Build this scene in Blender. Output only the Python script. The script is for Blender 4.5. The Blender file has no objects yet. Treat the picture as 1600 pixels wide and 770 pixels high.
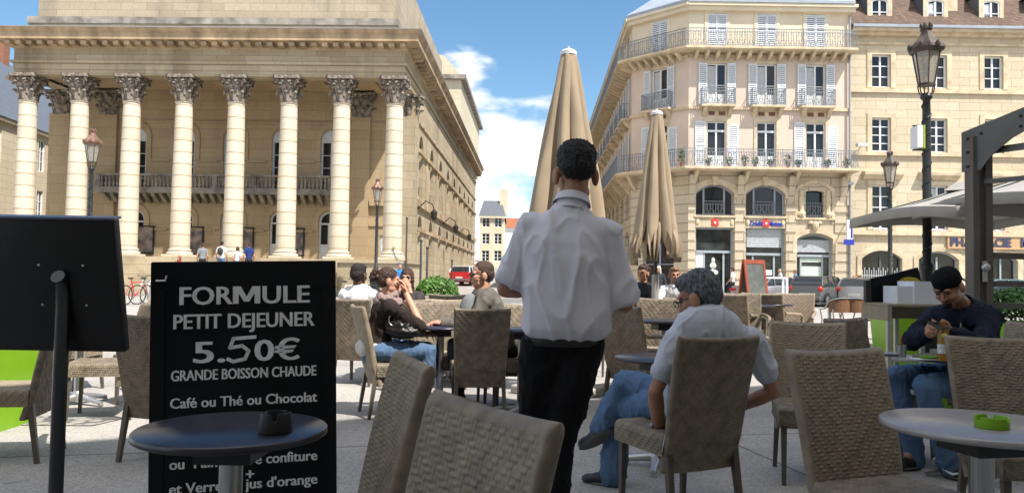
import bpy, bmesh, math, random
import numpy as np
from mathutils import Vector, Matrix, Euler, noise
C = bpy.context.scene
COL = C.collection
PI = math.pi
def R(d): return math.radians(d)
random.seed(7)
# ------------------------------------------------------------------ camera, sky, sun, exposure
CAMH, F = 1.2, 1200.0
cam_data = bpy.data.cameras.new('camera'); cam = bpy.data.objects.new('camera', cam_data); COL.objects.link(cam)
cam_data.sensor_width = 36; cam_data.lens = F / 1600 * 36; cam_data.clip_start = 0.05; cam_data.clip_end = 3000
CAMM = Matrix.Rotation(R(90 + 2.21), 3, 'X') @ Matrix.Rotation(R(0.9), 3, 'Z')
cam.matrix_world = Matrix.Translation((0, 0, CAMH)) @ CAMM.to_4x4()
C.camera = cam
SUN_AZ, SUN_EL = 48.0, 56.0           # azimuth to the right of straight behind the camera
sd = Vector((math.sin(R(SUN_AZ)) * math.cos(R(SUN_EL)), -math.cos(R(SUN_AZ)) * math.cos(R(SUN_EL)), math.sin(R(SUN_EL))))
sun_data = bpy.data.lights.new('sun', 'SUN'); sun = bpy.data.objects.new('sun', sun_data); COL.objects.link(sun)
sun_data.energy = 5.0; sun_data.angle = R(0.5); sun_data.color = (1.0, 0.945, 0.87)
sun.rotation_euler = sd.to_track_quat('Z', 'Y').to_euler(); sun.location = (20, -20, 40)
W = bpy.data.worlds.new('World'); C.world = W; W.use_nodes = True
def build_world():
    nt = W.node_tree; N = nt.nodes; L = nt.links; N.clear()
    out = N.new('ShaderNodeOutputWorld'); bg = N.new('ShaderNodeBackground'); bg.inputs['Strength'].default_value = 0.1
    sky = N.new('ShaderNodeTexSky'); sky.sky_type = 'NISHITA'; sky.sun_disc = False
    sky.sun_elevation = R(SUN_EL); sky.sun_rotation = math.atan2(sd.x, sd.y)
    sky.air_density = 1.0; sky.dust_density = 0.6; sky.ozone_density = 1.6
    tc = N.new('ShaderNodeTexCoord')
    mp = N.new('ShaderNodeMapping'); mp.inputs['Scale'].default_value = (1.0, 1.0, 2.3)
    L.new(tc.outputs['Generated'], mp.inputs['Vector'])
    n1 = N.new('ShaderNodeTexNoise'); n1.inputs['Scale'].default_value = 6.0; n1.inputs['Detail'].default_value = 8; n1.inputs['Roughness'].default_value = 0.52
    L.new(mp.outputs[0], n1.inputs['Vector'])
    def math_(op, a, b=None):
        m = N.new('ShaderNodeMath'); m.operation = op
        for i, v in enumerate((a, b)):
            if v is None: continue
            if isinstance(v, (int, float)): m.inputs[i].default_value = v
            else: L.new(v, m.inputs[i])
        return m.outputs[0]
    # cloud banks and added fill clouds: soft lobes of directions in the sky
    total = None
    for d, rad, wt in [(raydir(px, py).normalized(), rad, wt) for px, py, rad, wt in CLOUDS] + [(Vector(d).normalized(), rad, wt) for d, rad, wt in FILL_CLOUDS]:
        dist = N.new('ShaderNodeVectorMath'); dist.operation = 'DISTANCE'; L.new(tc.outputs['Generated'], dist.inputs[0]); dist.inputs[1].default_value = d
        mr = N.new('ShaderNodeMapRange'); mr.inputs['From Min'].default_value = rad; mr.inputs['From Max'].default_value = rad * 0.15
        mr.inputs['To Min'].default_value = 0; mr.inputs['To Max'].default_value = wt; L.new(dist.outputs['Value'], mr.inputs['Value'])
        total = mr.outputs[0] if total is None else math_('MAXIMUM', total, mr.outputs[0])
    v = math_('ADD', math_('MULTIPLY', n1.outputs['Fac'], 1.3), total)
    mr = N.new('ShaderNodeMapRange'); mr.inputs['From Min'].default_value = 0.93; mr.inputs['From Max'].default_value = 1.12; mr.interpolation_type = 'SMOOTHSTEP'; L.new(v, mr.inputs['Value'])
    n2 = N.new('ShaderNodeTexNoise'); n2.inputs['Scale'].default_value = 11.0; n2.inputs['Detail'].default_value = 5; L.new(mp.outputs[0], n2.inputs['Vector'])
    cr = N.new('ShaderNodeMapRange'); cr.inputs['From Min'].default_value = 0.3; cr.inputs['From Max'].default_value = 0.65
    cr.inputs['To Min'].default_value = 5.8; cr.inputs['To Max'].default_value = 10.2; L.new(n2.outputs['Fac'], cr.inputs['Value'])
    cc = N.new('ShaderNodeCombineColor')
    L.new(cr.outputs[0], cc.inputs[0]); L.new(math_('MULTIPLY', cr.outputs[0], 1.0), cc.inputs[1]); L.new(math_('MULTIPLY', cr.outputs[0], 1.02), cc.inputs[2])
    mx = N.new('ShaderNodeMix'); mx.data_type = 'RGBA'
    L.new(mr.outputs[0], mx.inputs['Factor']); hs = N.new('ShaderNodeHueSaturation'); hs.inputs['Saturation'].default_value = 1.18; hs.inputs['Value'].default_value = 1.1; hs.inputs['Hue'].default_value = .493; L.new(sky.outputs[0], hs.inputs['Color']); L.new(hs.outputs[0], mx.inputs[6]); L.new(cc.outputs[0], mx.inputs[7])
    L.new(mx.outputs[2], bg.inputs['Color']); L.new(bg.outputs[0], out.inputs[0])
def raydir(px, py):
    return CAMM @ Vector(((px - 800) / F, (385 - py) / F, -1.0))
CLOUDS = [(790, 270, 0.23, 0.46), (730, 130, 0.12, 0.42), (850, 180, 0.08, 0.36), (935, 128, 0.05, 0.26), (0, 90, 0.07, 0.3), (-200, 180, 0.3, 0.3), (0, 60, .1, .25)]
# unseen bright cloud overhead and behind, added to whiten the shade fill
FILL_CLOUDS = [((0, -.2, 1), 1.0, .75), ((-.6, -1, .5), 1.1, .7), ((.9, -.8, .7), .8, .5), ((1, .3, .6), .6, .5), ((-1, .2, .6), .6, .5)]
build_world()
C.view_settings.view_transform = 'Standard'; C.view_settings.look = 'None'; C.view_settings.gamma = 1.0; C.view_settings.exposure = 0.7
C.cycles.max_bounces = 8; C.cycles.transparent_max_bounces = 8

def at(px, py, Y):
    """the world point on the vertical plane y = Y seen at a pixel of the 1600 x 770 photograph"""
    d = raydir(px, py); return Vector((0, 0, CAMH)) + d * (Y / d.y)
def PX(px, Y): return at(px, 430, Y).x
def PZ(px, py, Y): return at(px, py, Y).z
# ------------------------------------------------------------------ materials
MATS = {}
def mat(name, color, rough=0.6, metal=0.0, var=0.0, vscale=8.0, bump=0.0, bscale=60.0, spec=0.5, sss=0.0, stretch=None, trans=0.0, coat=0.0, color2=None, ior=1.45):
    if name in MATS: return MATS[name]
    m = bpy.data.materials.new(name); m.use_nodes = True; MATS[name] = m
    nt = m.node_tree; N = nt.nodes; L = nt.links; b = N['Principled BSDF']
    b.inputs['Base Color'].default_value = (*color, 1); b.inputs['Roughness'].default_value = rough; b.inputs['Metallic'].default_value = metal
    b.inputs['Specular IOR Level'].default_value = spec; b.inputs['Coat Weight'].default_value = coat; b.inputs['IOR'].default_value = ior
    if trans: b.inputs['Transmission Weight'].default_value = trans
    if sss: b.inputs['Subsurface Weight'].default_value = sss; b.inputs['Subsurface Radius'].default_value = (0.012, 0.005, 0.003)
    tc = N.new('ShaderNodeTexCoord'); vec = tc.outputs['Object']
    if stretch:
        mp = N.new('ShaderNodeMapping'); mp.inputs['Scale'].default_value = stretch; L.new(vec, mp.inputs['Vector']); vec = mp.outputs[0]
    if var:
        n = N.new('ShaderNodeTexNoise'); n.inputs['Scale'].default_value = vscale; n.inputs['Detail'].default_value = 6; L.new(vec, n.inputs['Vector'])
        r = N.new('ShaderNodeValToRGB'); r.color_ramp.elements[0].position = 0.3; r.color_ramp.elements[1].position = 0.7
        c2 = color2 or color
        r.color_ramp.elements[0].color = (*[c * (1 - var) for c in c2], 1); r.color_ramp.elements[1].color = (*[min(1, c * (1 + var)) for c in color], 1)
        L.new(n.outputs['Fac'], r.inputs[0]); L.new(r.outputs[0], b.inputs['Base Color'])
    if bump:
        n = N.new('ShaderNodeTexNoise'); n.inputs['Scale'].default_value = bscale; n.inputs['Detail'].default_value = 4; L.new(vec, n.inputs['Vector'])
        bp = N.new('ShaderNodeBump'); bp.inputs['Strength'].default_value = bump; bp.inputs['Distance'].default_value = 0.02; L.new(n.outputs['Fac'], bp.inputs['Height']); L.new(bp.outputs[0], b.inputs['Normal'])
    return m
def stone(name, c1, c2, bw=1.3, bh=0.45, mortar=0.012, stain=(0.2, 0.17, 0.13), stain_amt=0.35, axis='XZ', mcol=None):
    """ashlar blocks with per-block tone, weather stains and fine grain"""
    if name in MATS: return MATS[name]
    m = bpy.data.materials.new(name); m.use_nodes = True; MATS[name] = m
    nt = m.node_tree; N = nt.nodes; L = nt.links; b = N['Principled BSDF']; b.inputs['Roughness'].default_value = 0.85; b.inputs['Specular IOR Level'].default_value = 0.2
    tc = N.new('ShaderNodeTexCoord'); sp = N.new('ShaderNodeSeparateXYZ'); L.new(tc.outputs['Object'], sp.inputs[0])
    cb = N.new('ShaderNodeCombineXYZ'); ad0 = N.new('ShaderNodeMath'); ad0.operation = 'ADD'; L.new(sp.outputs[0], ad0.inputs[0]); L.new(sp.outputs[1], ad0.inputs[1]); ad = N.new('ShaderNodeMath'); ad.operation = 'ADD'; ad.inputs[1].default_value = 10.0; L.new(ad0.outputs[0], ad.inputs[0])
    L.new(ad.outputs[0], cb.inputs[0]); L.new(sp.outputs[2], cb.inputs[1])
    br = N.new('ShaderNodeTexBrick'); L.new(cb.outputs[0], br.inputs['Vector']); br.inputs['Scale'].default_value = 1.0
    br.inputs['Brick Width'].default_value = bw; br.inputs['Row Height'].default_value = bh; br.inputs['Mortar Size'].default_value = mortar; br.inputs['Bias'].default_value = 0.0
    br.inputs['Color1'].default_value = (*c1, 1); br.inputs['Color2'].default_value = (*c2, 1); br.inputs['Mortar'].default_value = (*(mcol or [c * 0.55 for c in c1]), 1)
    n = N.new('ShaderNodeTexNoise'); n.inputs['Scale'].default_value = 0.35; n.inputs['Detail'].default_value = 9; n.inputs['Roughness'].default_value = 0.65
    mp = N.new('ShaderNodeMapping'); mp.inputs['Scale'].default_value = (1.6, 1.6, 0.3); L.new(tc.outputs['Object'], mp.inputs['Vector']); L.new(mp.outputs[0], n.inputs['Vector'])
    mr = N.new('ShaderNodeMapRange'); mr.inputs['From Min'].default_value = 0.48; mr.inputs['From Max'].default_value = 0.75; mr.inputs['To Max'].default_value = stain_amt; L.new(n.outputs['Fac'], mr.inputs['Value'])
    mx = N.new('ShaderNodeMix'); mx.data_type = 'RGBA'; L.new(mr.outputs[0], mx.inputs['Factor']); L.new(br.outputs['Color'], mx.inputs[6]); mx.inputs[7].default_value = (*stain, 1)
    n2 = N.new('ShaderNodeTexNoise'); n2.inputs['Scale'].default_value = 9; n2.inputs['Detail'].default_value = 8; L.new(tc.outputs['Object'], n2.inputs['Vector'])
    m2 = N.new('ShaderNodeMapRange'); m2.inputs['To Min'].default_value = 0.82; m2.inputs['To Max'].default_value = 1.16; L.new(n2.outputs['Fac'], m2.inputs['Value'])
    vm = N.new('ShaderNodeVectorMath'); vm.operation = 'SCALE'; L.new(mx.outputs[2], vm.inputs[0]); L.new(m2.outputs[0], vm.inputs['Scale']); L.new(vm.outputs[0], b.inputs['Base Color'])
    bp = N.new('ShaderNodeBump'); bp.inputs['Strength'].default_value = 0.35; bp.inputs['Distance'].default_value = 0.03; bp.invert = True
    L.new(br.outputs['Fac'], bp.inputs['Height']); L.new(bp.outputs[0], b.inputs['Normal'])
    return m
# ------------------------------------------------------------------ mesh builder
class MB:
    def __init__(s): s.v = []; s.f = []; s.T = Matrix.Identity(4)
    def add(s, vs, fs):
        n = len(s.v); s.v += [s.T @ Vector(p) for p in vs]; s.f += [[i + n for i in f] for f in fs]; return s
    def box(s, x0, x1, y0, y1, z0, z1):
        return s.add([(x0, y0, z0), (x1, y0, z0), (x1, y1, z0), (x0, y1, z0), (x0, y0, z1), (x1, y0, z1), (x1, y1, z1), (x0, y1, z1)],
                     [(3, 2, 1, 0), (4, 5, 6, 7), (0, 1, 5, 4), (1, 2, 6, 5), (2, 3, 7, 6), (3, 0, 4, 7)])
    def bbox(s, x0, x1, y0, y1, z0, z1, b=0.01):
        """box with chamfered edges"""
        xs, ys, zs = (x0, x1), (y0, y1), (z0, z1); bm = bmesh.new()
        vs = [bm.verts.new((x, y, z)) for x in xs for y in ys for z in zs]
        for f in ((0, 1, 3, 2), (4, 6, 7, 5), (0, 4, 5, 1), (2, 3, 7, 6), (0, 2, 6, 4), (1, 5, 7, 3)): bm.faces.new([vs[i] for i in f])
        bmesh.ops.bevel(bm, geom=bm.edges[:], offset=b, segments=2, affect='EDGES', profile=0.5)
        bm.verts.index_update(); s.add([v.co.copy() for v in bm.verts], [[v.index for v in f.verts] for f in bm.faces]); bm.free(); return s
    def prism(s, pts, axis, a, b):
        """extrude a closed 2-D outline along an axis from a to b (pts in the other two axes, in order)"""
        def P(p, t): return {'X': (t, p[0], p[1]), 'Y': (p[0], t, p[1]), 'Z': (p[0], p[1], t)}[axis]
        n = len(pts)
        return s.add([P(p, a) for p in pts] + [P(p, b) for p in pts], [list(range(n))[::-1], list(range(n, 2 * n))] + [(i, (i + 1) % n, n + (i + 1) % n, n + i) for i in range(n)])
    def lathe(s, prof, c=(0, 0, 0), n=24, cap=True):
        vs, fs = [], []
        for r, z in prof:
            for k in range(n):
                a = 2 * PI * k / n; vs.append((c[0] + r * math.cos(a), c[1] + r * math.sin(a), c[2] + z))
        for i in range(len(prof) - 1):
            for k in range(n): k2 = (k + 1) % n; fs.append((i * n + k, i * n + k2, (i + 1) * n + k2, (i + 1) * n + k))
        if cap: fs += [list(range(n))[::-1], [(len(prof) - 1) * n + k for k in range(n)]]
        return s.add(vs, fs)
    def tube(s, pts, r, n=8, closed=False, flat=None):
        """round bar along a polyline; r a number or one per point; flat = (scale, axis vector) squashes it"""
        pts = [Vector(p) for p in pts]; m = len(pts); rs = r if isinstance(r, (list, tuple)) else [r] * m
        vs, fs = [], []; up = None
        for i, p in enumerate(pts):
            if closed: t = pts[(i + 1) % m] - pts[i - 1]
            else: t = pts[min(i + 1, m - 1)] - pts[max(i - 1, 0)]
            t.normalize()
            if up is None: up = Vector((0, 0, 1)) if abs(t.z) < 0.9 else Vector((1, 0, 0))
            x = t.cross(up).normalized(); y = x.cross(t).normalized(); up = y
            for k in range(n):
                a = 2 * PI * k / n; vs.append(p + (x * math.cos(a) + y * math.sin(a)) * rs[i])
        for i in range(m if closed else m - 1):
            j = (i + 1) % m
            for k in range(n): k2 = (k + 1) % n; fs.append((i * n + k, i * n + k2, j * n + k2, j * n + k))
        if not closed: fs += [list(range(n))[::-1], [(m - 1) * n + k for k in range(n)]]
        return s.add(vs, fs)
    def bar(s, p, q, w, d, up=(0, 0, 1)):
        """square bar from p to q"""
        p, q = Vector(p), Vector(q); t = (q - p).normalized(); u = Vector(up)
        if abs(t.dot(u)) > 0.95: u = Vector((0, 1, 0))
        x = t.cross(u).normalized() * w / 2; y = x.cross(t).normalized() * d / 2
        return s.add([p - x - y, p + x - y, p + x + y, p - x + y, q - x - y, q + x - y, q + x + y, q - x + y],
                     [(3, 2, 1, 0), (4, 5, 6, 7), (0, 1, 5, 4), (1, 2, 6, 5), (2, 3, 7, 6), (3, 0, 4, 7)])
    def ell(s, c, r, rot=None, n=12, m=8):
        M = Matrix.Translation(c) @ (rot.to_4x4() if rot is not None else Matrix.Identity(4))
        vs, fs = [M @ Vector((0, 0, -r[2]))], []
        for i in range(1, m):
            t = -PI / 2 + PI * i / m
            for k in range(n):
                a = 2 * PI * k / n; vs.append(M @ Vector((r[0] * math.cos(t) * math.cos(a), r[1] * math.cos(t) * math.sin(a), r[2] * math.sin(t))))
        vs.append(M @ Vector((0, 0, r[2])))
        for k in range(n): fs.append((0, 1 + (k + 1) % n, 1 + k)); fs.append((len(vs) - 1, 1 + (m - 2) * n + k, 1 + (m - 2) * n + (k + 1) % n))
        for i in range(m - 2):
            for k in range(n): a = 1 + i * n; k2 = (k + 1) % n; fs.append((a + k, a + k2, a + n + k2, a + n + k))
        return s.add(vs, fs)
    def cone(s, p0, r0, p1, r1, n=12):
        """round-ended tapered limb"""
        s.tube([p0, p1], [r0, r1], n); s.ell(p0, (r0,) * 3, n=n, m=6); s.ell(p1, (r1,) * 3, n=n, m=6); return s
    def build(s, name, m, parent=None, smooth=False, org=None, sharp=None):
        me = bpy.data.meshes.new(name)
        vs = s.v if org is None else [p - Vector(org) for p in s.v]
        me.from_pydata([tuple(p) for p in vs], [], s.f); me.update()
        if m: me.materials.append(m)
        o = bpy.data.objects.new(name, me); COL.objects.link(o)
        if parent is not None: o.parent = parent
        if smooth:
            me.polygons.foreach_set('use_smooth', [True] * len(me.polygons))
            me.set_sharp_from_angle(angle=R(sharp or 45))
        return o
def tag(o, label=None, cat=None, group=None, kind=None):
    if label: o['label'] = label
    if cat: o['category'] = cat
    if group: o['group'] = group
    if kind: o['kind'] = kind
    return o
def thing(name, label, cat, loc=(0, 0, 0), rz=0.0, group=None):
    o = bpy.data.objects.new(name, None); COL.objects.link(o); o.location = loc; o.rotation_euler = (0, 0, rz); o.empty_display_size = 0.1
    return tag(o, label, cat, group)
def dup(root, loc, rz, label=None, group=None, scale=None):
    r = root.copy(); COL.objects.link(r); r.location = loc; r.rotation_euler = (0, 0, rz)
    if scale: r.scale = scale
    if label: r['label'] = label
    if group: r['group'] = group
    for ch in list(root.children):
        c = ch.copy(); COL.objects.link(c); c.parent = r
        for g in list(ch.children):
            d = g.copy(); COL.objects.link(d); d.parent = c
    return r
def arc(cx, cz, r, a0, a1, n):
    return [(cx + r * math.cos(a0 + (a1 - a0) * i / n), cz + r * math.sin(a0 + (a1 - a0) * i / n)) for i in range(n + 1)]
def arch_pts(cx, w, zt, rise, n=10):
    """points of an arch head from left springing to right springing; rise = height of the crown over the springing"""
    if rise <= 0: return [(cx - w / 2, zt), (cx + w / 2, zt)]
    h = w / 2; r = (h * h + rise * rise) / (2 * rise); cz = zt - r; a = math.asin(min(1, h / r))
    if rise > h - 1e-6: a = PI / 2
    return [(cx + r * math.sin(-a + 2 * a * i / n), cz + r * math.cos(-a + 2 * a * i / n)) for i in range(n + 1)]
def wall_holes(m, x0, x1, z0, z1, holes, depth=0.25, y=0.0):
    """a wall face in the plane y with rectangular or arched openings (cx, w, zb, zt, rise) and their reveals going back by depth"""
    xs = sorted({x0, x1} | {h[0] - h[1] / 2 for h in holes} | {h[0] + h[1] / 2 for h in holes}); zs = sorted({z0, z1} | {h[2] for h in holes} | {h[3] for h in holes})
    xs = [x for x in xs if x0 - 1e-6 <= x <= x1 + 1e-6]; zs = [z for z in zs if z0 - 1e-6 <= z <= z1 + 1e-6]
    for a, b in zip(xs, xs[1:]):
        run = None
        for c, d in list(zip(zs, zs[1:])) + [(None, None)]:
            solid = c is not None and not any(h[0] - h[1] / 2 < (a + b) / 2 < h[0] + h[1] / 2 and h[2] < (c + d) / 2 < h[3] for h in holes)
            if solid: run = (run[0], d) if run else (c, d)
            elif run: m.add([(a, y, run[0]), (b, y, run[0]), (b, y, run[1]), (a, y, run[1])], [(0, 1, 2, 3)]); run = None
    for cx, w, zb, zt, rise in holes:
        hd = arch_pts(cx, w, zt, rise)
        if rise > 0:
            k = len(hd) // 2
            lf, rt = hd[:k + 1], hd[k:]
            m.add([(p[0], y, p[1]) for p in lf] + [(cx - w / 2, y, zt)], [list(range(len(lf) + 1))])
            m.add([(p[0], y, p[1]) for p in rt] + [(cx + w / 2, y, zt)], [list(range(len(rt) + 1))])
        o = [(cx - w / 2, zb)] + hd + [(cx + w / 2, zb)]; n = len(o)
        m.add([(p[0], y, p[1]) for p in o] + [(p[0], y + depth, p[1]) for p in o], [(i, (i + 1) % n, n + (i + 1) % n, n + i) for i in range(n)])
def arch_panel(m, cx, w, zb, zt, rise, y0, y1):
    o = [(cx - w / 2, zb)] + arch_pts(cx, w, zt, rise) + [(cx + w / 2, zb)]
    m.prism(o, 'Y', y0, y1)
def arch_frame(m, cx, w, zb, zt, rise, t, y0, y1, bottom=True):
    """a frame of width t following an opening"""
    if rise > 0: inner = [(cx - w / 2 + t, zb)] + arch_pts(cx, w - 2 * t, zt - t, max(rise - t * (1 if rise >= w / 2 - .01 else .35), 0.02)) + [(cx + w / 2 - t, zb)]
    else: inner = [(cx - w / 2 + t, zb), (cx - w / 2 + t, zt - t), (cx + w / 2 - t, zt - t), (cx + w / 2 - t, zb)]
    outer = [(cx - w / 2, zb)] + arch_pts(cx, w, zt, rise) + [(cx + w / 2, zb)]
    n = len(outer); vs, fs = [], []
    for o, i in zip(outer, inner): vs += [(o[0], y0, o[1]), (i[0], y0, i[1]), (o[0], y1, o[1]), (i[0], y1, i[1])]
    for k in range(n - 1):
        a, b = 4 * k, 4 * k + 4
        fs += [(a, a + 1, b + 1, b), (a + 2, b + 2, b + 3, a + 3), (a, b, b + 2, a + 2), (a + 1, a + 3, b + 3, b + 1)]
    fs += [(0, 2, 3, 1), (4 * n - 4, 4 * n - 3, 4 * n - 1, 4 * n - 2)]
    m.add(vs, fs)
    if bottom: m.box(cx - w / 2 + t, cx + w / 2 - t, y0, y1, zb, zb + t)
def text_mesh(txt, size, x, z, width=None, bold=0.02, depth=0.002, shear=0.0, rot=0.0):
    cu = bpy.data.curves.new('lettering', 'FONT'); cu.body = txt; cu.size = size; cu.offset = bold * size; cu.extrude = depth; cu.align_x = 'CENTER'; cu.resolution_u = 3; cu.shear = shear
    o = bpy.data.objects.new('lettering', cu); COL.objects.link(o)
    dg = bpy.context.evaluated_depsgraph_get(); me = bpy.data.meshes.new_from_object(o.evaluated_get(dg))
    vs = [v.co.copy() for v in me.vertices]; fs = [list(p.vertices) for p in me.polygons]
    COL.objects.unlink(o); bpy.data.objects.remove(o); bpy.data.meshes.remove(me)
    xs = [v.x for v in vs]; w = max(xs) - min(xs); mid = (max(xs) + min(xs)) / 2; k = width / w if width else 1
    ca, sa = math.cos(rot), math.sin(rot); out = []
    for v in vs:
        a, b = (v.x - mid) * k, v.y
        out.append((x + a * ca - b * sa, -v.z, z + a * sa + b * ca))
    return out, fs
# ------------------------------------------------------------------ shared materials
M_glass = mat('window_glass', (0.02, 0.022, 0.025), 0.06, spec=0.6, var=0.5, vscale=0.8)
M_dark = mat('dark_interior', (0.02, 0.018, 0.016), 0.8)
M_white = mat('white_paint', (0.72, 0.74, 0.76), 0.5, var=0.06)
M_shut = mat('pale_blue_grey_shutter', (0.62, 0.67, 0.72), 0.6, var=0.08)
M_iron = mat('grey_wrought_iron', (0.2, 0.22, 0.25), 0.6, var=0.15, vscale=20)
M_zinc = mat('zinc_sheet', (0.3, 0.34, 0.4), 0.5, var=0.12, vscale=2)
M_slate = mat('slate', (0.1, 0.115, 0.14), 0.6, var=0.2, vscale=6, bump=0.3, bscale=30)
# ------------------------------------------------------------------ ground
def ground_h(x, y): return max(0.0, 0.04 * (y - 46)) if y > 46 else 0.0
def paving_mat():
    m = bpy.data.materials.new('square_paving'); m.use_nodes = True; nt = m.node_tree; N = nt.nodes; L = nt.links; b = N['Principled BSDF']
    b.inputs['Roughness'].default_value = 0.8; b.inputs['Specular IOR Level'].default_value = 0.3
    tc = N.new('ShaderNodeTexCoord')
    n = N.new('ShaderNodeTexNoise'); n.inputs['Scale'].default_value = 0.7; n.inputs['Detail'].default_value = 8; L.new(tc.outputs['Object'], n.inputs['Vector'])
    r = N.new('ShaderNodeValToRGB'); r.color_ramp.elements[0].position = 0.3; r.color_ramp.elements[1].position = 0.72
    r.color_ramp.elements[0].color = (0.29, 0.275, 0.26, 1); r.color_ramp.elements[1].color = (0.45, 0.42, 0.385, 1); L.new(n.outputs['Fac'], r.inputs[0])
    v = N.new('ShaderNodeTexVoronoi'); v.inputs['Scale'].default_value = 90; L.new(tc.outputs['Object'], v.inputs['Vector'])
    vr = N.new('ShaderNodeMapRange'); vr.inputs['To Min'].default_value = 0.72; vr.inputs['To Max'].default_value = 1.2; sc = N.new('ShaderNodeSeparateColor'); L.new(v.outputs['Color'], sc.inputs[0]); L.new(sc.outputs[0], vr.inputs['Value'])
    n3 = N.new('ShaderNodeTexNoise'); n3.inputs['Scale'].default_value = 4.5; n3.inputs['Detail'].default_value = 7; n3.inputs['Roughness'].default_value = 0.7; L.new(tc.outputs['Object'], n3.inputs['Vector'])
    sr = N.new('ShaderNodeMapRange'); sr.inputs['From Min'].default_value = 0.62; sr.inputs['From Max'].default_value = 0.72; sr.inputs['To Min'].default_value = 1.0; sr.inputs['To Max'].default_value = 0.6; L.new(n3.outputs['Fac'], sr.inputs['Value'])
    br = N.new('ShaderNodeTexBrick'); br.inputs['Scale'].default_value = 1; br.inputs['Brick Width'].default_value = 3.2; br.inputs['Row Height'].default_value = 3.2; br.offset = 0; br.inputs['Mortar Size'].default_value = 0.012
    br.inputs['Color1'].default_value = (1, 1, 1, 1); br.inputs['Color2'].default_value = (0.94, 0.94, 0.94, 1); br.inputs['Mortar'].default_value = (0.45, 0.43, 0.4, 1)
    mp = N.new('ShaderNodeMapping'); mp.inputs['Rotation'].default_value = (0, 0, R(-12)); mp.inputs['Location'].default_value = (0.4, 0.9, 0); L.new(tc.outputs['Object'], mp.inputs['Vector']); L.new(mp.outputs[0], br.inputs['Vector'])
    mu = N.new('ShaderNodeMath'); mu.operation = 'MULTIPLY'; L.new(vr.outputs[0], mu.inputs[0]); L.new(sr.outputs[0], mu.inputs[1])
    s1 = N.new('ShaderNodeVectorMath'); s1.operation = 'SCALE'; L.new(r.outputs[0], s1.inputs[0]); L.new(mu.outputs[0], s1.inputs['Scale'])
    s2 = N.new('ShaderNodeVectorMath'); s2.operation = 'MULTIPLY'; L.new(s1.outputs[0], s2.inputs[0]); L.new(br.outputs['Color'], s2.inputs[1]); L.new(s2.outputs[0], b.inputs['Base Color'])
    bp = N.new('ShaderNodeBump'); bp.inputs['Strength'].default_value = 0.25; bp.inputs['Distance'].default_value = 0.004; L.new(v.outputs['Distance'], bp.inputs['Height']); L.new(bp.outputs[0], b.inputs['Normal'])
    return m
g = MB()
ys = [-300, -40, 46, 60, 80, 100, 130, 170, 400, 1500]; xsg = [-1500, -300, -60, -6.8, 6, 60, 300, 1500]
gv = [(x, y, min(ground_h(x, y), 5.0)) for y in ys for x in xsg]; nx = len(xsg)
g.add(gv, [(j * nx + i, j * nx + i + 1, (j + 1) * nx + i + 1, (j + 1) * nx + i) for j in range(len(ys) - 1) for i in range(nx - 1)])
tag(g.build('ground', paving_mat()), kind='structure')
M_asph = mat('asphalt', (0.16, 0.158, 0.155), 0.85, var=0.2, vscale=3, bump=0.3, bscale=200)
M_kerb = mat('kerb_stone', (0.36, 0.34, 0.31), 0.8, var=0.15, vscale=3)
def road_strip(name, pts, m, z0, z1):
    b = MB()
    if z1 - z0 < 0.02: b.add([(p[0], p[1], z1 + ground_h(*p)) for p in pts], [list(range(len(pts)))])
    else: b.prism(pts, 'Z', z0, z1)
    return tag(b.build(name, m), kind='structure')
road_strip('road', [(-4.6, 33.5), (60, 33.5), (60, 41), (-4.6, 41)], M_asph, 0, 0.004)
g = MB(); g.add([(-4.6, 41, .004), (3.6, 41, .004), (3.6, 46, .004), (-4.6, 46, .004), (-4.6, 130, ground_h(0, 130) + .004), (3.6, 130, ground_h(0, 130) + .004)], [(0, 1, 2, 3), (3, 2, 5, 4)])
tag(g.build('side_street', mat('pale_asphalt', (.3, .285, .265), .85, var=.12, vscale=.6, bump=.2, bscale=120)), kind='structure')
road_strip('kerb', [(5.0, 41), (60, 41), (60, 41.2), (5.0, 41.2)], M_kerb, -0.05, 0.12)
road_strip('pavement', [(5.0, 41.2), (60, 41.2), (60, 45.9), (5.0, 45.9)], M_kerb, -0.05, 0.117)
M_paint = mat('road_paint', (0.75, 0.74, 0.7), 0.7, var=0.15, vscale=5)
road_strip('road_edge_line', [(0, 33.9), (60, 33.9), (60, 34.05), (0, 34.05)], M_paint, 0, 0.008)
def cobble_mat():
    m = bpy.data.materials.new('cobble'); m.use_nodes = True; nt = m.node_tree; N = nt.nodes; L = nt.links; b = N['Principled BSDF']; b.inputs['Roughness'].default_value = 0.8
    tc = N.new('ShaderNodeTexCoord'); v = N.new('ShaderNodeTexVoronoi'); v.inputs['Scale'].default_value = 10; L.new(tc.outputs['Object'], v.inputs['Vector'])
    r = N.new('ShaderNodeValToRGB'); r.color_ramp.elements[0].color = (0.3, 0.28, 0.26, 1); r.color_ramp.elements[1].color = (0.1, 0.1, 0.1, 1); r.color_ramp.elements[0].position = 0.4; r.color_ramp.elements[1].position = 0.6; L.new(v.outputs['Distance'], r.inputs[0]); L.new(r.outputs[0], b.inputs['Base Color'])
    bp = N.new('ShaderNodeBump'); bp.invert = True; bp.inputs['Distance'].default_value = 0.02; L.new(v.outputs['Distance'], bp.inputs['Height']); L.new(bp.outputs[0], b.inputs['Normal']); return m
road_strip('cobble_band', [(-9, 5.75), (-3.2, 5.95), (-3.1, 6.3), (-9, 6.2)], cobble_mat(), 0, 0.006)
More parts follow.
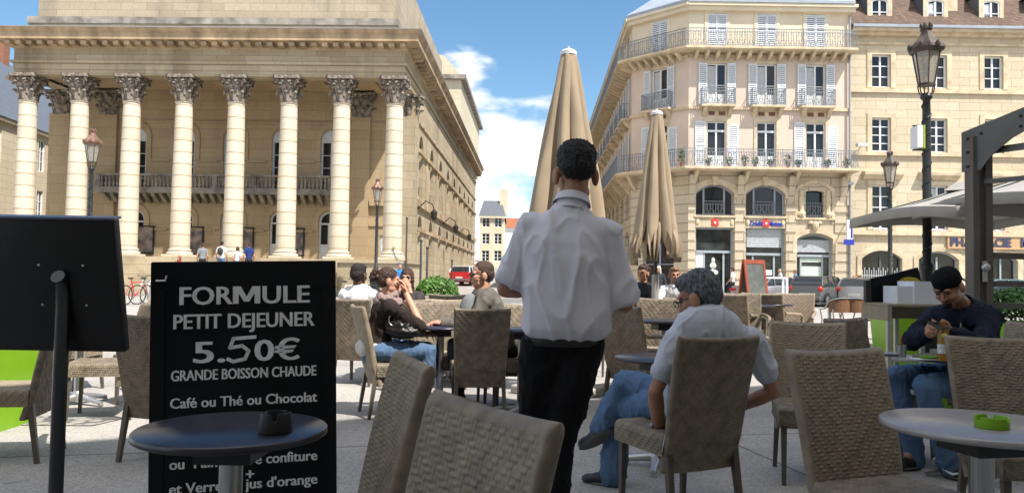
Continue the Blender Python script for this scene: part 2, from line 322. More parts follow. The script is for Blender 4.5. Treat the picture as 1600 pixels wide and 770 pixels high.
# ------------------------------------------------------------------ the theatre
M_th = stone('theatre_limestone', (0.44, 0.375, 0.265), (0.365, 0.3, 0.2), 1.5, 0.5, 0.012, stain=(0.15, 0.115, 0.08), stain_amt=0.75)
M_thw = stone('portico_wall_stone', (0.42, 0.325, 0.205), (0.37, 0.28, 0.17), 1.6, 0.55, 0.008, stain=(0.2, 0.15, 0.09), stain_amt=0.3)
M_col = stone('column_drum_stone', (0.61, 0.55, 0.44), (0.55, 0.485, 0.375), 40, 0.62, 0.03, stain=(0.33, 0.27, 0.19), stain_amt=0.55, mcol=(0.36, 0.3, 0.21))
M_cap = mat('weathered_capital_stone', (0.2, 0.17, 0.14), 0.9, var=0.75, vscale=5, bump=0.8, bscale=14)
M_corn = mat('stained_cornice_stone', (0.36, 0.27, 0.17), 0.9, var=0.45, vscale=1.3, stretch=(1, 1, 0.4), bump=0.4, bscale=8)
M_lead = mat('lead_flashing', (0.5, 0.5, 0.52), 0.5, var=0.15)
M_attic = stone('grey_attic_stone', (0.42, 0.36, 0.27), (0.35, 0.29, 0.21), 1.4, 0.42, 0.01, stain=(0.16, 0.15, 0.13), stain_amt=0.7)
M_thgrey = mat('lichen_grey_stone', (0.24, 0.22, 0.19), 0.9, var=0.5, vscale=1.6, bump=0.3, bscale=10)
TY = R(1.5); TO = Vector((-17, 40, 0))
TM = Matrix.Rotation(-TY, 3, 'Z')
theatre = thing('theatre', 'large classical stone theatre with a colonnade of eight tall columns on its front', 'theatre', TM @ TO, -TY)
def tb(m, name, mt, parent=None, smooth=False, sharp=None): return m.build(name, mt, parent or theatre, smooth, TO, sharp)
UL, UR, VF, VW, VB = -27.45, -6.75, 39.45, 43.3, 90.0
# podium, steps
m = MB(); m.box(UL - .8, UR + .5, 39.0, VW + .4, -0.2, 1.75); m.box(UL - .9, UR + .6, 38.9, VW + .2, 1.752, 1.92); m.box(UL - .85, UR + .55, 38.94, VW, -.2, .45)
tb(m, 'podium', M_th)
m = MB()
for i in range(10): m.box(-24.4, -9.9, 38.95 - .31 * (10 - i), 38.89, 0 if i == 0 else .175 * i, .175 * (i + 1))
tb(m, 'steps', M_th)
# columns
def capital_mesh(H=1.35, r=0.44):
    m = MB(); m.lathe([(r + .03, -.06), (r + .05, 0), (r, .03), (r - .02, .3), (r + .02, .8), (r + .2, H - .22)], n=20)
    for row, (z, h, n0, ph, out) in enumerate(((.03, .5, 8, 0, .2), (.3, .62, 8, PI / 8, .26))):
        for k in range(n0):
            a = ph + 2 * PI * k / n0; ca, sa = math.cos(a), math.sin(a)
            pts = [(r + .02, z, .13), (r + .06, z + h * .5, .15), (r + .14, z + h * .85, .13), (r + out, z + h, .09), (r + out + .04, z + h - .1, .05)]
            vs, fs = [], []
            for rr, zz, w in pts:
                for sgn, dd in ((-1, -.05), (0, .03), (1, -.05)): vs.append(((rr + dd) * ca - sgn * w * sa, (rr + dd) * sa + sgn * w * ca, zz))
                vs.append(((rr - .09) * ca, (rr - .09) * sa, zz - .02))
            for i in range(4):
                for j in range(4): j2 = (j + 1) % 4; fs.append((i * 4 + j, i * 4 + j2, i * 4 + 4 + j2, i * 4 + 4 + j))
            fs += [(3, 2, 1, 0), (16, 17, 18, 19)]; m.add(vs, fs)
            m.ell(((r + out + .03) * ca, (r + out + .03) * sa, z + h - .05), (.09, .09, .07), n=6, m=5)
    for k in range(4):
        a = PI / 4 + k * PI / 2; ca, sa = math.cos(a), math.sin(a)
        m.tube([((r + .05) * ca, (r + .05) * sa, .75), ((r + .22) * ca, (r + .22) * sa, H - .25), ((r + .42) * ca, (r + .42) * sa, H - .2), ((r + .44) * ca, (r + .44) * sa, H - .38), ((r + .3) * ca, (r + .3) * sa, H - .36)], [.06, .08, .1, .08, .05], 6)
        b = k * PI / 2; m.ell(((r + .24) * math.cos(b), (r + .24) * math.sin(b), H - .12), (.12, .12, .12), n=8, m=6)
        for s_ in (-1, 1):
            b2 = b + s_ * .3; m.tube([((r + .02) * math.cos(b2), (r + .02) * math.sin(b2), .8), ((r + .2) * math.cos(b2), (r + .2) * math.sin(b2), H - .28), ((r + .26) * math.cos(b + s_ * .16), (r + .26) * math.sin(b + s_ * .16), H - .36)], [.05, .07, .05], 6)
    pts = []
    for k in range(4):
        a = PI / 4 + k * PI / 2; R0 = r + .5
        for d in (-.09, .09): pts.append((R0 * math.cos(a) - d * math.sin(a), R0 * math.sin(a) + d * math.cos(a)))
        b = a + PI / 4; pts.append(((r + .17) * math.cos(b), (r + .17) * math.sin(b)))
    m.prism(pts, 'Z', H - .17, H); return m
ZB, ZC, ZT = 1.92, 10.07, 11.42
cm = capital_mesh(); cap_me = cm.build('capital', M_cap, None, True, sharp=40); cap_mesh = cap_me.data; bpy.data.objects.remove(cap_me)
col_mesh = base_mesh = None
for k in range(8):
    u = -7.33 - 2.81 * k
    if k == 0:
        m = MB(); prof = [(.5, ZB + .42)] + [(.5 - .075 * ((i / 12) ** 1.6), ZB + .42 + (ZC - ZB - .42) * i / 12) for i in range(1, 13)] + [(.47, ZC + .002), (.47, ZC + .07), (.4, ZC + .08)]
        m.lathe(prof, n=32); o = m.build('column', M_col, theatre, True); col_mesh = o.data
        m = MB(); m.box(-.66, .66, -.66, .66, 0, .14); m.lathe([(.64, .141), (.66, .2), (.63, .26), (.55, .28), (.54, .33), (.58, .37), (.56, .42), (.5, .425)], n=32)
        ob = m.build('base', M_col, o, True, sharp=50); base_mesh = ob.data
    else:
        o = bpy.data.objects.new('column', col_mesh); COL.objects.link(o); o.parent = theatre
        ob = bpy.data.objects.new('base', base_mesh); COL.objects.link(ob); ob.parent = o
    o.location = Vector((u, 40, 0)) - TO; ob.location = (0, 0, ZB)
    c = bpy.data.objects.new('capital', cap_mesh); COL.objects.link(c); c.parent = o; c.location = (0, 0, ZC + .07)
# pilasters with capitals
for u0, u1, v0, v1 in ((UL - .3, UL + .85, VW - .32, VW), (-25.0, -23.9, VW - .2, VW), (-10.35, -9.3, VW - .2, VW), (UR - .95, UR + .1, VW - .32, VW + .75)):
    m = MB(); m.box(u0, u1, v0, v1, ZB, ZC + .05); o = tb(m, 'pilaster', M_thw if u0 < -9.6 else M_th)
    m = MB(); m.T = Matrix.Translation(((u0 + u1) / 2, (v0 + v1) / 2 + .12, ZC + .05)) @ Matrix.Diagonal((1.12, .75, 1, 1))
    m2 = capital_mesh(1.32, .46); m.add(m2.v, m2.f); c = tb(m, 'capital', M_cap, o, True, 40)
# entablature swept round three sides
def sweep(prof, path, m):
    n = len(path); offs = []
    for i, p in enumerate(path):
        p = Vector(p); d0 = (p - Vector(path[i - 1])).normalized() if i > 0 else None; d1 = (Vector(path[i + 1]) - p).normalized() if i < n - 1 else None
        nrm = lambda d: Vector((d.y, -d.x))
        if d0 is None: o = nrm(d1)
        elif d1 is None: o = nrm(d0)
        else: a, b = nrm(d0), nrm(d1); o = (a + b) / (1 + a.dot(b))
        offs.append(o)
    vs, fs = [], []; k = len(prof)
    for p, o in zip(path, offs):
        for out, z in prof: vs.append((p[0] + o.x * out, p[1] + o.y * out, z))
    for i in range(n - 1):
        for j in range(k - 1): fs.append((i * k + j, (i + 1) * k + j, (i + 1) * k + j + 1, i * k + j + 1))
    m.add(vs, fs)
path = [(UL, VB), (UL, VF), (UR - .05, VF), (UR - .05, VB)]
m = MB(); sweep([(-1.0, ZT), (0, ZT), (0, ZT + .28), (.05, ZT + .28), (.05, ZT + .58), (.14, ZT + .6), (.17, ZT + .72), (.03, ZT + .74), (.03, 12.75), (.12, 12.8)], path, m)
tb(m, 'entablature', M_th)
m = MB(); sweep([(.12, 12.801), (.17, 12.84), (.17, 13.04), (.42, 13.07), (.8, 13.1), (.8, 13.42), (.9, 13.5), (1.0, 13.66)], path, m)
# dentils and modillions
def along(p, q, step, fn):
    p, q = Vector(p), Vector(q); L_ = (q - p).length; n = int(L_ / step); d = (q - p).normalized()
    for i in range(n + 1): fn(p + d * (i * L_ / n), d)
def modillion(p, d):
    o = Vector((d.y, -d.x)); a = p + o * .17; m.T = Matrix(((d.x, o.x, 0, a.x), (d.y, o.y, 0, a.y), (0, 0, 1, 0), (0, 0, 0, 1))); m.box(-.14, .14, .002, .5, 12.86, 13.06); m.T = Matrix.Identity(4)
along(path[1], path[2], .56, modillion); along((UR - .05, VF + .5), path[3], .8, modillion)
tb(m, 'cornice', M_corn)
m = MB(); sweep([(1.0, 13.662), (1.02, 13.70), (.1, 13.82)], path, m); tb(m, 'flashing', M_lead)
m = MB(); m.box(UL + .3, UR - .3, 39.75, VB - .1, 13.5, 13.8)
m.box(UL + 1.0, UR - 1.1, VF + .72, VW + .2, 11.6, 13.4)
tb(m, 'roof', M_lead)
m = MB(); m.box(UL + .95, UR - 1.0, VF + .95, VW + .1, ZT + .14, ZT + .2)
for k in range(9): m.box(-7.33 - 2.81 * (k - .5) - .2 if k else UR - 1.1, -7.33 - 2.81 * (k - .5) + .2 if k else UR - .9, VF + .94, VW - .01, ZT - .0, ZT + .138)
tb(m, 'portico_ceiling', M_thw)
m = MB(); m.box(UL + .35, UR - .55, 39.9, 62, 13.8, 14.62); m.box(UL + .7, UR - .8, 40.15, 61.8, 14.6, 18.5)
o = tb(m, 'attic', M_attic)
m = MB(); m.box(UL + .3, UR - .5, 39.85, 62.05, 14.3, 14.66); tb(m, 'attic_band', M_thgrey, o)
# stage house behind
m = MB(); m.box(-24, UR + .0, 70, 94, 13, 19.2); m.prism([(-24, 19.6), (UR + .0, 19.6), (UR - 1.6, 21.4), (-22, 24.4)], 'Y', 70, 94)
o = tb(m, 'stage_house', stone('pale_upper_stone', (0.6, 0.54, 0.4), (0.56, 0.5, 0.37), 1.8, .6, .008, stain_amt=.15))
m = MB(); m.box(-24.4, UR + .45, 69.6, 94.4, 19.2, 19.6); tb(m, 'stage_cornice', M_thgrey, o)
# portico back wall with arched openings
wins = [-17.17 + 2.81 * k for k in (-2, -1, 0, 1, 2)]
holes = [(u, 1.15, 5.75, 9.35, .57) for u in wins] + [(u, 1.2, 1.93, 4.7, .6) for u in wins] + [(-8.35, .62, 2.3, 3.4, 0)]
m = MB(); wall_holes(m, UL + .0, UR, ZB, ZT + .3, holes, .3, VW); tb(m, 'portico_wall', M_thw)
for u in wins:
    m = MB(); arch_frame(m, u, 1.75, 7.55, 9.75, .87, .28, VW - .07, VW - .001, bottom=False); tb(m, 'archivolt', M_thw); m = MB(); arch_frame(m, u, 1.8, 3.6, 5.05, .9, .28, VW - .07, VW - .001, bottom=False); tb(m, 'archivolt', M_thw)
def course(*a): m = MB(); m.box(*a); tb(m, 'string_course', M_thw)
for z, h, d in ((9.66, .12, .09), (7.45, .12, .08), (3.5, .12, .07)):
    if z > 9: course(-23.85, -10.4, VW - d, VW, z, z + h)
    else:
        us = [-23.85] + [v for u in wins for v in (u - .88, u + .88)] + [-10.4]
        for a, b in zip(us[::2], us[1::2]): course(a, b, VW - d, VW, z, z + h)
for a in ((-9.25, -7.75, VW - .09, VW, 9.66, 9.78), (-9.25, -7.75, VW - .25, VW, 5.05, 5.4), (-9.25, -7.75, VW - .08, VW, 3.9, 4.02), (-8.85, -7.85, VW - .12, VW, 2.1, 2.22)): course(*a)
M_frame = mat('aged_grey_window_frame', (0.5, 0.52, 0.53), 0.6, var=0.12)
def tframe(u, w, zb, zt, rise, solid_head, rows, name):
    m = MB(); arch_frame(m, u, w, zb, zt, rise, .1, VW + .1, VW + .2); zs = zt - rise - .15
    m.box(u - w / 2 + .1, u + w / 2 - .1, VW + .11, VW + .19, zs, zs + .1); m.box(u - .04, u + .04, VW + .12, VW + .18, zb + .1, zs)
    if solid_head: arch_panel(m, u, w - .2, zs + .1, zt - .1, rise - .1, VW + .13, VW + .17)
    if name == 'door':
        m.box(u - w / 2 + .1, u + w / 2 - .1, VW + .115, VW + .185, zb, zb + .9); m.box(u - .09, u + .09, VW + .1, VW + .2, zb, zs)
    else:
        for i in range(1, rows): z = zb + (zs - zb) * i / rows; m.box(u - w / 2 + .1, u + w / 2 - .1, VW + .13, VW + .17, z - .02, z + .02)
    o = tb(m, name, M_frame); g = MB(); arch_panel(g, u, w - .05, zb, zt - .03, rise - .03, VW + .21, VW + .22); tb(g, 'pane', M_glass, o)
for u in wins: tframe(u, 1.15, 5.75, 9.35, .57, True, 4, 'window'); tframe(u, 1.2, 1.93, 4.7, .6, False, 1, 'door')
m = MB(); m.box(-8.66, -8.04, VW + .1, VW + .15, 2.3, 3.4); o = tb(m, 'window', M_frame); m = MB(); m.box(-8.6, -8.1, VW + .08, VW + .095, 2.36, 3.34); tb(m, 'pane', mat('notice_board', (0.5, 0.55, 0.56), 0.3, var=.3, vscale=3), o)
# balcony of the portico
b0, b1 = -24.6, -11.3
m = MB(); m.box(b0, b1, VW - 1.0, VW, 5.55, 5.75)
x = b0 + .4
while x < b1: m.prism([(VW - .85, 5.55), (VW, 5.55), (VW, 5.05), (VW - .15, 5.05), (VW - .75, 5.4)], 'X', x - .1, x + .1); x += .47
bal = tb(m, 'balcony', M_thgrey)
m = MB(); m.box(b0, b1, VW - 1.0, VW - .75, 6.5, 6.62); m.box(b0, b1, VW - .98, VW - .77, 5.751, 5.87)
n = 30
for i in range(n):
    x = b0 + (b1 - b0) * (i + .5) / n
    if i % 5 == 0: m.box(b0 + (b1 - b0) * i / n, b0 + (b1 - b0) * i / n + .28, VW - .97, VW - .78, 5.87, 6.5)
    m.lathe([(.05, 5.87), (.09, 6.05), (.045, 6.25), (.07, 6.38), (.05, 6.5)], (x - .07, VW - .88, 0), 8); m.lathe([(.05, 5.87), (.09, 6.05), (.045, 6.25), (.07, 6.38), (.05, 6.5)], (x + .14, VW - .88, 0), 8)
for xx in (b0, b1 - .25): m.box(xx, xx + .25, VW - .74, VW, 5.87, 6.62)
tb(m, 'balustrade', M_thgrey, bal)
# poster cases
M_post = mat('theatre_poster', (0.17, 0.13, 0.12), 0.4, var=0.9, vscale=2.2, color2=(0.05, 0.06, 0.05))
for k, u in enumerate((-22.1, -19.25, -16.35, -13.45)):
    m = MB(); arch_frame(m, u, 1.05, 2.15, 3.75, 0, .07, VW - .1, VW - .001); o = tb(m, 'poster_case', M_dark)
    m = MB(); m.box(u - .46, u + .46, VW - .05, VW - .04, 2.22, 3.68); tb(m, 'poster', M_post, o)
# long side wall with blind arches
sv = [45.8 + 4.95 * k for k in range(9)]
m = MB(); m.T = Matrix(((0, -1, 0, UR), (1, 0, 0, 0), (0, 0, 1, 0), (0, 0, 0, 1)))
hs = [(v, 1.7, .6, 4.75, .85) for v in sv] + [(v, 1.7, 5.75, 9.5, .85) for v in sv]
wall_holes(m, VW + .75, VB, -.5, ZT + .2, hs, .22, 0)
for v in sv: m.box(v - .86, v + .86, .22, .3, .5, 9.6)
tb(m, 'side_wall', M_th)
SWT = Matrix(((0, -1, 0, UR), (1, 0, 0, 0), (0, 0, 1, 0), (0, 0, 0, 1)))
for z, h, d in ((8.3, .22, .16), (5.15, .4, .2), (3.75, .2, .13), (.35, .2, .12), (10.0, .15, .1)): m = MB(); m.T = SWT; m.box(VW + .76, VB + .1, -d, -.001, z, z + h); tb(m, 'side_string_course', M_corn)
for k in range(8): v = (sv[k] + sv[k + 1]) / 2; m = MB(); m.T = SWT; m.box(v - .35, v + .35, -.06, -.001, 5.551, 8.3); tb(m, 'side_pilaster', M_corn)
for v in sv:
    m = MB(); m.T = Matrix(((0, -1, 0, UR), (1, 0, 0, 0), (0, 0, 1, 0), (0, 0, 0, 1)))
    arch_frame(m, v, 1.3, 8.55, 9.3, .62, .08, .12, .2); arch_panel(m, v, 1.2, 8.6, 9.25, .55, .19, .215); o = tb(m, 'window', M_dark)
    m = MB(); m.T = Matrix(((0, -1, 0, UR), (1, 0, 0, 0), (0, 0, 1, 0), (0, 0, 0, 1))); arch_panel(m, v, 1.3, 4.0, 4.6, .58, .14, .215); m.box(v - .3, v + .3, .12, .215, 6.0, 6.5); tb(m, 'vent', M_dark)
m = MB(); m.box(UL, UR - .01, VB - .3, VB, -.5, 13.5); m.box(UL, UL + .3, VW, VB, -.5, 13.5); tb(m, 'rear_wall', M_th)
# tall wall lamps brackets on the side wall
for v in (44.6, 57.5, 70): m = MB(); m.tube([(UR, v, 5.0), (UR + .5, v, 5.5), (UR + .9, v, 5.3), (UR + 1.0, v, 5.0)], .04, 6); m.lathe([(.05, 0), (.16, .1), (.2, .45), (.08, .6)], (UR + 1.0, v, 4.4), 8); tb(m, 'wall_lamp', M_dark)
# ------------------------------------------------------------------ helpers for street facades
class Face:
    """a facade from p to q (seen from outside, left to right): local x along it, y into the building"""
    def __init__(s, p, q, parent, org):
        d = (Vector(q) - Vector(p)); s.L = d.length; d.normalize(); s.T = Matrix(((d.x, -d.y, 0, p[0]), (d.y, d.x, 0, p[1]), (0, 0, 1, 0), (0, 0, 0, 1))); s.par = parent; s.org = org
    def mb(s): m = MB(); m.T = s.T; return m
    def put(s, m, name, mt, parent=None, smooth=False): return m.build(name, mt, parent or s.par, smooth, s.org)
RC = random.Random(11)
def window(fc, cx, w, zb, zt, rise=0, rows=3, cols=2, y=.2, frame=None, transom=None, curtain=None, bar=.05):
    m = fc.mb(); arch_frame(m, cx, w, zb, zt, rise, .07, y - .06, y + .02)
    zs = zt - rise * .6
    for i in range(1, cols): x = cx - w / 2 + w * i / cols; m.box(x - bar, x + bar, y - .05, y + .012, zb + .07, zs - .05)
    for i in range(1, rows): z = zb + (zs - zb) * i / rows; m.box(cx - w / 2 + .07, cx + w / 2 - .07, y - .03, y + .01, z - .025, z + .025)
    if transom: m.box(cx - w / 2 + .07, cx + w / 2 - .07, y - .055, y + .014, transom - .06, transom + .06)
    o = fc.put(m, 'window', frame or M_white); g = fc.mb(); arch_panel(g, cx, w - .04, zb, zt - .02, max(rise - .02, 0), y + .025, y + .035); fc.put(g, 'pane', M_glass, o)
    if curtain or (curtain is None and w < 1.3 and RC.random() < .45):
        c = fc.mb()
        for k in range(9): xx = cx - w / 2 + .1 + w * .38 * k / 9; c.box(xx, xx + .03, y + .02, y + .0245, zb + .6, zs - .12)
        fc.put(c, 'curtain', M_white, o)
    return o
def shutter(fc, x0, x1, zb, zt, y0=-.06, mt=None):
    m = fc.mb(); t = .06
    m.box(x0, x0 + t, y0, y0 + .045, zb, zt); m.box(x1 - t, x1, y0, y0 + .045, zb, zt)
    for z in (zb, (zb + zt) / 2 - .05, zt - .1): m.box(x0 + t, x1 - t, y0 + .002, y0 + .043, z, z + .1)
    n = int((zt - zb) / .13)
    for i in range(n):
        z = zb + .1 + (zt - zb - .2) * (i + .5) / n
        m.add([(x0 + t, y0 + .003, z - .04), (x1 - t, y0 + .003, z - .04), (x1 - t, y0 + .04, z + .05), (x0 + t, y0 + .04, z + .05), (x0 + t, y0 + .012, z - .045), (x1 - t, y0 + .012, z - .045), (x1 - t, y0 + .044, z + .04), (x0 + t, y0 + .044, z + .04)], [(0, 1, 2, 3), (7, 6, 5, 4), (4, 5, 1, 0), (3, 2, 6, 7)])
    return fc.put(m, 'shutter', mt or M_shut)
def railing(fc, x0, x1, z0, h, y, parent, returns=True, step=.13, rich=True):
    m = fc.mb(); m.box(x0, x1, y - .02, y + .02, z0 + h - .04, z0 + h); m.box(x0, x1, y - .015, y + .015, z0 + .06, z0 + .09); m.box(x0, x1, y - .012, y + .012, z0 + h - .2, z0 + h - .17)
    n = max(2, int((x1 - x0) / step))
    for i in range(n + 1):
        x = x0 + (x1 - x0) * i / n; t = .016 if i % 8 == 0 else .009; m.box(x - t, x + t, y - t, y + t, z0, z0 + h - .04)
    if rich:
        k = max(1, int((x1 - x0) / .3))
        for i in range(k):
            x = x0 + (x1 - x0) * (i + .5) / k; q = (x1 - x0) / k
            for rr, zz in ((.11, z0 + .26), (.085, z0 + h - .32)):
                m.tube([(x + rr * math.cos(a), y, zz + rr * math.sin(a)) for a in [2 * PI * j / 10 for j in range(10)]], .014, 4, True)
            m.tube([(x - q * .45, y, z0 + .1), (x - .05, y, z0 + h * .5), (x - q * .3, y, z0 + h - .2)], .012, 4); m.tube([(x + q * .45, y, z0 + .1), (x + .05, y, z0 + h * .5), (x + q * .3, y, z0 + h - .2)], .012, 4)
    if returns:
        for x in (x0, x1):
            m.box(x - .018, x + .018, y, -.0, z0 + h - .045, z0 + h - .003)
            for j in range(1, 5): yy = y * j / 5; m.box(x - .009, x + .009, yy - .009, yy + .009, z0, z0 + h - .04)
    return fc.put(m, 'railing', M_iron, parent)
# ------------------------------------------------------------------ pink corner building
M_pink = mat('pale_pink_render', (0.6, 0.49, 0.41), 0.9, var=0.07, vscale=0.7, bump=0.15, bscale=40)
M_cream = mat('cream_render', (0.66, 0.58, 0.44), 0.9, var=0.08, vscale=0.9, bump=0.15, bscale=40)
M_ash = stone('corner_building_ashlar', (0.56, 0.48, 0.36), (0.52, 0.445, 0.33), 2.6, .56, .03, stain_amt=.2, mcol=(.3, .24, .16))
M_trim = mat('carved_limestone', (0.56, 0.46, 0.32), 0.9, var=0.22, vscale=2.2, bump=0.3, bscale=12)
A0, A1, B0 = (10.3, 45.0), (19.9, 45.0), (7.4, 47.9); FAR = (8.6, 84.0)
BO = Vector((14, 48, 0))
pink = thing('corner_building', 'pale pink corner apartment building with iron balconies, white shutters and shops below', 'building', BO)
fr, ch, sd_ = Face(A0, A1, pink, BO), Face(B0, A0, pink, BO), Face(FAR, B0, pink, BO)
Z1, Z2, Z3, ZE = 7.7, 11.3, 14.75, 17.35
def facade(fc, bays, hole_w, name_front):
    up = []
    for x in bays: up += [(x, hole_w, Z1 + .05, 10.5, 0), (x, hole_w, Z2 + .1, 13.95, 0), (x, hole_w, Z3 + .05, 16.95, 0)]
    m = fc.mb(); wall_holes(m, 0, fc.L, Z1 - .3, Z3 - .28, [h for h in up if h[3] < 14.2], .24); fc.put(m, 'wall', M_pink)
    m = fc.mb(); wall_holes(m, 0, fc.L, Z3 - .28, ZE, [h for h in up if h[3] > 14.2], .24); fc.put(m, 'attic_wall', M_cream)
    m = fc.mb(); m.box(-.03, fc.L + .03, -.12, -.002, Z2 - .1, Z2 + .08); fc.put(m, 'string_course', M_trim); m = fc.mb(); m.box(0, fc.L, -.1, -.002, Z3 - .45, Z3 - .3); fc.put(m, 'string_course', M_trim)
    for x in bays:
        for zb, zt, fl in ((Z1 + .05, 10.5, 0), (Z2 + .1, 13.95, 1), (Z3 + .05, 16.95, 2)):
            m = fc.mb(); arch_frame(m, x, hole_w + .34, zb, zt + .17, 0, .168, -.045, -.001, bottom=False); fc.put(m, 'surround', M_trim if fl != 2 else M_cream)
            if fl == 2: continue
            o = window(fc, x, hole_w, zb, zt, 0, 1 if fl == 0 else 2, 2, .16, M_white, zt - .55 if fl == 0 else None, curtain=(fl == 1))
            p = fc.mb()
            for s_ in (-1, 1): p.box(x + s_ * hole_w / 4 - hole_w / 4 + .09, x + s_ * hole_w / 4 + hole_w / 4 - .09, .115, .165, zb + .08, zb + .75)
            fc.put(p, 'door_panel', M_white, o)
facade(fr, [1.66, 4.6, 7.5], 1.15, 1)
facade(ch, [2.05], 1.15, 0)
side_bays = [fc for fc in [sd_.L - 2.0 - 3.1 * k for k in range(11)] if fc > 1]
facade(sd_, side_bays, 1.1, 0)
# shutters
for fc, xs in ((fr, [1.66, 4.6, 7.5]), (ch, [2.05])):
    for i, x in enumerate(xs):
        if not (fc is fr and i == 1):
            shutter(fc, x - 1.27, x - .68, Z1 + .1, 10.5); shutter(fc, x + .68, x + 1.27, Z1 + .1, 10.3)
        shutter(fc, x - 1.1, x - .6, Z2 + .15, 13.95, -.11); shutter(fc, x + .6, x + 1.1, Z2 + .15, 13.95, -.11)
        shutter(fc, x - .575, x - .01, Z3 + .1, 16.93, -.03); shutter(fc, x + .01, x + .575, Z3 + .1, 16.93, -.03)
for x in side_bays[:6]:
    for z0, z1 in ((Z1, 10.4), (Z2 + .1, 13.95)): shutter(sd_, x - 1.1, x - .6, z0 + .1, z1, -.1); shutter(sd_, x + .6, x + 1.1, z0 + .1, z1, -.1)
# long balconies with modillions
def long_balcony(fc, x0, x1, z, h, dep, mt, brk, brk_h, rich=True):
    m = fc.mb(); m.box(x0, x1, -dep, -.002, z - .2, z); m.box(x0, x1, -dep - .05, -dep + .06, z - .14, z - .05); b = fc.put(m, 'balcony', mt)
    x = max(x0, 0) + .35
    while x < min(x1, fc.L) - .1:
        m = fc.mb(); m.prism([(-.001, z - .2), (-dep * .85, z - .2), (-dep * .85, z - .3), (-dep * .5, z - .3 - brk_h * .45), (-.05, z - .2 - brk_h), (-.001, z - .2 - brk_h)], 'X', x - .09, x + .09); fc.put(m, 'bracket', M_trim, b); x += brk
    railing(fc, x0 + .03, x1 - .03, z, h, -dep + .06, b, False, .14 if rich else .2, rich)
k = .9 * math.tan(R(22.5))
long_balcony(fr, -k, fr.L + .02, Z3, 1.05, .9, M_trim, .62, .42); long_balcony(ch, -.9 * .42, ch.L + k, Z3 - .006, 1.05, .9, M_trim, .55, .42); long_balcony(sd_, 1, sd_.L + .9 * .42, Z3 - .012, 1.05, .9, M_trim, .8, .42, False)
k = 1.0 * math.tan(R(22.5))
long_balcony(fr, -k, fr.L + .02, Z1, 1.05, 1.0, M_trim, 2.95, .7); long_balcony(ch, -.42, ch.L + k, Z1 - .006, 1.05, 1.0, M_trim, 1.3, .9); long_balcony(sd_, 1, sd_.L + .42, Z1 - .012, 1.05, 1.0, M_trim, 3.1, 1.0, False)
for fc, xs, rich in ((fr, [1.66, 4.6, 7.5], True), (ch, [2.05], True), (sd_, side_bays[:8], False)):
    for x in xs:
        m = fc.mb(); m.box(x - 1.0, x + 1.0, -.55, -.002, Z2 + .0, Z2 + .12)
        for s_ in (-.75, .75): m.prism([(-.001, Z2), (-.45, Z2), (-.4, Z2 - .15), (-.001, Z2 - .55)], 'X', x + s_ - .1, x + s_ + .1)
        m.box(x - .6, x + .6, -.03, -.002, Z2 - .5, Z2 - .13)
        b = fc.put(m, 'balcony', M_trim); railing(fc, x - .97, x + .97, Z2 + .12, .98, -.5, b, True, .12, rich)
        for q in (-.31, .31): m = fc.mb(); m.box(x + q - .19, x + q + .19, -.04, -.031, Z2 - .44, Z2 - .2); fc.put(m, 'relief_panel', mat('rusty_relief', (.16, .09, .06), .9, var=.4), b)
# eaves and roof
for fc, dz in ((fr, 0), (ch, .006), (sd_, .012)):
    m = fc.mb(); m.box(-.25, fc.L + .25, -.45, .1, ZE - .05 - dz, ZE + .12 - dz); m.box(-.15, fc.L + .15, -.3, .1, ZE - .3 - dz, ZE - .052 - dz); fc.put(m, 'cornice', M_cream)
m = MB(); ri = [(FAR[0], FAR[1]), B0, A0, A1, (19.9, 84)]; ro = [(FAR[0] - .5, FAR[1]), (6.95, 47.75), (10.15, 44.5), (19.95, 44.5), (19.9, 84)]; top = [(FAR[0] + 2.4, FAR[1]), (9.9, 49.1), (11.5, 47.4), (19.9, 47.4), (19.9, 84)]
vs = [(x, y, ZE + .122) for x, y in ro] + [(x, y, ZE + .3) for x, y in ro] + [(x, y, ZE + 2.6) for x, y in top]
fs = [(i, i + 1, i + 6, i + 5) for i in range(4)] + [(i + 5, i + 6, i + 11, i + 10) for i in range(4)] + [(10, 11, 12, 13, 14)]
m.add(vs, fs); roof = m.build('roof', M_zinc, pink, org=BO)
M_brick = stone('chimney_brick', (.35, .16, .1), (.28, .12, .08), .22, .07, .01, stain_amt=.3)
m = MB(); m.box(10.5, 11.8, 49.5, 51, ZE + 1.5, ZE + 4.2); m.box(17.5, 19.5, 50, 51, ZE + 1.5, ZE + 4.5); m.build('chimney', M_brick, roof, org=BO)
# ground floor and entresol
fb = [(1.58, 2.25), (4.55, 2.3), (7.45, 2.1)]
hs = [(fb[0][0], 2.25, 0.1, 4.24, 0), (fb[1][0], 2.3, .1, 4.24, 0), (fb[2][0], 2.1, .1, 3.95, .3), (fb[0][0], 2.25, 4.95, 6.75, .5), (fb[1][0], 2.3, 4.95, 6.75, .5), (fb[2][0], 1.05, 4.9, 6.5, .08)]
m = fr.mb(); wall_holes(m, 0, fr.L, -.2, Z1 - .3, hs, .4); fr.put(m, 'ground_floor_wall', M_ash)
m = ch.mb(); wall_holes(m, 0, ch.L, -.2, Z1 - .3, [(2.05, 2.2, .1, 4.2, .3), (2.05, 1.8, 4.95, 6.6, .4)], .4); ch.put(m, 'ground_floor_wall', M_ash)
m = sd_.mb(); wall_holes(m, 0, sd_.L, -.2, Z1 - .3, [(x, 2.2, .1, 4.2, .4) for x in side_bays] + [(x, 1.8, 4.95, 6.6, .4) for x in side_bays], .4); sd_.put(m, 'ground_floor_wall', M_ash)
for x in side_bays: window(sd_, x, 2.2, .1, 4.2, .4, 2, 3, .25, M_zinc); window(sd_, x, 1.8, 4.95, 6.6, .4, 2, 2, .25, M_zinc)
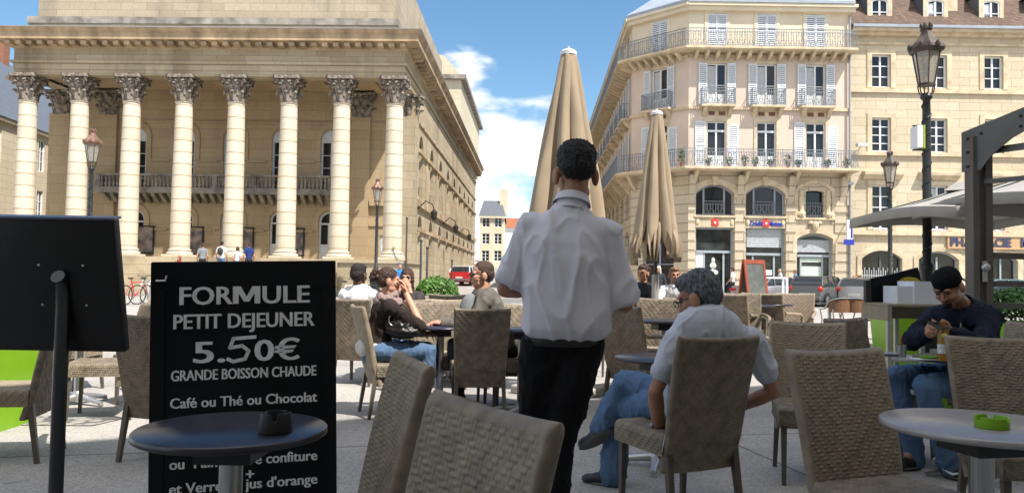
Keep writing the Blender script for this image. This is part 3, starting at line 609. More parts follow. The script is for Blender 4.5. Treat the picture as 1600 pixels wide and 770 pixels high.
window(ch, 2.05, 2.2, .1, 4.2, .3, 2, 2, .25, M_zinc); window(ch, 2.05, 1.8, 4.95, 6.6, .4, 2, 2, .25, M_zinc)
m = fr.mb()
for x, w in fb[:2]:
    arch_frame(m, x, w + .7, 6.0, 7.1, .6, .34, -.07, -.001, bottom=False); m.prism([(x - .14, 6.72), (x + .14, 6.72), (x + .2, 7.25), (x - .2, 7.25)], 'Y', -.13, -.071)
    m.box(x - w / 2 - .1, x + w / 2 + .1, -.12, .1, 4.83, 4.94); m.box(x - w / 2, x + w / 2, -.03, .2, 4.25, 4.82)
    for s_ in (-1, 1): m.ell((x + s_ * (w / 2 - .12), -.05, 4.55), (.12, .05, .18), n=8, m=6)
x, w = fb[2]
arch_frame(m, x, w + .5, 2.8, 4.25, .42, .25, -.08, -.001, bottom=False); arch_frame(m, x, 2.4, 4.9, 7.1, .55, .2, -.06, -.001, bottom=False)
m.box(x - 1.15, x + 1.15, -.12, .1, 4.78, 4.9)
for s_ in (-1, 1):
    m.lathe([(.16, 4.92), (.22, 5.1), (.12, 5.4), (.2, 5.9), (.1, 6.3), (.15, 6.5)], (x + s_ * .78, -.02, 0), 8)
    m.ell((x + s_ * .85, -.05, 5.1), (.22, .12, .16), n=8, m=6)
m.ell((x, -.15, 4.4), (.2, .16, .3), n=10, m=8); m.ell((x - .25, -.1, 4.6), (.16, .1, .1), n=8, m=6); m.ell((x + .25, -.1, 4.6), (.16, .1, .1), n=8, m=6)
fr.put(m, 'carved_trim', M_trim)
# quoins, pilasters
for x0, x1 in ((.0, .42), (2.75, 3.35), (5.75, 6.35), (8.62, 9.6)):
    z = .1; m = fr.mb()
    while z < 5.2: m.box(x0 + .001, x1, -.07, -.001, z + .02, z + .52); z += .56
    m.box(x0, x1, -.1, -.001, 5.25, 5.4); m.prism([(-.001, 7.3), (-.5, 7.3), (-.3, 6.8), (-.1, 6.2), (-.001, 5.8)], 'X', (x0 + x1) / 2 - .18, (x0 + x1) / 2 + .18); fr.put(m, 'rusticated_pier', M_ash)
for i, (x, w) in enumerate(fb[:2]):
    m = fr.mb(); arch_frame(m, x, w, 4.95, 6.75, .5, .08, .24, .32)
    for q in (-.27, .27): m.box(x + q * w - .05, x + q * w + .05, .23, .33, 5.02, 6.6)
    o = fr.put(m, 'window', M_zinc); m = fr.mb(); arch_panel(m, x, w, 4.95, 6.75, .5, .33, .34); fr.put(m, 'pane', M_glass, o)
    railing(fr, x - w * .27, x + w * .27, 4.96, .85, .12, o, False, .16)
o = window(fr, fb[2][0], 1.05, 4.9, 6.5, .08, 1, 1, .3, M_dark); railing(fr, fb[2][0] - .5, fb[2][0] + .5, 4.92, .85, .1, o, False, .14)
M_sf = mat('grey_blue_shopfront', (0.33, 0.38, 0.41), 0.5, var=.08)
M_shopglass = mat('shop_glass', (0.03, 0.035, 0.035), 0.08, var=.9, vscale=1.1, spec=.6)
def shopfront(x, w, zt, rise, posts, band, extra):
    m = fr.mb(); arch_frame(m, x, w, .1, zt, rise, .1, .26, .36, bottom=False); m.box(x - w / 2 + .1, x + w / 2 - .1, .25, .35, .1, .3)
    for p in posts: m.box(x + p - .05, x + p + .05, .26, .35, .3, band)
    m.box(x - w / 2 + .1, x + w / 2 - .1, .2, .36, band, band + .14)
    o = fr.put(m, 'shopfront', M_sf); m = fr.mb(); arch_panel(m, x, w, .1, zt, rise, .37, .38); fr.put(m, 'pane', M_shopglass, o)
    return o
s1 = shopfront(*fb[0], 4.24, 0, (-.55, .6), 2.75, 0); s2 = shopfront(*fb[1], 4.24, 0, (-.65, .6), 2.65, 0); s3 = shopfront(*fb[2], 3.95, .3, (-.72, .55), 2.6, 0)
m = fr.mb(); m.box(fb[0][0] - 1.02, fb[0][0] - .61, .27, .34, .3, 2.74); fr.put(m, 'white_panel', M_white, s1)
m = fr.mb()
for r_, z in ((.2, .6), (.3, .9), (.22, 1.25), (.32, 1.6), (.2, 2.0), (.12, 2.3)): m.ell((fb[0][0], .33, z), (r_, .03, .2), n=10, m=6)
fr.put(m, 'window_display', mat('frosted_ornament', (.45, .47, .46), .5, var=.5, vscale=6), s1)
for s_, (x, w), zt, n in ((s2, fb[1], 4.2, 9), (s3, fb[2], 3.6, 6)):
    m = fr.mb()
    for i in range(n): z = zt - .12 * i; m.box(x - w / 2 + .12, x + w / 2 - .12, .22 + .004 * (i % 2), .3, z - .115, z)
    fr.put(m, 'roller_shutter', mat('grey_roller_shutter', (.4, .43, .45), .5, var=.15), s_)
m = fr.mb(); m.box(fb[2][0] - .66, fb[2][0] + .5, .29, .35, .32, 2.05); m.box(fb[2][0] - .66, fb[2][0] + .5, .3, .35, 2.3, 2.55); fr.put(m, 'pale_blind', mat('pale_green_blind', (.5, .58, .52), .7, var=.08), s3)
m = fr.mb(); m.box(fb[1][0] - .3, fb[1][0] + .5, .3, .34, 1.5, 1.8); m.box(fb[1][0] - .1, fb[1][0] + .8, .28, .34, .85, .95); fr.put(m, 'window_card', M_white, s2)
# shop lettering
M_red = mat('red_sign', (.6, .05, .03), .4); M_blue = mat('blue_sign_letters', (.03, .05, .35), .4)
def emblem(x, z, y=-.06):
    m = fr.mb()
    for a in range(4): m.ell((x + .13 * math.cos(a * PI / 2 + PI / 4), y, z + .13 * math.sin(a * PI / 2 + PI / 4) + .02), (.13, .03, .13), n=10, m=6)
    m.ell((x, y, z + .2), (.09, .03, .1), n=8, m=6); o = fr.put(m, 'shop_emblem', M_red)
    m = fr.mb(); m.prism([(x - .08, z + .08), (x + .08, z + .08), (x, z - .1)], 'Y', y - .045, y - .03); fr.put(m, 'emblem_mark', M_white, o)
emblem(fb[0][0], 4.5); emblem(fb[1][0] + .02, 4.5)
for txt, dx, wd in (('Crédit', -.55, .78), ('Mutuel', .6, .8)):
    m = fr.mb(); vs, fs = text_mesh(txt, .4, fb[1][0] + dx, 4.38, wd, .03, .02); m.add([(a, b - .055, c) for a, b, c in vs], fs); fr.put(m, 'lettering', M_blue)
# drain pipe, flower pots on the balcony, hanging sign
m = MB(); m.tube([(19.75, 44.85, 0), (19.75, 44.85, 7.4)], .06, 8); m.tube([(19.75, 44.6, 7.9), (19.75, 44.85, 8.4), (19.75, 44.85, 16.9)], .06, 8); m.build('drain_pipe', M_iron, pink, True, BO)
m = MB(); m.box(19.3, 19.65, 44.2, 44.3, 3.6, 4.75); m.tube([(19.5, 44.25, 4.6), (19.5, 45, 4.6)], .03, 6); o = m.build('hanging_sign', M_white, pink, org=BO)
m = MB(); m.box(19.1, 19.7, 44.17, 44.195, 3.3, 3.62); m.box(19.52, 19.62, 44.185, 44.199, 3.7, 4.7); m.build('sign_stripe', M_blue, o, org=BO)
M_leaf = mat('leaf_green', (.07, .13, .035), .6, var=.5, vscale=8); M_terra = mat('terracotta', (.3, .14, .09), .8, var=.2)
def tuft(m, c, r, h, n, seed, leaf=.07):
    rg = random.Random(seed)
    for i in range(n):
        a = rg.uniform(0, 2 * PI); q = rg.random() ** .5; p = Vector(c) + Vector((r * q * math.cos(a), r * q * math.sin(a), h * rg.random())); d = Vector((rg.uniform(-1, 1), rg.uniform(-1, 1), rg.uniform(-.3, 1))).normalized(); s_ = d.cross(Vector((rg.uniform(-1, 1), rg.uniform(-1, 1), rg.uniform(-1, 1)))).normalized()
        m.add([p - d * leaf, p + s_ * leaf * .45, p + d * leaf, p - s_ * leaf * .45], [(0, 1, 2, 3)])
for i, (x, h) in enumerate([(-.55, .75), (1.0, .3), (2.2, .35), (3.1, .5), (3.7, .35), (4.6, .3), (5.6, .55), (6.2, .25), (7.9, .3), (9.0, .4)]):
    p = fr.T @ Vector((x, -.75, Z1 + .001))
    t = thing('balcony_plant', ['tall leafy potted plant on the balcony corner above the arched shop', 'small potted plant standing on the long first floor balcony'][0 if i == 0 else 1], 'potted plant', p, 0, 'potted plants along the first floor balcony')
    m = MB(); m.lathe([(.09, 0), (.12, .2), (.13, .22)], n=10); m.build('pot', M_terra, t, True)
    m = MB(); tuft(m, (0, 0, .22), .2, h, 60, i, .09); m.build('foliage', M_leaf, t)
# ------------------------------------------------------------------ stone building on the right
M_st = stone('cream_ashlar', (.58, .5, .37), (.52, .44, .31), 1.25, .5, .012, stain=(.3, .24, .17), stain_amt=.25)
M_tile = stone('brown_roof_tile', (.16, .11, .085), (.1, .07, .055), .25, .16, .012, stain=(.06, .05, .045), stain_amt=.5)
SO = Vector((28, 48, 0)); stonehouse = thing('stone_building', 'long cream stone building with brown tiled roof and dormers behind the tall lamp', 'building', SO)
sf = Face((20.02, 45.6), (44, 45.6), stonehouse, SO)
sx = [1.95 + 3.37 * k for k in range(7)]
hs = []
for x in sx: hs += [(x, 1.1, 12.85, 14.8, 0), (x, 1.1, 8.98, 10.98, 0), (x, 1.1, 4.35, 6.95, 0), (x, 2.35 if x < 8 else 2.6, .1, 3.05, .45)]
m = sf.mb(); wall_holes(m, 0, sf.L, -.2, 16.2, hs, .28); sf.put(m, 'wall', M_st)
m = sf.mb()
for x in sx:
    for zb, zt in ((12.85, 14.8), (8.98, 10.98), (4.35, 6.95)): arch_frame(m, x, 1.7, zb - .05, zt + .3, 0, .28, -.05, -.001, bottom=False)
    m.prism([(-.001, 7.3), (-.1, 7.3), (-.4, 7.55), (-.42, 7.72), (-.001, 7.8)], 'X', x - 1.15, x + 1.15)
    arch_frame(m, x, 2.95 if x < 8 else 3.2, .1, 3.35, .6, .28, -.06, -.001, bottom=False)
m.box(0, sf.L, -.14, -.001, 12.5, 12.72); m.box(0, sf.L, -.16, -.001, 8.72, 8.93); m.box(0, sf.L, -.2, -.001, 3.98, 4.25); m.box(0, sf.L, -.1, -.001, 15.4, 15.55); m.box(0, sf.L, -.08, -.001, -.1, .7)
sf.put(m, 'stone_trim', mat('trim_limestone', (.55, .46, .32), .9, var=.25, vscale=1.5, bump=.2, bscale=15))
m = sf.mb(); m.box(0, sf.L, -.3, .1, 15.9, 16.1); m.box(0, sf.L, -.55, .1, 16.1, 16.3); o = sf.put(m, 'cornice', M_trim)
m = sf.mb(); m.box(0, sf.L, -.68, -.5, 16.29, 16.45); sf.put(m, 'gutter', M_zinc, o)
for x in sx:
    window(sf, x, 1.1, 12.85, 14.8, 0, 3, 2, .2); window(sf, x, 1.1, 8.98, 10.98, 0, 4, 2, .2); window(sf, x, 1.1, 4.35, 6.95, 0, 4, 2, .2)
    w = 2.35 if x < 8 else 2.6
    o = window(sf, x, w, .1, 3.05, .45, 1, 2 if x < 8 else 3, .25, mat('dark_gate', (.09, .1, .11), .5) if x < 4 else M_sf)
    if x < 4:
        m = sf.mb()
        for i in range(17): xx = x - w / 2 + w * (i + .5) / 17; m.box(xx - .02, xx + .02, .1, .14, .1, 1.9 + .15 * (i % 2))
        m.box(x - w / 2, x + w / 2, .09, .15, 1.55, 1.6); sf.put(m, 'gate_bars', mat('pale_iron', (.42, .44, .46), .5), o)
    m = sf.mb(); m.box(x - .55, x + .55, -.08, .1, 4.26, 4.36); sf.put(m, 'window_box', mat('flower_box', (.45, .4, .4), .8, var=.5, vscale=12))
m = sf.mb(); m.add([(0, -.5, 16.44), (sf.L, -.5, 16.44), (sf.L, 4.6, 22.5), (0, 4.6, 22.5), (0, 9, 16.4), (sf.L, 9, 16.4)], [(0, 1, 2, 3), (3, 2, 5, 4), (0, 3, 4), (1, 5, 2)]); rf = sf.put(m, 'roof', M_tile)
for x in sx:
    m = sf.mb(); wall_holes(m, x - .75, x + .75, 16.5, 18.6, [(x, 1.0, 16.75, 18.25, .12)], .15, .15); m.box(x - .85, x + .85, .05, .35, 18.6, 18.75); m.prism([(x - .9, 18.75), (x + .9, 18.75), (x, 19.25)], 'Y', .02, .5)
    o = sf.put(m, 'dormer', M_trim); window(sf, x, 1.0, 16.75, 18.25, .12, 2, 2, .24).parent = o
    m = sf.mb(); m.box(x - .75, x - .7, .151, 2.4, 16.5, 18.6); m.box(x + .7, x + .75, .151, 2.4, 16.5, 18.6); m.add([(x - .9, .1, 18.7), (x, .1, 19.22), (x + .9, .1, 18.7), (x - .9, 2.7, 18.7), (x, 2.9, 19.22), (x + .9, 2.7, 18.7)], [(0, 1, 4, 3), (1, 2, 5, 4)]); sf.put(m, 'dormer_side', M_slate, o)
m = sf.mb(); m.box(6.0, 6.9, .6, 1.6, 16.6, 21); sf.put(m, 'chimney', M_trim, rf)
m = sf.mb(); vs, fs = text_mesh('PHARMACIE   MARECHAL', .75, 9.75, 3.38, 7.6, .03, .03); m.add([(a, b - .16, c) for a, b, c in vs], fs); o = sf.put(m, 'lettering', mat('dark_blue_letter', (.05, .06, .12), .4))
m = sf.mb(); m.box(5.8, 13.7, -.14, -.065, 3.26, 3.98); m.box(5.8, 13.7, -.19, -.141, 3.24, 3.34); sf.put(m, 'fascia', mat('orange_brown_fascia', (.5, .32, .17), .6, var=.15), o)
m = sf.mb(); m.box(.55, 1.0, -.06, -.002, .9, 1.6) if False else m.box(.25, .72, -.06, -.002, 1.0, 1.55); sf.put(m, 'wall_plaque', mat('orange_plaque', (.45, .2, .08), .6, var=.2, vscale=6))
m = MB(); m.box(20.02, 44, 46.4, 54, -.2, 16.3); m.build('rear_block', M_st, stonehouse, org=SO)
m = MB(); m.box(12.4, 19.88, 45.5, 84, -.2, ZE + .2); m.box(10.9, 12.4, 47.2, 84, -.2, ZE + .2); m.box(9.4, 10.9, 49.2, 84, -.2, ZE); m.build('inner_block', M_dark, pink, org=BO)
# floodlights and lanterns bracketed on the walls
for i, (px, py) in enumerate(((1350, 228), (1328, 288))):
    p = at(px, py, 45.2); t = thing('wall_floodlight', ['white floodlight on an arm from the cream stone wall', 'dark wall lantern bracket beside the drain pipe'][i], 'floodlight', (p.x, 45.6, p.z))
    m = MB(); m.tube([(0, -.02, 0), (-.2, -.3, .1), (-.3, -.5, 0)], .03, 6); m.build('arm', M_iron, t)
    m = MB(); m.box(-.55, .0, -.9, -.5, -.08, .08); m.build('lamp_head', M_white if i == 0 else M_iron, t)
# ------------------------------------------------------------------ far street and building beyond the colonnade
def simple_house(name, label, p, q, depth, h, roof_h, wall, roofm, cols, rows, z0=0.0, mans=False, group=None, skirt=2.0):
    d = (Vector(q) - Vector(p)); L_ = d.length; mid = (Vector(p) + Vector(q)) / 2; org = Vector((mid.x, mid.y, z0))
    t = thing(name, label, 'house', org, 0, group); fc = Face(p, q, t, org)
    hs = [(L_ * (i + .5) / cols, 1.0, z0 + .9 + h / rows * j, z0 + .9 + h / rows * j + h / rows * .62, 0) for i in range(cols) for j in range(rows)]
    m = fc.mb(); wall_holes(m, 0, L_, z0 - skirt, z0 + h, hs, .2); m.box(0, L_, .4, depth, z0 - skirt, z0 + h); m.box(0.001, .3, .002, .4, z0 - skirt, z0 + h); m.box(L_ - .3, L_ - .001, .002, .4, z0 - skirt, z0 + h); m.box(-.2, L_ + .2, -.3, .0, z0 + h - .2, z0 + h + .05); fc.put(m, 'wall', wall)
    for x, w, zb, zt, _ in hs: window(fc, x, w, zb, zt, 0, 3, 2, .16)
    m = fc.mb(); i0 = 1.2 if mans else depth / 2
    if mans: m.add([(-.2, -.3, z0 + h + .05), (L_ + .2, -.3, z0 + h + .05), (L_ - .4, i0, z0 + h + roof_h), (.4, i0, z0 + h + roof_h), (-.2, depth, z0 + h), (L_ + .2, depth, z0 + h), (L_ - .4, depth - 1, z0 + h + roof_h), (.4, depth - 1, z0 + h + roof_h)], [(0, 1, 2, 3), (1, 5, 6, 2), (5, 4, 7, 6), (4, 0, 3, 7), (3, 2, 6, 7)])
    else: m.add([(-.2, -.4, z0 + h + .05), (L_ + .2, -.4, z0 + h + .05), (L_ + .2, i0, z0 + h + roof_h), (-.2, i0, z0 + h + roof_h), (-.2, depth + .3, z0 + h), (L_ + .2, depth + .3, z0 + h)], [(0, 1, 2, 3), (3, 2, 5, 4), (0, 3, 4), (1, 5, 2)])
    rf = fc.put(m, 'roof', roofm); m = fc.mb(); m.box(L_ * .8, L_ * .8 + 1, i0 - .4, i0 + .5, z0 + h + .3, z0 + h + roof_h + 1.6); fc.put(m, 'chimney', M_brick if not mans else M_cream, rf)
    return t
M_orange = stone('red_roof_tile', (.36, .14, .07), (.28, .1, .05), .3, .2, .012, stain_amt=.3)
simple_house('town_house', 'tall white town house with slate mansard roof at the end of the street', (-4.4, 104), (-1.1, 104), 14, 6.9, 2.3, M_cream, M_slate, 2, 3, 2.3, True)
simple_house('town_house', 'low white house with a red tiled roof closing the street', (-3.2, 138), (8, 138), 10, 6.2, 2.2, M_white, M_orange, 4, 2, 3.6)
simple_house('town_house', 'cream house with a red tiled roof far down the street behind the waiter', (3.6, 118), (12, 118), 10, 6.3, 2.4, M_cream, M_orange, 3, 3, 2.8)
simple_house('old_town_house', 'ornate cream house with grey slate roof seen between the leftmost columns', (-36.4, 50), (-38.9, 72), 14, 12.0, 7.5, M_st, M_slate, 7, 3, 0.0)
simple_house('old_town_house', 'cream house beyond the ornate slate roofed one, past the colonnade', (-39.2, 73), (-46, 96), 14, 11.5, 7, M_cream, M_slate, 6, 3, 0.0)
# the cafe's own house behind the camera, whose shade covers the near tables
cd = Vector((math.cos(R(30)), math.sin(R(30)), 0)); cp = Vector((0, -2.0, 0)); p0, p1 = cp + cd * 26, cp - cd * 26
cafe = simple_house('cafe_house', 'cream town house of the cafe behind the near tables', (p0.x, p0.y), (p1.x, p1.y), 10, 11.85, .5, M_cream, M_zinc, 16, 3, 0.0, True)
# ------------------------------------------------------------------ woven chairs
def weave_mat():
    m = bpy.data.materials.new('woven_resin'); m.use_nodes = True; nt = m.node_tree; N = nt.nodes; L = nt.links; b = N['Principled BSDF']; b.inputs['Roughness'].default_value = 0.5; b.inputs['Specular IOR Level'].default_value = 0.35
    tc = N.new('ShaderNodeTexCoord'); n = N.new('ShaderNodeTexNoise'); n.inputs['Scale'].default_value = 18; n.inputs['Detail'].default_value = 5; L.new(tc.outputs['Object'], n.inputs['Vector'])
    oi = N.new('ShaderNodeObjectInfo'); ad = N.new('ShaderNodeMath'); ad.operation = 'MULTIPLY_ADD'; ad.inputs[1].default_value = .4; L.new(oi.outputs['Random'], ad.inputs[0]); L.new(n.outputs['Fac'], ad.inputs[2])
    r = N.new('ShaderNodeValToRGB'); r.color_ramp.elements[0].position = .35; r.color_ramp.elements[1].position = .9; r.color_ramp.elements[0].color = (.1, .083, .063, 1); r.color_ramp.elements[1].color = (.285, .228, .162, 1)
    L.new(ad.outputs[0], r.inputs[0]); L.new(r.outputs[0], b.inputs['Base Color']); return m
M_weave = weave_mat()
M_leg = mat('taupe_chair_leg', (.1, .082, .064), .4, var=.15, vscale=20)
PITCH, AMP = .0138, .0062
def weave_h(x, z, fold=True):
    i = np.floor(np.abs(x) / PITCH) if fold else np.floor(x / PITCH); j = np.floor(z / PITCH); fx = np.abs(x) / PITCH % 1 if fold else x / PITCH % 1; fz = z / PITCH % 1
    q = (i - j) % 4; over = q < 2
    prof = lambda t: 1 - np.abs(2 * t - 1) ** 3
    end = lambda t: 1 - np.abs(2 * t - 1) ** 6
    a = prof(fz) * end((q + fx) / 2); b = prof(fx) * end((3 - q + fz) / 2) * .7
    return AMP * (np.where(over, a, b) - .75)
def grid_obj(name, pts, nu, nv, closed_u, mt, parent, caps=True, smooth=True):
    """mesh from an array of points nv x nu"""
    me = bpy.data.meshes.new(name); k = np.arange(nv - 1)[:, None] * nu + np.arange(nu if closed_u else nu - 1)[None, :]
    k2 = np.arange(nv - 1)[:, None] * nu + (np.arange(nu if closed_u else nu - 1)[None, :] + 1) % nu
    q = np.stack([k, k2, k2 + nu, k + nu], -1).reshape(-1, 4); faces = q.tolist()
    if caps and closed_u: faces += [list(range(nu))[::-1], list(range((nv - 1) * nu, nv * nu))]
    me.from_pydata(pts.reshape(-1, 3).tolist(), [], faces); me.update(); me.materials.append(mt)
    me.polygons.foreach_set('use_smooth', [smooth] * len(me.polygons))
    o = bpy.data.objects.new(name, me); COL.objects.link(o); o.parent = parent; return o
def back_mesh(parent, w, z0, z1, y0, lean, curve):
    t = .024; per = 3.6
    nx = int(w / PITCH * per); xs = np.linspace(-w / 2 + .012, w / 2 - .012, nx); side = np.linspace(-PI / 2, PI / 2, 7)[1:-1]
    px = np.concatenate([xs, w / 2 - .012 + .014 * np.cos(side), xs[::-1], -w / 2 + .012 - .014 * np.cos(side)])
    py = np.concatenate([-t * np.ones(nx), t * np.sin(side), t * np.ones(nx), -t * np.sin(side)])
    ny = np.concatenate([-np.ones(nx), np.zeros(5), np.ones(nx), np.zeros(5)])
    nz = int((z1 - z0) / PITCH * per); zs = np.linspace(z0, z1, nz); top = [(z1 + .012, .85), (z1 + .021, .5), (z1 + .024, .1)]; bot = [(z0 - .006, .6)]
    Z = np.array([b[0] for b in bot] + list(zs) + [p[0] for p in top]); S = np.array([b[1] for b in bot] + [1.0] * nz + [p[1] for p in top])
    X, ZZ = np.meshgrid(px, Z); Y0 = np.meshgrid(py, Z)[0]; NY = np.meshgrid(ny, Z)[0]; SS = np.meshgrid(px, S)[1]
    taper = 1 - .10 * np.clip((z1 - ZZ) / (z1 - z0), 0, 1) ** 1.3
    h = weave_h(X, ZZ) * (SS > .95) * (np.abs(X) < w / 2 - .018)
    yy = Y0 * SS + NY * h
    q = np.clip((ZZ - .42) / (z1 - .42), -.6, 1.1)
    yc = y0 - lean * (q + .55 * np.maximum(q, 0) ** 2 * .6) + np.where(q < 0, -lean * q * .9, 0) + curve * (1 - (2 * X / w) ** 2) * -1
    rim = np.clip((np.abs(X) - (w / 2 - .03)) / .03, 0, 1)
    P = np.stack([X * taper, yc + yy, ZZ + .012 * (2 * X / w) ** 2 * np.clip((ZZ - z0) / (z1 - z0), 0, 1)], -1)
    return grid_obj('backrest', P, len(px), len(Z), True, M_weave, parent)
def seat_mesh(parent, w, d, z1, th, y0):
    per = 3.2; r = .03
    # profile across: over the top and down the sides, swept front to back
    n = int(w / PITCH * per); xt = np.linspace(-w / 2 + r, w / 2 - r, n); m_ = int(th / PITCH * per); zt = np.linspace(0, th - r, m_); a = np.linspace(0, PI / 2, 5)[1:-1]
    lx = np.concatenate([-w / 2 * np.ones(m_), -w / 2 + r - r * np.cos(a), xt, w / 2 - r + r * np.sin(a), w / 2 * np.ones(m_)])
    lz = np.concatenate([zt, th - r + r * np.sin(a), th * np.ones(n), th - r + r * np.cos(a), zt[::-1]])
    nxv = np.concatenate([-np.ones(m_), -np.cos(a), np.zeros(n), np.sin(a), np.ones(m_)]); nzv = np.concatenate([np.zeros(m_), np.sin(a), np.ones(n), np.cos(a), np.zeros(m_)])
    arcl = np.concatenate([[0], np.cumsum(np.hypot(np.diff(lx), np.diff(lz)))]); arcl -= arcl[-1] / 2
    nf = int(d / PITCH * per); ys = np.linspace(y0, y0 + d - r, nf); fr = [(y0 + d - r + r * math.sin(t), r - r * math.cos(t)) for t in np.linspace(0, PI / 2, 5)[1:]]
    rows = []
    for y in ys:
        h = weave_h(arcl, np.full_like(arcl, y + 2)); sag = .012 * (1 - (2 * lx / w) ** 2).clip(0) * math.sin(PI * min(1, max(0, (y - y0) / d))) * (nzv > .9)
        rows.append(np.stack([lx + nxv * h, np.full_like(lx, y), z1 - th + lz + nzv * h - sag], -1))
    for y, dr in fr: rows.append(np.stack([lx - nxv * dr * .3, np.full_like(lx, y), z1 - th + lz - nzv * dr], -1))
    zmid = z1 - th
    last = rows[-1].copy(); k = int(th / PITCH * per)
    for i in range(1, k + 1):
        f = i / k; q = last.copy(); q[:, 2] = zmid + (last[:, 2] - zmid) * (1 - f); q[:, 1] += weave_h(q[:, 0], np.full(len(q), 5 - f * th)) * (f < .96); rows.append(q)
    P = np.array(rows); return grid_obj('seat', P, len(lx), len(rows), False, M_weave, parent)
def make_chair(arms=False):
    t = thing('woven_armchair' if arms else 'woven_chair', 'woven chair', 'chair')
    w = .53 if arms else .47
    seat_mesh(t, w - .01, .44, .46, .11, -.2)
    back_mesh(t, w, .27, .90, -.215, .085, .018)
    for s_ in (-1, 1):
        for y0, y1, z in ((-.2, -.25, .37), (.2, .225, .36)):
            m = MB(); x = s_ * (w / 2 - .04)
            if y0 < 0: m.add([(x - .017 + dx, y0 - .02 + dy, z) for dx, dy in ((0, 0), (.034, 0), (.034, .036), (0, .036))] + [(x + s_ * .012 - .012 + dx, y1 - .02 + dy, 0) for dx, dy in ((0, 0), (.024, 0), (.024, .026), (0, .026))], [(3, 2, 1, 0)[::-1], (4, 5, 6, 7)[::-1], (0, 1, 5, 4)[::-1], (1, 2, 6, 5)[::-1], (2, 3, 7, 6)[::-1], (3, 0, 4, 7)[::-1]])
            else: m.add([(x - .017 + dx, y0 - .02 + dy, z) for dx, dy in ((0, 0), (.034, 0), (.034, .034), (0, .034))] + [(x - .012 + dx, y1 - .03 + dy, 0) for dx, dy in ((0, 0), (.024, 0), (.024, .024), (0, .024))], [(0, 1, 2, 3), (7, 6, 5, 4), (4, 5, 1, 0), (5, 6, 2, 1), (6, 7, 3, 2), (7, 4, 0, 3)])
            m.build('leg', M_leg, t)
        if arms:
            m = MB(); x = s_ * (w / 2 - .0); m.tube([(x, -.26, .68), (x + s_ * .02, -.1, .675), (x + s_ * .02, .1, .66), (x, .19, .63), (x, .21, .6)], .02, 8); m.bar((x, .18, .4), (x, .19, .62), .03, .035); m.build('armrest', M_weave, t, True)
    return t
chair_proto, arm_proto = make_chair(), make_chair(True); used = {'c': False, 'a': False}
def chair(x, y, deg, label, arms=False, sc=1.0):
    """a chair whose sitter looks along deg (0 = straight away from the camera, positive to the left)"""
    k = 'a' if arms else 'c'; p = arm_proto if arms else chair_proto; g = 'woven chairs on the cafe terrace'
    if not used[k]: used[k] = True; p.location = (x, y, 0); p.rotation_euler = (0, 0, R(deg)); p['label'] = label; p['group'] = g; p.scale = (sc,) * 3; return p
    return dup(p, (x, y, 0), R(deg), label, g, (sc,) * 3)
def bchair(px, Y, deg, label, arms=False, sc=1.0):
    """place by the middle of the backrest"""
    a = R(deg); d = Vector((-math.sin(a), math.cos(a))); p = Vector((PX(px, Y), Y)) + d * .32; return chair(p.x, p.y, deg, label, arms, sc)
# near, shaded chairs
bchair(1122, 3.68, 24, 'brown woven chair with the grey haired man in the pale t-shirt sitting on it')
chair(-.624, 2.353, 110, 'brown woven chair seen edge-on, pulled up to the dark table by the price board')
chair(-.317, 1.415, 124, 'closest brown woven chair, its coarse chevron weave filling the bottom middle')
chair(1.40, 2.75, 200, 'brown woven chair left of the pale round table with the green ashtray')
chair(2.40, 3.57, 172, 'brown woven chair behind the pale round table with the green ashtray')
chair(1.86, 4.72, 166, 'empty brown woven chair half hidden behind the grey haired man')
chair(2.62, 5.35, 215, 'brown woven chair left of the man in the black cap, at his table')
chair(3.35, 5.25, 108, 'brown woven chair the man with the black cap is sitting on')
chair(4.75, 6.6, 150, 'brown woven chair at the right edge behind the man with the black cap')
bchair(755, 6.35, 8, 'dark shaded woven chair with its back to us, left of the waiter')
chair(-3.2, 4.95, 100, 'woven chair with dark legs under the black menu stand, beside the lime planter')
bchair(228, 4.75, -14, 'shaded woven chair with its back to us, between menu stand and price board')
# sunlit chairs
chair(-3.35, 6.35, 105, 'sunlit woven chair with its seat to the left, behind the menu stand post')
chair(-4.35, 7.6, 178, 'woven chair facing us behind the far left table')
chair(-3.3, 7.1, 175, 'sunlit woven chair just behind the shaded one left of the price board')
bchair(562, 6.55, -68, 'sunlit woven chair the woman with the hair bun is sitting on')
chair(-.72, 7.4, 184, 'sunlit woven chair facing us beside the woman with the hair bun')
chair(.62, 8.0, 168, 'sunlit woven chair facing us, partly behind the waiter')
bchair(968, 6.9, -52, 'sunlit woven chair seen from behind, right of the waiter', True, 1.02)
chair(1.72, 8.3, 140, 'sunlit woven armchair facing left behind the grey haired man', True, 1.06)
chair(.95, 9.6, 165, 'low sunlit woven chair back between waiter and the dark clothed diner', True, 1.04)
bchair(1138, 10.2, -42, 'sunlit armchair seen from behind, directly right of the grey head', True, 1.08)
chair(3.55, 11.2, 150, 'sunlit woven armchair facing us, in the middle of the right hand row', True, 1.08)
bchair(1196, 11.0, -48, 'sunlit armchair back, second from the right end of the row', True, 1.08)
chair(4.25, 11.6, 155, 'sunlit woven armchair at the right end of the row, before the red chalkboard', True, 1.08)
chair(2.7, 10.9, 170, 'sunlit armchair hidden behind the grey head', True, 1.08)
bchair(548, 8.2, -12, 'sunlit woven chair of the man in the white shirt')
bchair(640, 8.3, 12, 'shaded woven chair back between the hair bun woman and the boxwood planter')
chair(-1.25, 9.6, 182, 'woven chair of the woman with dark glasses holding her hands to her mouth')
bchair(702, 9.0, -35, 'woven chair back just right of the boxwood planter', True, 1.05)
chair(-.06, 7.2, 100, 'woven armchair of the man in glasses and grey jacket', True, 1.0)
chair(1.95, 11.6, 172, 'woven chair of the curly haired man in the dark top', True, 1.0)
chair(2.62, 11.7, 168, 'woven chair of the diner in the white shirt', True, 1.0)
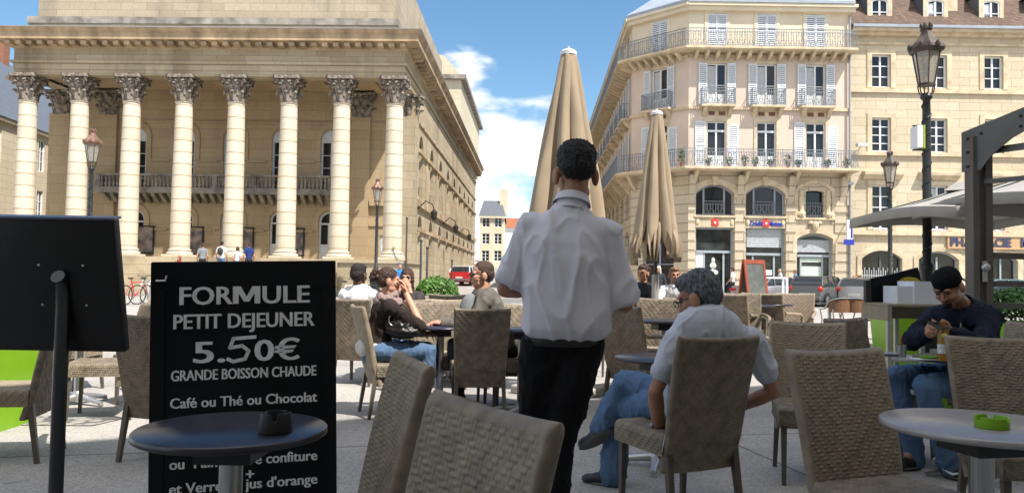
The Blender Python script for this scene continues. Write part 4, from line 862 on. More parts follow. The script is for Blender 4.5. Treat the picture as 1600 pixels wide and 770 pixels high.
chair(PX(700, 8.3), 8.3, 186, 'sunlit woven chair facing us right of the boxwood planter')
chair(PX(812, 6.75), 7.05, 176, 'sunlit woven chair facing us directly left of the waiter')
chair(PX(1018, 7.9), 7.9, 150, 'sunlit woven armchair facing left, right of the waiter before the taller row', True, 1.06)
chair(PX(1168, 9.7), 9.9, 172, 'sunlit woven armchair facing us just right of the grey head', True, 1.1)
chair(PX(1108, 12.6), 12.6, 178, 'farthest sunlit armchair above the grey head', True, 1.1)
chair(PX(925, 12.2), 12.2, 175, 'sunlit armchair far back beside the parasol pole', True, 1.08)
# ------------------------------------------------------------------ bistro tables
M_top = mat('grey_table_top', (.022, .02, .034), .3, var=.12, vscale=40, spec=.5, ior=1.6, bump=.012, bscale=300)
M_steel = mat('brushed_steel', (.5, .5, .5), .32, 1.0, var=.1, vscale=3, stretch=(30, 30, 1))
M_alu = mat('dull_aluminium', (.55, .55, .54), .45, .9)
M_black = mat('black_plastic', (.02, .02, .022), .45)
def make_table():
    t = thing('bistro_table', 'table', 'table')
    m = MB(); m.lathe([(.292, .727), (.299, .731), (.3, .737), (.299, .745), (.294, .749), (.0, .7495)], n=64, cap=False); m.lathe([(0, .7265), (.292, .7269)], n=64, cap=False); m.build('table_top', M_top, t, True, sharp=60)
    m = MB(); m.lathe([(.037, .03), (.037, .66)], n=24); m.build('column', M_steel, t, True, sharp=60)
    m = MB(); m.prism([(-.09, -.09), (.09, -.09), (.09, .09), (-.09, .09)], 'Z', .66, .726); m.build('top_bracket', M_black, t)
    m = MB()
    for k in range(4):
        a = PI / 4 + k * PI / 2; c, s_ = math.cos(a), math.sin(a)
        m.tube([(.03 * c, .03 * s_, .07), (.15 * c, .15 * s_, .055), (.29 * c, .29 * s_, .03)], [.03, .026, .018], 8); m.lathe([(.022, 0), (.022, .02)], (.28 * c, .28 * s_, .0), 10)
    m.lathe([(.05, .03), (.05, .1), (.038, .12)], n=16); m.build('foot', M_alu, t, True); return t
tproto = make_table(); tfirst = [True]
def table(x, y, label, rz=0, sc=1.0):
    if tfirst[0]:
        tfirst[0] = False; tproto.location = (x, y, 0); tproto['label'] = label; tproto['group'] = 'round bistro tables on the terrace'; tproto.scale = sc if isinstance(sc, tuple) else (sc,) * 3; return tproto
    return dup(tproto, (x, y, 0), rz, label, 'round bistro tables on the terrace', (sc,) * 3)
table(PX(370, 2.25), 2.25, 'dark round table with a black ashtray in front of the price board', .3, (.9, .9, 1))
pt = table(PX(1531, 2.50), 2.50, 'round table with the green ashtray, bright reflection painted pale into its top', .2)
ptt = [c for c in pt.children if c.name.startswith('table_top')][0]; ptt.data = ptt.data.copy(); ptt.data.materials[0] = mat('reflection_pale_table_top', (.3, .27, .26), .3, var=.08, vscale=30, spec=.5, ior=1.9)  # pale base colour stands in for the bright reflection on this top
table(2.86, 4.86, 'round table with bottle and phone in front of the man with the black cap', .9, .98)
table(PX(1032, 4.9), 4.95, 'small round table beside the knee of the grey haired man', .5, .93)
table(-3.85, 6.9, 'round table with steel foot behind the menu stand, far left', .4)
table(PX(690, 6.9), 6.85, 'round table between the dark chair and the hair bun woman', .2)
table(.1, 6.7, 'round table hidden behind the legs of the waiter', .2)
table(1.5, 7.55, 'sunlit round table between the armchairs right of the waiter', .2, 1.06)
table(PX(1165, 10.7), 10.55, 'round table with a black ashtray in the right hand row of armchairs', .2, 1.15)
table(PX(1215, 10.7), 11.1, 'round table with ashtray at the right end of the row', .2, 1.15)
table(2.3, 10.6, 'round table in front of the diner in the white shirt', .2, 1.1)
table(-1.3, 8.9, 'round table of the woman holding her hands to her mouth', .2)
table(-.72, 8.75, 'round table beside the man in glasses and grey jacket', .2)
# ashtrays
def ashtray(x, y, z, r, h, m_, label, rz=0, low=False):
    o = MB(); n = 48; prof = [(r * .97, 0), (r, h * .1), (r * (1.0 if low else .88), h), (r * (.86 if low else .76), h), (r * (.8 if low else .68), h * .35), (0, h * .3)]
    vs, fs = [], []
    for rr, zz in prof:
        for k in range(n):
            a = 2 * PI * k / n; d = 0
            if zz > h * .9 and min((a - q) % (2 * PI) if (a - q) % (2 * PI) < PI else 2 * PI - (a - q) % (2 * PI) for q in (.5, .5 + 2 * PI / 3, .5 + 4 * PI / 3)) < .17: d = h * .35
            vs.append((rr * math.cos(a), rr * math.sin(a), zz - d))
    for i in range(len(prof) - 1):
        for k in range(n): fs.append((i * n + k, i * n + (k + 1) % n, (i + 1) * n + (k + 1) % n, (i + 1) * n + k))
    o.add(vs, fs); ob = tag(o.build('ashtray', m_, None, True, sharp=35), label, 'ashtray'); ob.location = (x, y, z); ob.rotation_euler.z = rz; return ob
M_lime = mat('lime_green_plastic', (.2, .42, .01), .35, var=.05)
p = at(1553, 668, 2.42); ashtray(p.x, 2.43, .75, .049, .034, M_lime, 'lime green round ashtray on the pale table', .6, True)
p = at(424, 662, 2.15); ashtray(p.x, 2.19, .75, .047, .055, M_black, 'black conical ashtray on the dark table by the price board', .2)
ashtray(PX(1158, 10.6), 10.5, .863, .06, .05, M_black, 'black ashtray on the table in the row of armchairs')
ashtray(PX(1210, 10.7), 11.05, .863, .06, .05, M_black, 'black ashtray on the table at the right end of the row')
# ------------------------------------------------------------------ price board (A-board) with its lettering
M_bboard = mat('matt_black_board', (.006, .007, .009), .38, var=.25, vscale=6, spec=.25)
M_chalk = mat('pale_vinyl_letter', (.72, .73, .75), .6, var=.12, vscale=25)
yaw = R(14); by = 3.05; bx = PX(396, by)
board = thing('price_board', 'black standing price board with white lettering, FORMULE at the top, behind the dark table', 'sandwich board', (bx, by, 0), yaw)
board.rotation_euler = (R(-2.5), R(-1.6), yaw)
BW, BHT = .705, 1.245
m = MB(); m.bbox(-BW / 2, BW / 2, 0, .03, .03, BHT, .004); pan = m.build('front_panel', M_bboard, board)
m = MB()
for x in (-BW / 2 + .001, BW / 2 - .053): m.box(x, x + .052, -.006, -.0005, .04, BHT - .11)
m.box(-BW / 2 + .001, BW / 2 - .001, -.007, -.0005, BHT - .11, BHT - .005); m.build('frame', M_bboard, pan)
m = MB(); m.add([(-BW / 2, .034, BHT - .02), (BW / 2, .034, BHT - .02), (BW / 2, .5, .0), (-BW / 2, .5, .0), (-BW / 2, .06, BHT - .02), (BW / 2, .06, BHT - .02), (BW / 2, .53, .0), (-BW / 2, .53, .0)], [(0, 3, 2, 1), (4, 5, 6, 7), (0, 1, 5, 4), (3, 7, 6, 2), (0, 4, 7, 3), (1, 2, 6, 5)]); m.build('rear_panel', M_bboard, board)
m = MB()
for txt, size, z, w, b in (('FOR', .1, 1.065, .205, .008), ('ULE', .1, 1.065, .19, .008), ('PETIT DEJEUNER', .082, .955, .56, .006), ('5.', .118, .80, .12, .008), ('0€', .118, .80, .18, .008), ('GRANDE BOISSON CHAUDE', .058, .722, .575, .006), ('Café ou Thé ou Chocolat', .056, .60, .58, .006), ('ou  Pain beurre confiture', .056, .33, .58, .006), ('+', .06, .262, .03, .01), ("et Verre de jus d'orange", .056, .222, .58, .006)):
    dx = {'5.': -.142, '0€': .128, '+': .02, 'FOR': -.155, 'ULE': .165}.get(txt, .0)
    z = 1.075 - (1.065 - z) * .86; vs, fs = text_mesh(txt, size, dx * .95, z, w * .95, b, .0004); [m.add([(a + sh * size, c - .0085 - .0004 * i, d) for a, c, d in vs], fs) for i, sh in enumerate((0, -.022, .022))]
hm, _ = text_mesh('H', .1, 0, 0, None, .008, .0004); ch_ = max(q[2] for q in hm); z0_ = 1.075; mw_ = .052; sk = .022
for i, poly in enumerate((((-1, 0), (-1 + .42, 0), (-1 + .42, 1), (-1, 1)), ((1 - .42, 0), (1, 0), (1, 1), (1 - .42, 1)), ((-.9, 1), (-.42, 1), (.2, .12), (-.2, .12)), ((.42, 1), (.9, 1), (.2, .12), (-.2, .12)))): m.add([(.004 + a * mw_, -.0085 - .0003 * i, z0_ + b * ch_) for a, b in poly], [(0, 1, 2, 3)])
lp = [(.075, .0, .905), (-.0, .0, .90), (-.012, 0, .86), (.03, 0, .868), (.052, 0, .845), (.04, 0, .81), (.0, 0, .80), (-.02, 0, .812)]
for a, c in zip(lp, lp[1:]):
    q_ = lambda t: Vector((t[0] * 1.1 - .045, -.0095, 1.075 - (1.065 - .80) * .86 + (t[2] - .80) * .9)); a, c = q_(a), q_(c); d = (c - a).normalized(); o_ = Vector((-d.z, 0, d.x)) * .007; a -= d * .004; c += d * .004; m.add([a - o_, c - o_, c + o_, a + o_], [(0, 1, 2, 3)])
m.build('lettering', M_chalk, pan)
m = MB(); m.tube([(-BW / 2 + .02, -.012, BHT - .075), (-BW / 2 + .055, -.012, BHT - .075), (-BW / 2 + .06, -.014, BHT - .055)], .004, 6); m.build('hook', M_alu, board)
# ------------------------------------------------------------------ menu stand seen from behind
msY = 2.25; msx = PX(97, msY) + .055
ms = thing('menu_stand', 'black lectern menu stand on a steel post, seen from behind at the left edge', 'menu stand', (msx, msY, 0))
m = MB(); top = PZ(97, 340, msY - .05); bot = PZ(97, 540, msY + .02); hw = .214
m.T = Matrix.Translation((0, 0, bot)) @ Matrix.Rotation(R(13), 4, 'X'); hgt = (top - bot) / math.cos(R(13)); m.bbox(-hw - .055, hw - .055, -.045, -.013, 0, hgt, .006); o = m.build('panel', mat('black_powder_coat', (.012, .012, .013), .42, var=.2, vscale=15), ms, True, sharp=30)
m = MB(); m.T = Matrix.Translation((0, 0, bot)) @ Matrix.Rotation(R(13), 4, 'X')
m.box(-hw - .058, hw - .052, -.047, -.011, hgt, hgt + .006); m.build('rim', mat('edge_steel', (.2, .22, .28), .35, .8), o)
m = MB(); m.T = Matrix.Translation((0, 0, bot)) @ Matrix.Rotation(R(13), 4, 'X')
for x in (-.062, .062):
    for z in (hgt * .36, hgt * .66): m.lathe([(.005, 0), (.003, .003)], n=8) if False else m.ell((x, -.046, z), (.004, .003, .004), n=8, m=6)
m.build('screws', M_alu, o)
m = MB(); m.tube([(0, -.085, 0.02), (0, -.085, bot + .12), (0, -.088, bot + .17), (0, -.098, bot + .195), (0, -.115, bot + .205)], .019, 16); m.build('post', mat('dark_steel', (.09, .09, .095), .3, .9), ms, True)
m = MB(); m.lathe([(.2, 0), (.2, .015), (.02, .02)], (0, -.085, 0), 32); m.build('foot_plate', M_black, ms, True, sharp=40)
# ------------------------------------------------------------------ parasols
def canvas_mat(name, c, v=.1):
    m = mat(name, c, .9, var=v, vscale=3, bump=.12, bscale=500, spec=.15); return m
M_canvas = canvas_mat('beige_canvas', (.34, .272, .195)); M_canvas_g = canvas_mat('grey_canvas', (.34, .33, .31), .06)
def closed_parasol(px, Y, ztop, zb_lo, zb_hi, rad, label, seed, flaps):
    x = PX(px, Y); t = thing('closed_parasol', label, 'parasol', (x, Y, 0), R(seed * 17), 'closed beige parasols on the terrace'); rg = random.Random(seed)
    n, nz = 160, 60; m = MB(); vs, fs = [], []; ph = [rg.uniform(-.25, .25) for _ in range(8)]; hem = [rg.uniform(0, 1) for _ in range(8)]; dep = [rg.uniform(.18, .42) for _ in range(8)]
    for i in range(nz):
        f = i / (nz - 1)
        for k in range(n):
            a = 2 * PI * k / n; s8 = a / (2 * PI) * 8; j = int(s8) % 8; u = s8 - int(s8)
            zlow = zb_hi + (zb_lo - zb_hi) * (abs(math.sin(PI * u)) ** .8) * (.45 + .55 * hem[j]) + .06 * math.sin(3 * a + seed)
            z = ztop - (ztop - zlow) * f; g = (ztop - z) / (ztop - zb_lo)
            r0 = .075 + (rad - .075) * (g ** .92) * (1 - .2 * max(0, g - .82) / .18)
            tri = abs(2 * ((u + .08 * math.sin(2.5 * g + j) * g) % 1) - 1)
            r = r0 * (1 - dep[j] * min(1, g * 3 + .12) * tri ** 1.7) * (1 + .025 * math.sin(4 * z + j * 2)) + .004 * math.sin(6 * z + 5 * a)
            aa = a + ph[j] * g * .6 * math.sin(PI * u); vs.append((r * math.cos(aa), r * math.sin(aa), z))
    for i in range(nz - 1):
        for k in range(n): k2 = (k + 1) % n; fs.append((i * n + k, (i + 1) * n + k, (i + 1) * n + k2, i * n + k2))
    m.add(vs, fs); o = m.build('canopy', M_canvas, t, True, sharp=75)
    s_ = o.modifiers.new('thickness', 'SOLIDIFY'); s_.thickness = .004
    if flaps:
        f_ = MB()
        for k in range(7):
            a = 2 * PI * k / 7 + .3; zt, zl = zb_hi + .12, zb_lo - .0 + .18 * rg.random(); w = .5
            pts = []
            for i in range(9):
                q = i / 8; r = rad * (.22 + .66 * math.sin(q * 2.0)); 
                for j in range(5): b = a + w * (j / 4 - .5) * (1 - .75 * q) * 1.6; rr = r * (1 + .16 * math.cos(j * PI)); pts.append((rr * math.cos(b), rr * math.sin(b), zt + (zl - .05 - zt) * q))
            f_.add(pts, [(i * 5 + j, i * 5 + 5 + j, i * 5 + 6 + j, i * 5 + 1 + j) for i in range(8) for j in range(4)])
        f = f_.build('flap', M_canvas, t, True, sharp=80); s_ = f.modifiers.new('thickness', 'SOLIDIFY'); s_.thickness = .004
    m = MB(); m.lathe([(.025, .1), (.025, ztop)], n=12); m.build('pole', mat('dark_pole', (.035, .033, .03), .4), t, True)
    m = MB(); m.lathe([(.085, ztop - .02), (.088, ztop + .015), (.06, ztop + .035), (.012, ztop + .045), (.012, ztop + .07), (0, ztop + .075)], n=20); m.build('cap', M_white, t, True)
    m = MB(); m.lathe([(.05, .09), (.05, 1.25), (.03, 1.26)], n=16); m.build('sleeve', mat('grey_sleeve', (.3, .29, .27), .5), t, True)
    m = MB(); m.bbox(-.4, .4, -.4, .4, 0, .09, .02); m.build('base', M_kerb, t)
closed_parasol(884, 8.0, PZ(884, 84, 8.0), 1.30, 1.75, .52, 'taller closed beige parasol standing directly behind the waiter', 3, False)
closed_parasol(1024, 10.8, PZ(1024, 178, 10.8), 1.42, 2.0, .37, 'closed beige parasol right of the waiter with untidy hanging flaps', 8, True)
def open_parasol(x, y, zr, h, rz, label):
    t = thing('open_parasol', label, 'parasol', (x, y, 0), rz, 'open grey parasols at the right'); hs = 1.85; zt = zr + h
    rim = []; 
    for k in range(4):
        a0 = PI / 4 + k * PI / 2; a1 = a0 + PI / 2; p0 = Vector((hs * math.cos(a0), hs * math.sin(a0), 0)) * 1.414 / 1.0 * .72; p1 = Vector((math.cos(a1), math.sin(a1), 0)) * hs * 1.414 * .72
        for i in range(8): q = i / 8; p = p0.lerp(p1, q); rim.append(Vector((p.x, p.y, zr + .09 * math.sin(PI * q) - .0)))
    m = MB(); n = len(rim); rows = [[Vector((p.x * f, p.y * f, zt - (zt - p.z) * (f ** 1.08) - .05 * math.sin(PI * f))) for p in rim] for f in (.04, .2, .4, .6, .8, 1)]
    rows.append([p + Vector((p.x * .004, p.y * .004, -.16)) for p in rim])
    for r in rows: m.v += r
    m.f += [(i * n + k, i * n + n + k, i * n + n + (k + 1) % n, i * n + (k + 1) % n) for i in range(6) for k in range(n)] + [tuple(range(n))]
    o = m.build('canopy', M_canvas_g, t, True, sharp=25); s_ = o.modifiers.new('thickness', 'SOLIDIFY'); s_.thickness = .003
    m = MB(); m.lathe([(.5, zt - .12), (.3, zt + .02), (.03, zt + .06)], n=4); m.build('vent_cap', M_canvas_g, t)
    md = mat('dark_pole', (.035, .033, .03), .4)
    m = MB(); m.lathe([(.035, .05), (.035, zt)], n=14); m.lathe([(.035, zr + .1), (.09, zr + .14), (.09, zr + .2), (.035, zr + .24)], n=14); m.build('pole', md, t, True)
    for k in range(8):
        a = PI / 4 + k * PI / 4; L_ = (hs * 1.414 * .72) * (1 if k % 2 == 0 else .707); c, s2 = math.cos(a), math.sin(a)
        m = MB(); m.bar((.05 * c, .05 * s2, zt - .06), (L_ * c * .98, L_ * s2 * .98, zr + (.0 if k % 2 == 0 else .07)), .025, .03); m.bar((.08 * c, .08 * s2, zr + .16), (L_ * c * .5, L_ * s2 * .5, (zt + zr) / 2 - .08), .02, .025); m.build('rib', md, t)
    m = MB(); m.bbox(-.45, .45, -.45, .45, 0, .1, .02); m.build('base', M_kerb, t)
open_parasol(PX(1520, 12.5), 12.5, 2.30, .52, R(8), 'open grey parasol on a dark pole behind the tall lamp post')
open_parasol(PX(1655, 11.0), 11.0, 2.36, .55, R(8), 'open grey parasol cut off by the right edge')
# ------------------------------------------------------------------ street lamps
M_lampiron = mat('dark_green_cast_iron', (.018, .022, .022), .4, var=.3, vscale=12)
M_copper = mat('worn_copper', (.2, .115, .085), .5, .4, var=.4, vscale=8); M_brownl = mat('brown_lantern_metal', (.075, .06, .05), .5, .3, var=.4, vscale=8)
M_lglass = mat('lantern_glass', (.75, .72, .66), .15, trans=.75)
def lamp(px, Y, label, top):
    x = PX(px, Y); t = thing('street_lamp', label, 'street lamp', (x, Y, 0), R(15), 'old lantern street lamps on the square')
    m = MB(); m.lathe([(.3, 0), (.3, .25), (.24, .3), (.2, .6), (.22, .66), (.12, .75), (.1, 1.4), (.12, 1.43), (.12, 1.5), (.075, 1.56), (.068, 4.2), (.062, 4.42), (.1, 4.46), (.1, 4.5), (.06, 4.55)], n=16)
    for z in [1.7 + .3 * i for i in range(9)]: m.tube([(.075 * math.cos(a + z), .075 * math.sin(a + z), z + .3 * a / (2 * PI)) for a in [2 * PI * j / 8 for j in range(9)]], .014, 5)
    m.build('post', M_lampiron, t, True, sharp=50)
    g = MB(); g.lathe([(.15, 4.72), (.26, 5.28)], n=6, cap=False); o = g.build('lantern', M_lglass, t); o.scale = (.86, .86, 1); s_ = o.modifiers.new('thickness', 'SOLIDIFY'); s_.thickness = .006
    m = MB()
    for k in range(6):
        a = 2 * PI * k / 6; c, s2 = math.cos(a), math.sin(a); m.bar((.155 * c, .155 * s2, 4.7), (.268 * c, .268 * s2, 5.29), .02, .02)
        m.tube([(.06 * c, .06 * s2, 4.5), (.14 * c, .14 * s2, 4.56), (.17 * c, .17 * s2, 4.7)], .014, 5)
    m.lathe([(.17, 4.68), (.17, 4.72)], n=6); m.build('lantern_frame', M_brownl, o)
    m = MB(); m.lathe([(.31, 5.27), (.35, 5.33), (.33, 5.4), (.24, 5.47), (.15, 5.56), (.11, 5.62), (.1, 5.66), (.13, 5.7), (.07, 5.74), (.03, 5.78)], n=6)
    for k in range(6): a = 2 * PI * (k + .5) / 6; m.ell((.31 * math.cos(a), .31 * math.sin(a), 5.37), (.05, .05, .07), n=6, m=5); m.ell((.1 * math.cos(a), .1 * math.sin(a), 5.76), (.03, .03, .05), n=6, m=5)
    m.build('lantern_roof', top, o, True, sharp=35)
    b = MB(); b.ell((0, 0, 4.98), (.06, .06, .14), n=10, m=8); b.build('mantle', M_white, o, True)
lamp(1449, 13.5, 'tall dark lantern street lamp nearest to us, in front of the cream stone building', M_brownl)
lamp(1391, 27, 'lantern street lamp standing farther off, left of the tall near one', M_brownl)
lamp(137, 25, 'lantern street lamp with copper roof in front of the second theatre column', M_copper)
lamp(587, 37, 'lantern street lamp before the right end of the theatre colonnade', M_copper)
x = PX(1449, 13.5); t = thing('lamp_post_sign', 'pale box sign with a green edge fixed to the tall lamp post', 'sign', (x - .14, 13.5, PZ(1440, 215, 13.5)))
m = MB(); m.bbox(-.09, .02, -.12, .12, -.2, .19, .01); m.build('box', M_white, t); m = MB(); m.box(.021, .05, -.125, .125, -.21, .2); m.build('green_edge', mat('yellow_green', (.3, .42, .06), .5), t)
m = MB(); m.box(-.1, .16, -.03, .03, .195, .215); m.box(-.1, .16, -.03, .03, -.235, -.215); m.build('clamp', M_black, t)
# ------------------------------------------------------------------ steel pergola, windscreen
M_perg = mat('bronze_grey_steel', (.13, .12, .114), .45, .2, var=.15, vscale=5)
pY = 6.3; px0 = PX(1531, pY); pd = Vector((.5, -.866, 0)); ptop = PZ(1522, 206, pY)
pg = thing('pergola_frame', 'dark steel pergola post with gusset and rafters at the right edge', 'pergola', (px0, pY, 0))
m = MB(); m.box(-.085, -.035, -.06, .06, 0, ptop - .05); m.box(.02, .075, -.06, .06, 0, ptop - .15); m.box(-.036, .021, -.03, .03, 0, ptop - .2); m.build('post', M_perg, pg)
P0 = Vector((0, 0, ptop)); sl = .33
m = MB(); m.bar(P0 + pd * .1 + Vector((0, 0, -.07)), P0 + pd * 5.5 + Vector((0, 0, -.07 + 5.4 * sl)), .06, .085); m.build('rafter', M_perg, pg)
for z in (-.17, -.42):
    m = MB(); m.bar(P0 + pd * .05 + Vector((0, .01, z)), P0 + pd * 5.6 + Vector((0, .01, z + .06)), .04, .05 if z > -.3 else .035); m.build('tie_beam', M_perg, pg)
m = MB(); s2 = pd.copy(); pr = [(-.1, 0), (.4, .13), (.41, -.05), (.3, -.1), (.2, -.17), (.12, -.24), (.05, -.33), (-.1, -.33)]
nv = Vector((pd.y, -pd.x, 0)) * -1
m.add([P0 + pd * a + Vector((0, 0, b)) - nv * .075 for a, b in pr] + [P0 + pd * a + Vector((0, 0, b)) - nv * .065 for a, b in pr], [list(range(8)), list(range(15, 7, -1))] + [(i, i + 8, (i + 1) % 8 + 8, (i + 1) % 8) for i in range(8)])
m.build('gusset_plate', M_perg, pg)
for a, b in ((-.05, -.06), (.06, -.03), (-.05, -.17), (-.05, -.29), (.36, .06), (.36, -.02)): m = MB(); m.ell(P0 + pd * a + Vector((0, 0, b)) - nv * .078, (.012, .012, .012), n=8, m=6); m.build('bolt', M_black, pg)
ws = thing('glass_windscreen', 'glass windscreen with grey rails running right from the pergola post', 'windscreen', (px0, pY, 0)); e = Vector((.97, .24, 0)) * 2.4; q0 = Vector((.1, 0, 0))
m = MB()
for z in (1.02, 1.20, 1.43): m.bar(q0 + Vector((0, 0, z)), q0 + e + Vector((0, 0, z)), .04, .045 if z < 1.3 else .05)
m.bar(q0 + e + Vector((0, 0, 0)), q0 + e + Vector((0, 0, 1.45)), .05, .05); m.bar(q0 + Vector((0, 0, .1)), q0 + e + Vector((0, 0, .1)), .04, .05); m.build('rails', M_perg, ws)
m = MB(); m.add([q0 + Vector((.0, .0, .12)), q0 + e + Vector((0, 0, .12)), q0 + e + Vector((0, 0, 1.41)), q0 + Vector((0, 0, 1.41))], [(0, 1, 2, 3)]); o = m.build('pane', mat('clear_glass', (.9, .95, .95), .02, trans=1.0, ior=1.05), ws); s_ = o.modifiers.new('thickness', 'SOLIDIFY'); s_.thickness = .006
m = MB(); m.ell((.0, -.08, PZ(1527, 418, pY)), (.035, .03, .035), n=10, m=8); m.bbox(-.02, .02, -.075, -.06, PZ(1527, 440, pY), PZ(1527, 408, pY), .004); m.build('latch', M_alu, pg)
# ------------------------------------------------------------------ planters
def boxwood(t, r, zc, n, seed):
    rg = random.Random(seed); m = MB()
    for i in range(n):
        u, a = rg.uniform(-.25, 1), rg.uniform(0, 2 * PI); q = (1 - u * u) ** .5 if u > 0 else 1; rr = r * (rg.uniform(.55, 1.0) ** .5) * (1 + .16 * noise.noise(Vector((q * math.cos(a), q * math.sin(a), u)) * 2.2 + Vector((seed, 0, 0))))
        p = Vector((rr * q * math.cos(a), rr * q * math.sin(a), zc + rr * u * .8)); d = Vector((rg.gauss(0, 1), rg.gauss(0, 1), rg.gauss(.4, 1))).normalized(); s_ = d.orthogonal().normalized(); k = r * .075 * rg.uniform(.7, 1.3)
        m.add([p - d * k, p + s_ * k * .6, p + d * k, p - s_ * k * .6], [(0, 1, 2, 3)])
    m.build('foliage', mat('boxwood_green', (.06, .14, .02), .55, var=.6, vscale=6), t)
def planter(x, y, r, h, label, fol, seed, rz=0, square=True):
    t = thing('planter', label, 'planter', (x, y, 0), rz, 'lime green planters on the terrace')
    m = MB(); k = 4 if square else 28; f = 1.414 if square else 1
    m.T = Matrix.Rotation(PI / 4, 4, 'Z'); m.lathe([(r * f * .8, .0), (r * f, h), (r * f * .93, h), (r * f * .9, h - .06), (0, h - .06)], n=k, cap=False); m.build('pot', M_lime, t, not square, sharp=40)
    if fol: boxwood(t, fol, h + fol * .25, 2600, seed)
planter(PX(683, 11.5), 11.5, .23, .82, 'lime green planter with a clipped boxwood ball behind the seated diners', .34, 2)
planter(-3.98, 5.8, .3, .78, 'large lime green planter at the left edge under the menu stand', .3, 3)
planter(PX(1585, 8.6), 8.6, .34, .78, 'lime green planter with a boxwood ball seen through the glass windscreen', .36, 5)
planter(PX(1402, 12.5), 12.5, .33, .95, 'lime green planter left of the tall lamp post with low grey plants', .0, 6)
planter(PX(1400, 7.6), 7.4, .36, .42, 'low lime green planter seen under the table of the man with the cap', .0, 7)
p = Vector((PX(1402, 12.5), 12.5, 0)); 
t = thing('grey_leaved_plant', 'pale flowering plants filling the lime planter left of the tall lamp post', 'plant', p + Vector((0, 0, .9)))
m = MB(); tuft(m, (0, 0, .0), .33, .22, 500, 4, .035); m.build('foliage', mat('pale_leaf', (.3, .32, .25), .7, var=.6, vscale=14), t)
# ------------------------------------------------------------------ service station with menus
sY = 7.0; sx0, sx1 = PX(1366, sY), PX(1500, sY); st = thing('service_station', 'beige metal waiter station with a deep shelf behind the man in the cap', 'service table', ((sx0 + sx1) / 2, sY, 0)); hw = (sx1 - sx0) / 2
m = MB(); m.bbox(-hw, hw, -.25, .25, .985, 1.01, .006); m.box(-hw, hw, .235, .25, .86, .985); m.box(-hw, -hw + .015, -.25, .235, .86, .985); m.box(hw - .015, hw, -.25, .235, .86, .985); m.build('top', mat('beige_laminate', (.3, .25, .18), .5, var=.1), st)
m = MB(); m.box(-.06, hw - .016, -.252, -.24, .845, .984); m.build('drawer_front', mat('grey_green_panel', (.09, .1, .095), .5), st)
m = MB(); m.bbox(-hw, hw, -.23, .23, .5, .52, .004); m.build('shelf', M_alu, st)
for x in (-hw + .02, -.08, hw - .02):
    for y in (-.225, .225):
        m = MB(); m.box(x - .018, x + .018, y - .018, y + .018, 0, .985 if x != -.08 else .86); m.build('leg', M_alu, st)
def onstation(name, label, cat, px, dy): return thing(name, label, cat, (PX(px, sY), sY + dy, 1.011))
t = onstation('menu_box', 'translucent white box full of papers on the waiter station', 'box', 1432, -.05)
m = MB(); m.box(-.27, -.12, -.14, .12, 0, .155); m.box(-.13, .3, -.16, .14, .0, .2); m.build('paper_stack', mat('white_paper', (.72, .75, .8), .6, var=.06, vscale=4), t)
t = onstation('menu_board', 'black menu boards leaning behind the white box, one with a yellow disc', 'menu board', 1425, .16)
m = MB(); m.prism([(-.3, 0), (.28, 0), (.28, .2), (.17, .2), (.14, .33), (-.1, .265), (-.3, .22)], 'Y', 0, .03); m.build('board', M_bboard, t)
m = MB(); m.prism([(.06 + .1 * math.cos(a), .19 + .05 * math.sin(a)) for a in [PI * i / 12 for i in range(13)]], 'Y', -.008, -.001); m.build('disc', mat('mustard_disc', (.45, .33, .03), .5), t)
m = MB(); m.box(-.36, -.31, -.03, .02, -.0, .2); m.build('spine', M_black, t)
# ------------------------------------------------------------------ cane bistro chairs, bikes, cars
M_cane = mat('brown_cane', (.22, .11, .06), .6, var=.3, vscale=40)
def cane_chair():
    t = thing('cane_chair', 'cane chair', 'chair'); M = M_alu
    m = MB(); m.prism([(.21 * math.cos(a), .21 * math.sin(a)) for a in [2 * PI * i / 16 for i in range(16)]], 'Z', .44, .47); m.build('seat', M_cane, t)
    m = MB(); a_ = [PI + .35 + (PI - .7) * i / 10 for i in range(11)]; b = [(.25 * math.cos(a), .25 * math.sin(a)) for a in a_]
    m.add([(x, y, .6) for x, y in b] + [(x * 1.04, y * 1.04, .86) for x, y in b] + [(x * .95, y * .95, .6) for x, y in b] + [(x * .99, y * .99, .86) for x, y in b], [(i, i + 1, i + 12, i + 11) for i in range(10)] + [(i + 22, i + 33, i + 34, i + 23) for i in range(10)]); m.build('backrest', M_cane, t)
    m = MB(); m.tube([(-.25, .2, .64), (-.27, 0, .66)] + [(.265 * math.cos(PI + PI * i / 8), .265 * math.sin(PI + PI * i / 8), .66 + .22 * math.sin(PI * i / 8) ** .4) for i in range(9)] + [(.27, 0, .66), (.25, .2, .64)], .014, 6); m.build('arm_frame', M, t, True)
    for x in (-.2, .2):
        for y in (-.2, .2): m = MB(); m.tube([(x * 1.1, y * 1.1, 0), (x, y, .45), (x * 1.2, y * (1.0 if y > 0 else 1.15), .66)], .014, 6); m.build('leg', M, t, True)
    return t
cc = cane_chair(); Yc = 15
for i, (px, dg, lb) in enumerate(((1308, 10, 'cane backed aluminium chair left in the pair by the grey hatchback'), (1333, -15, 'cane backed aluminium chair right in the pair by the grey hatchback'), (1366, 60, 'cane chair half hidden by the waiter station'))):
    x = PX(px, Yc); 
    if i == 0: cc.location = (x, Yc, 0); cc.rotation_euler = (0, 0, R(dg)); cc['label'] = lb; cc['group'] = 'cane chairs on the far terrace'
    else: dup(cc, (x, Yc, 0), R(dg), lb, 'cane chairs on the far terrace')
table(PX(1352, 15.6), 15.6, 'round table beside the pair of cane backed chairs', .2)
table(PX(1296, 15.8), 15.8, 'round table left of the pair of cane backed chairs', .2)
M_tyre = mat('tyre_rubber', (.02, .02, .02), .8); M_rim = mat('silver_rim', (.5, .5, .52), .3, .8)
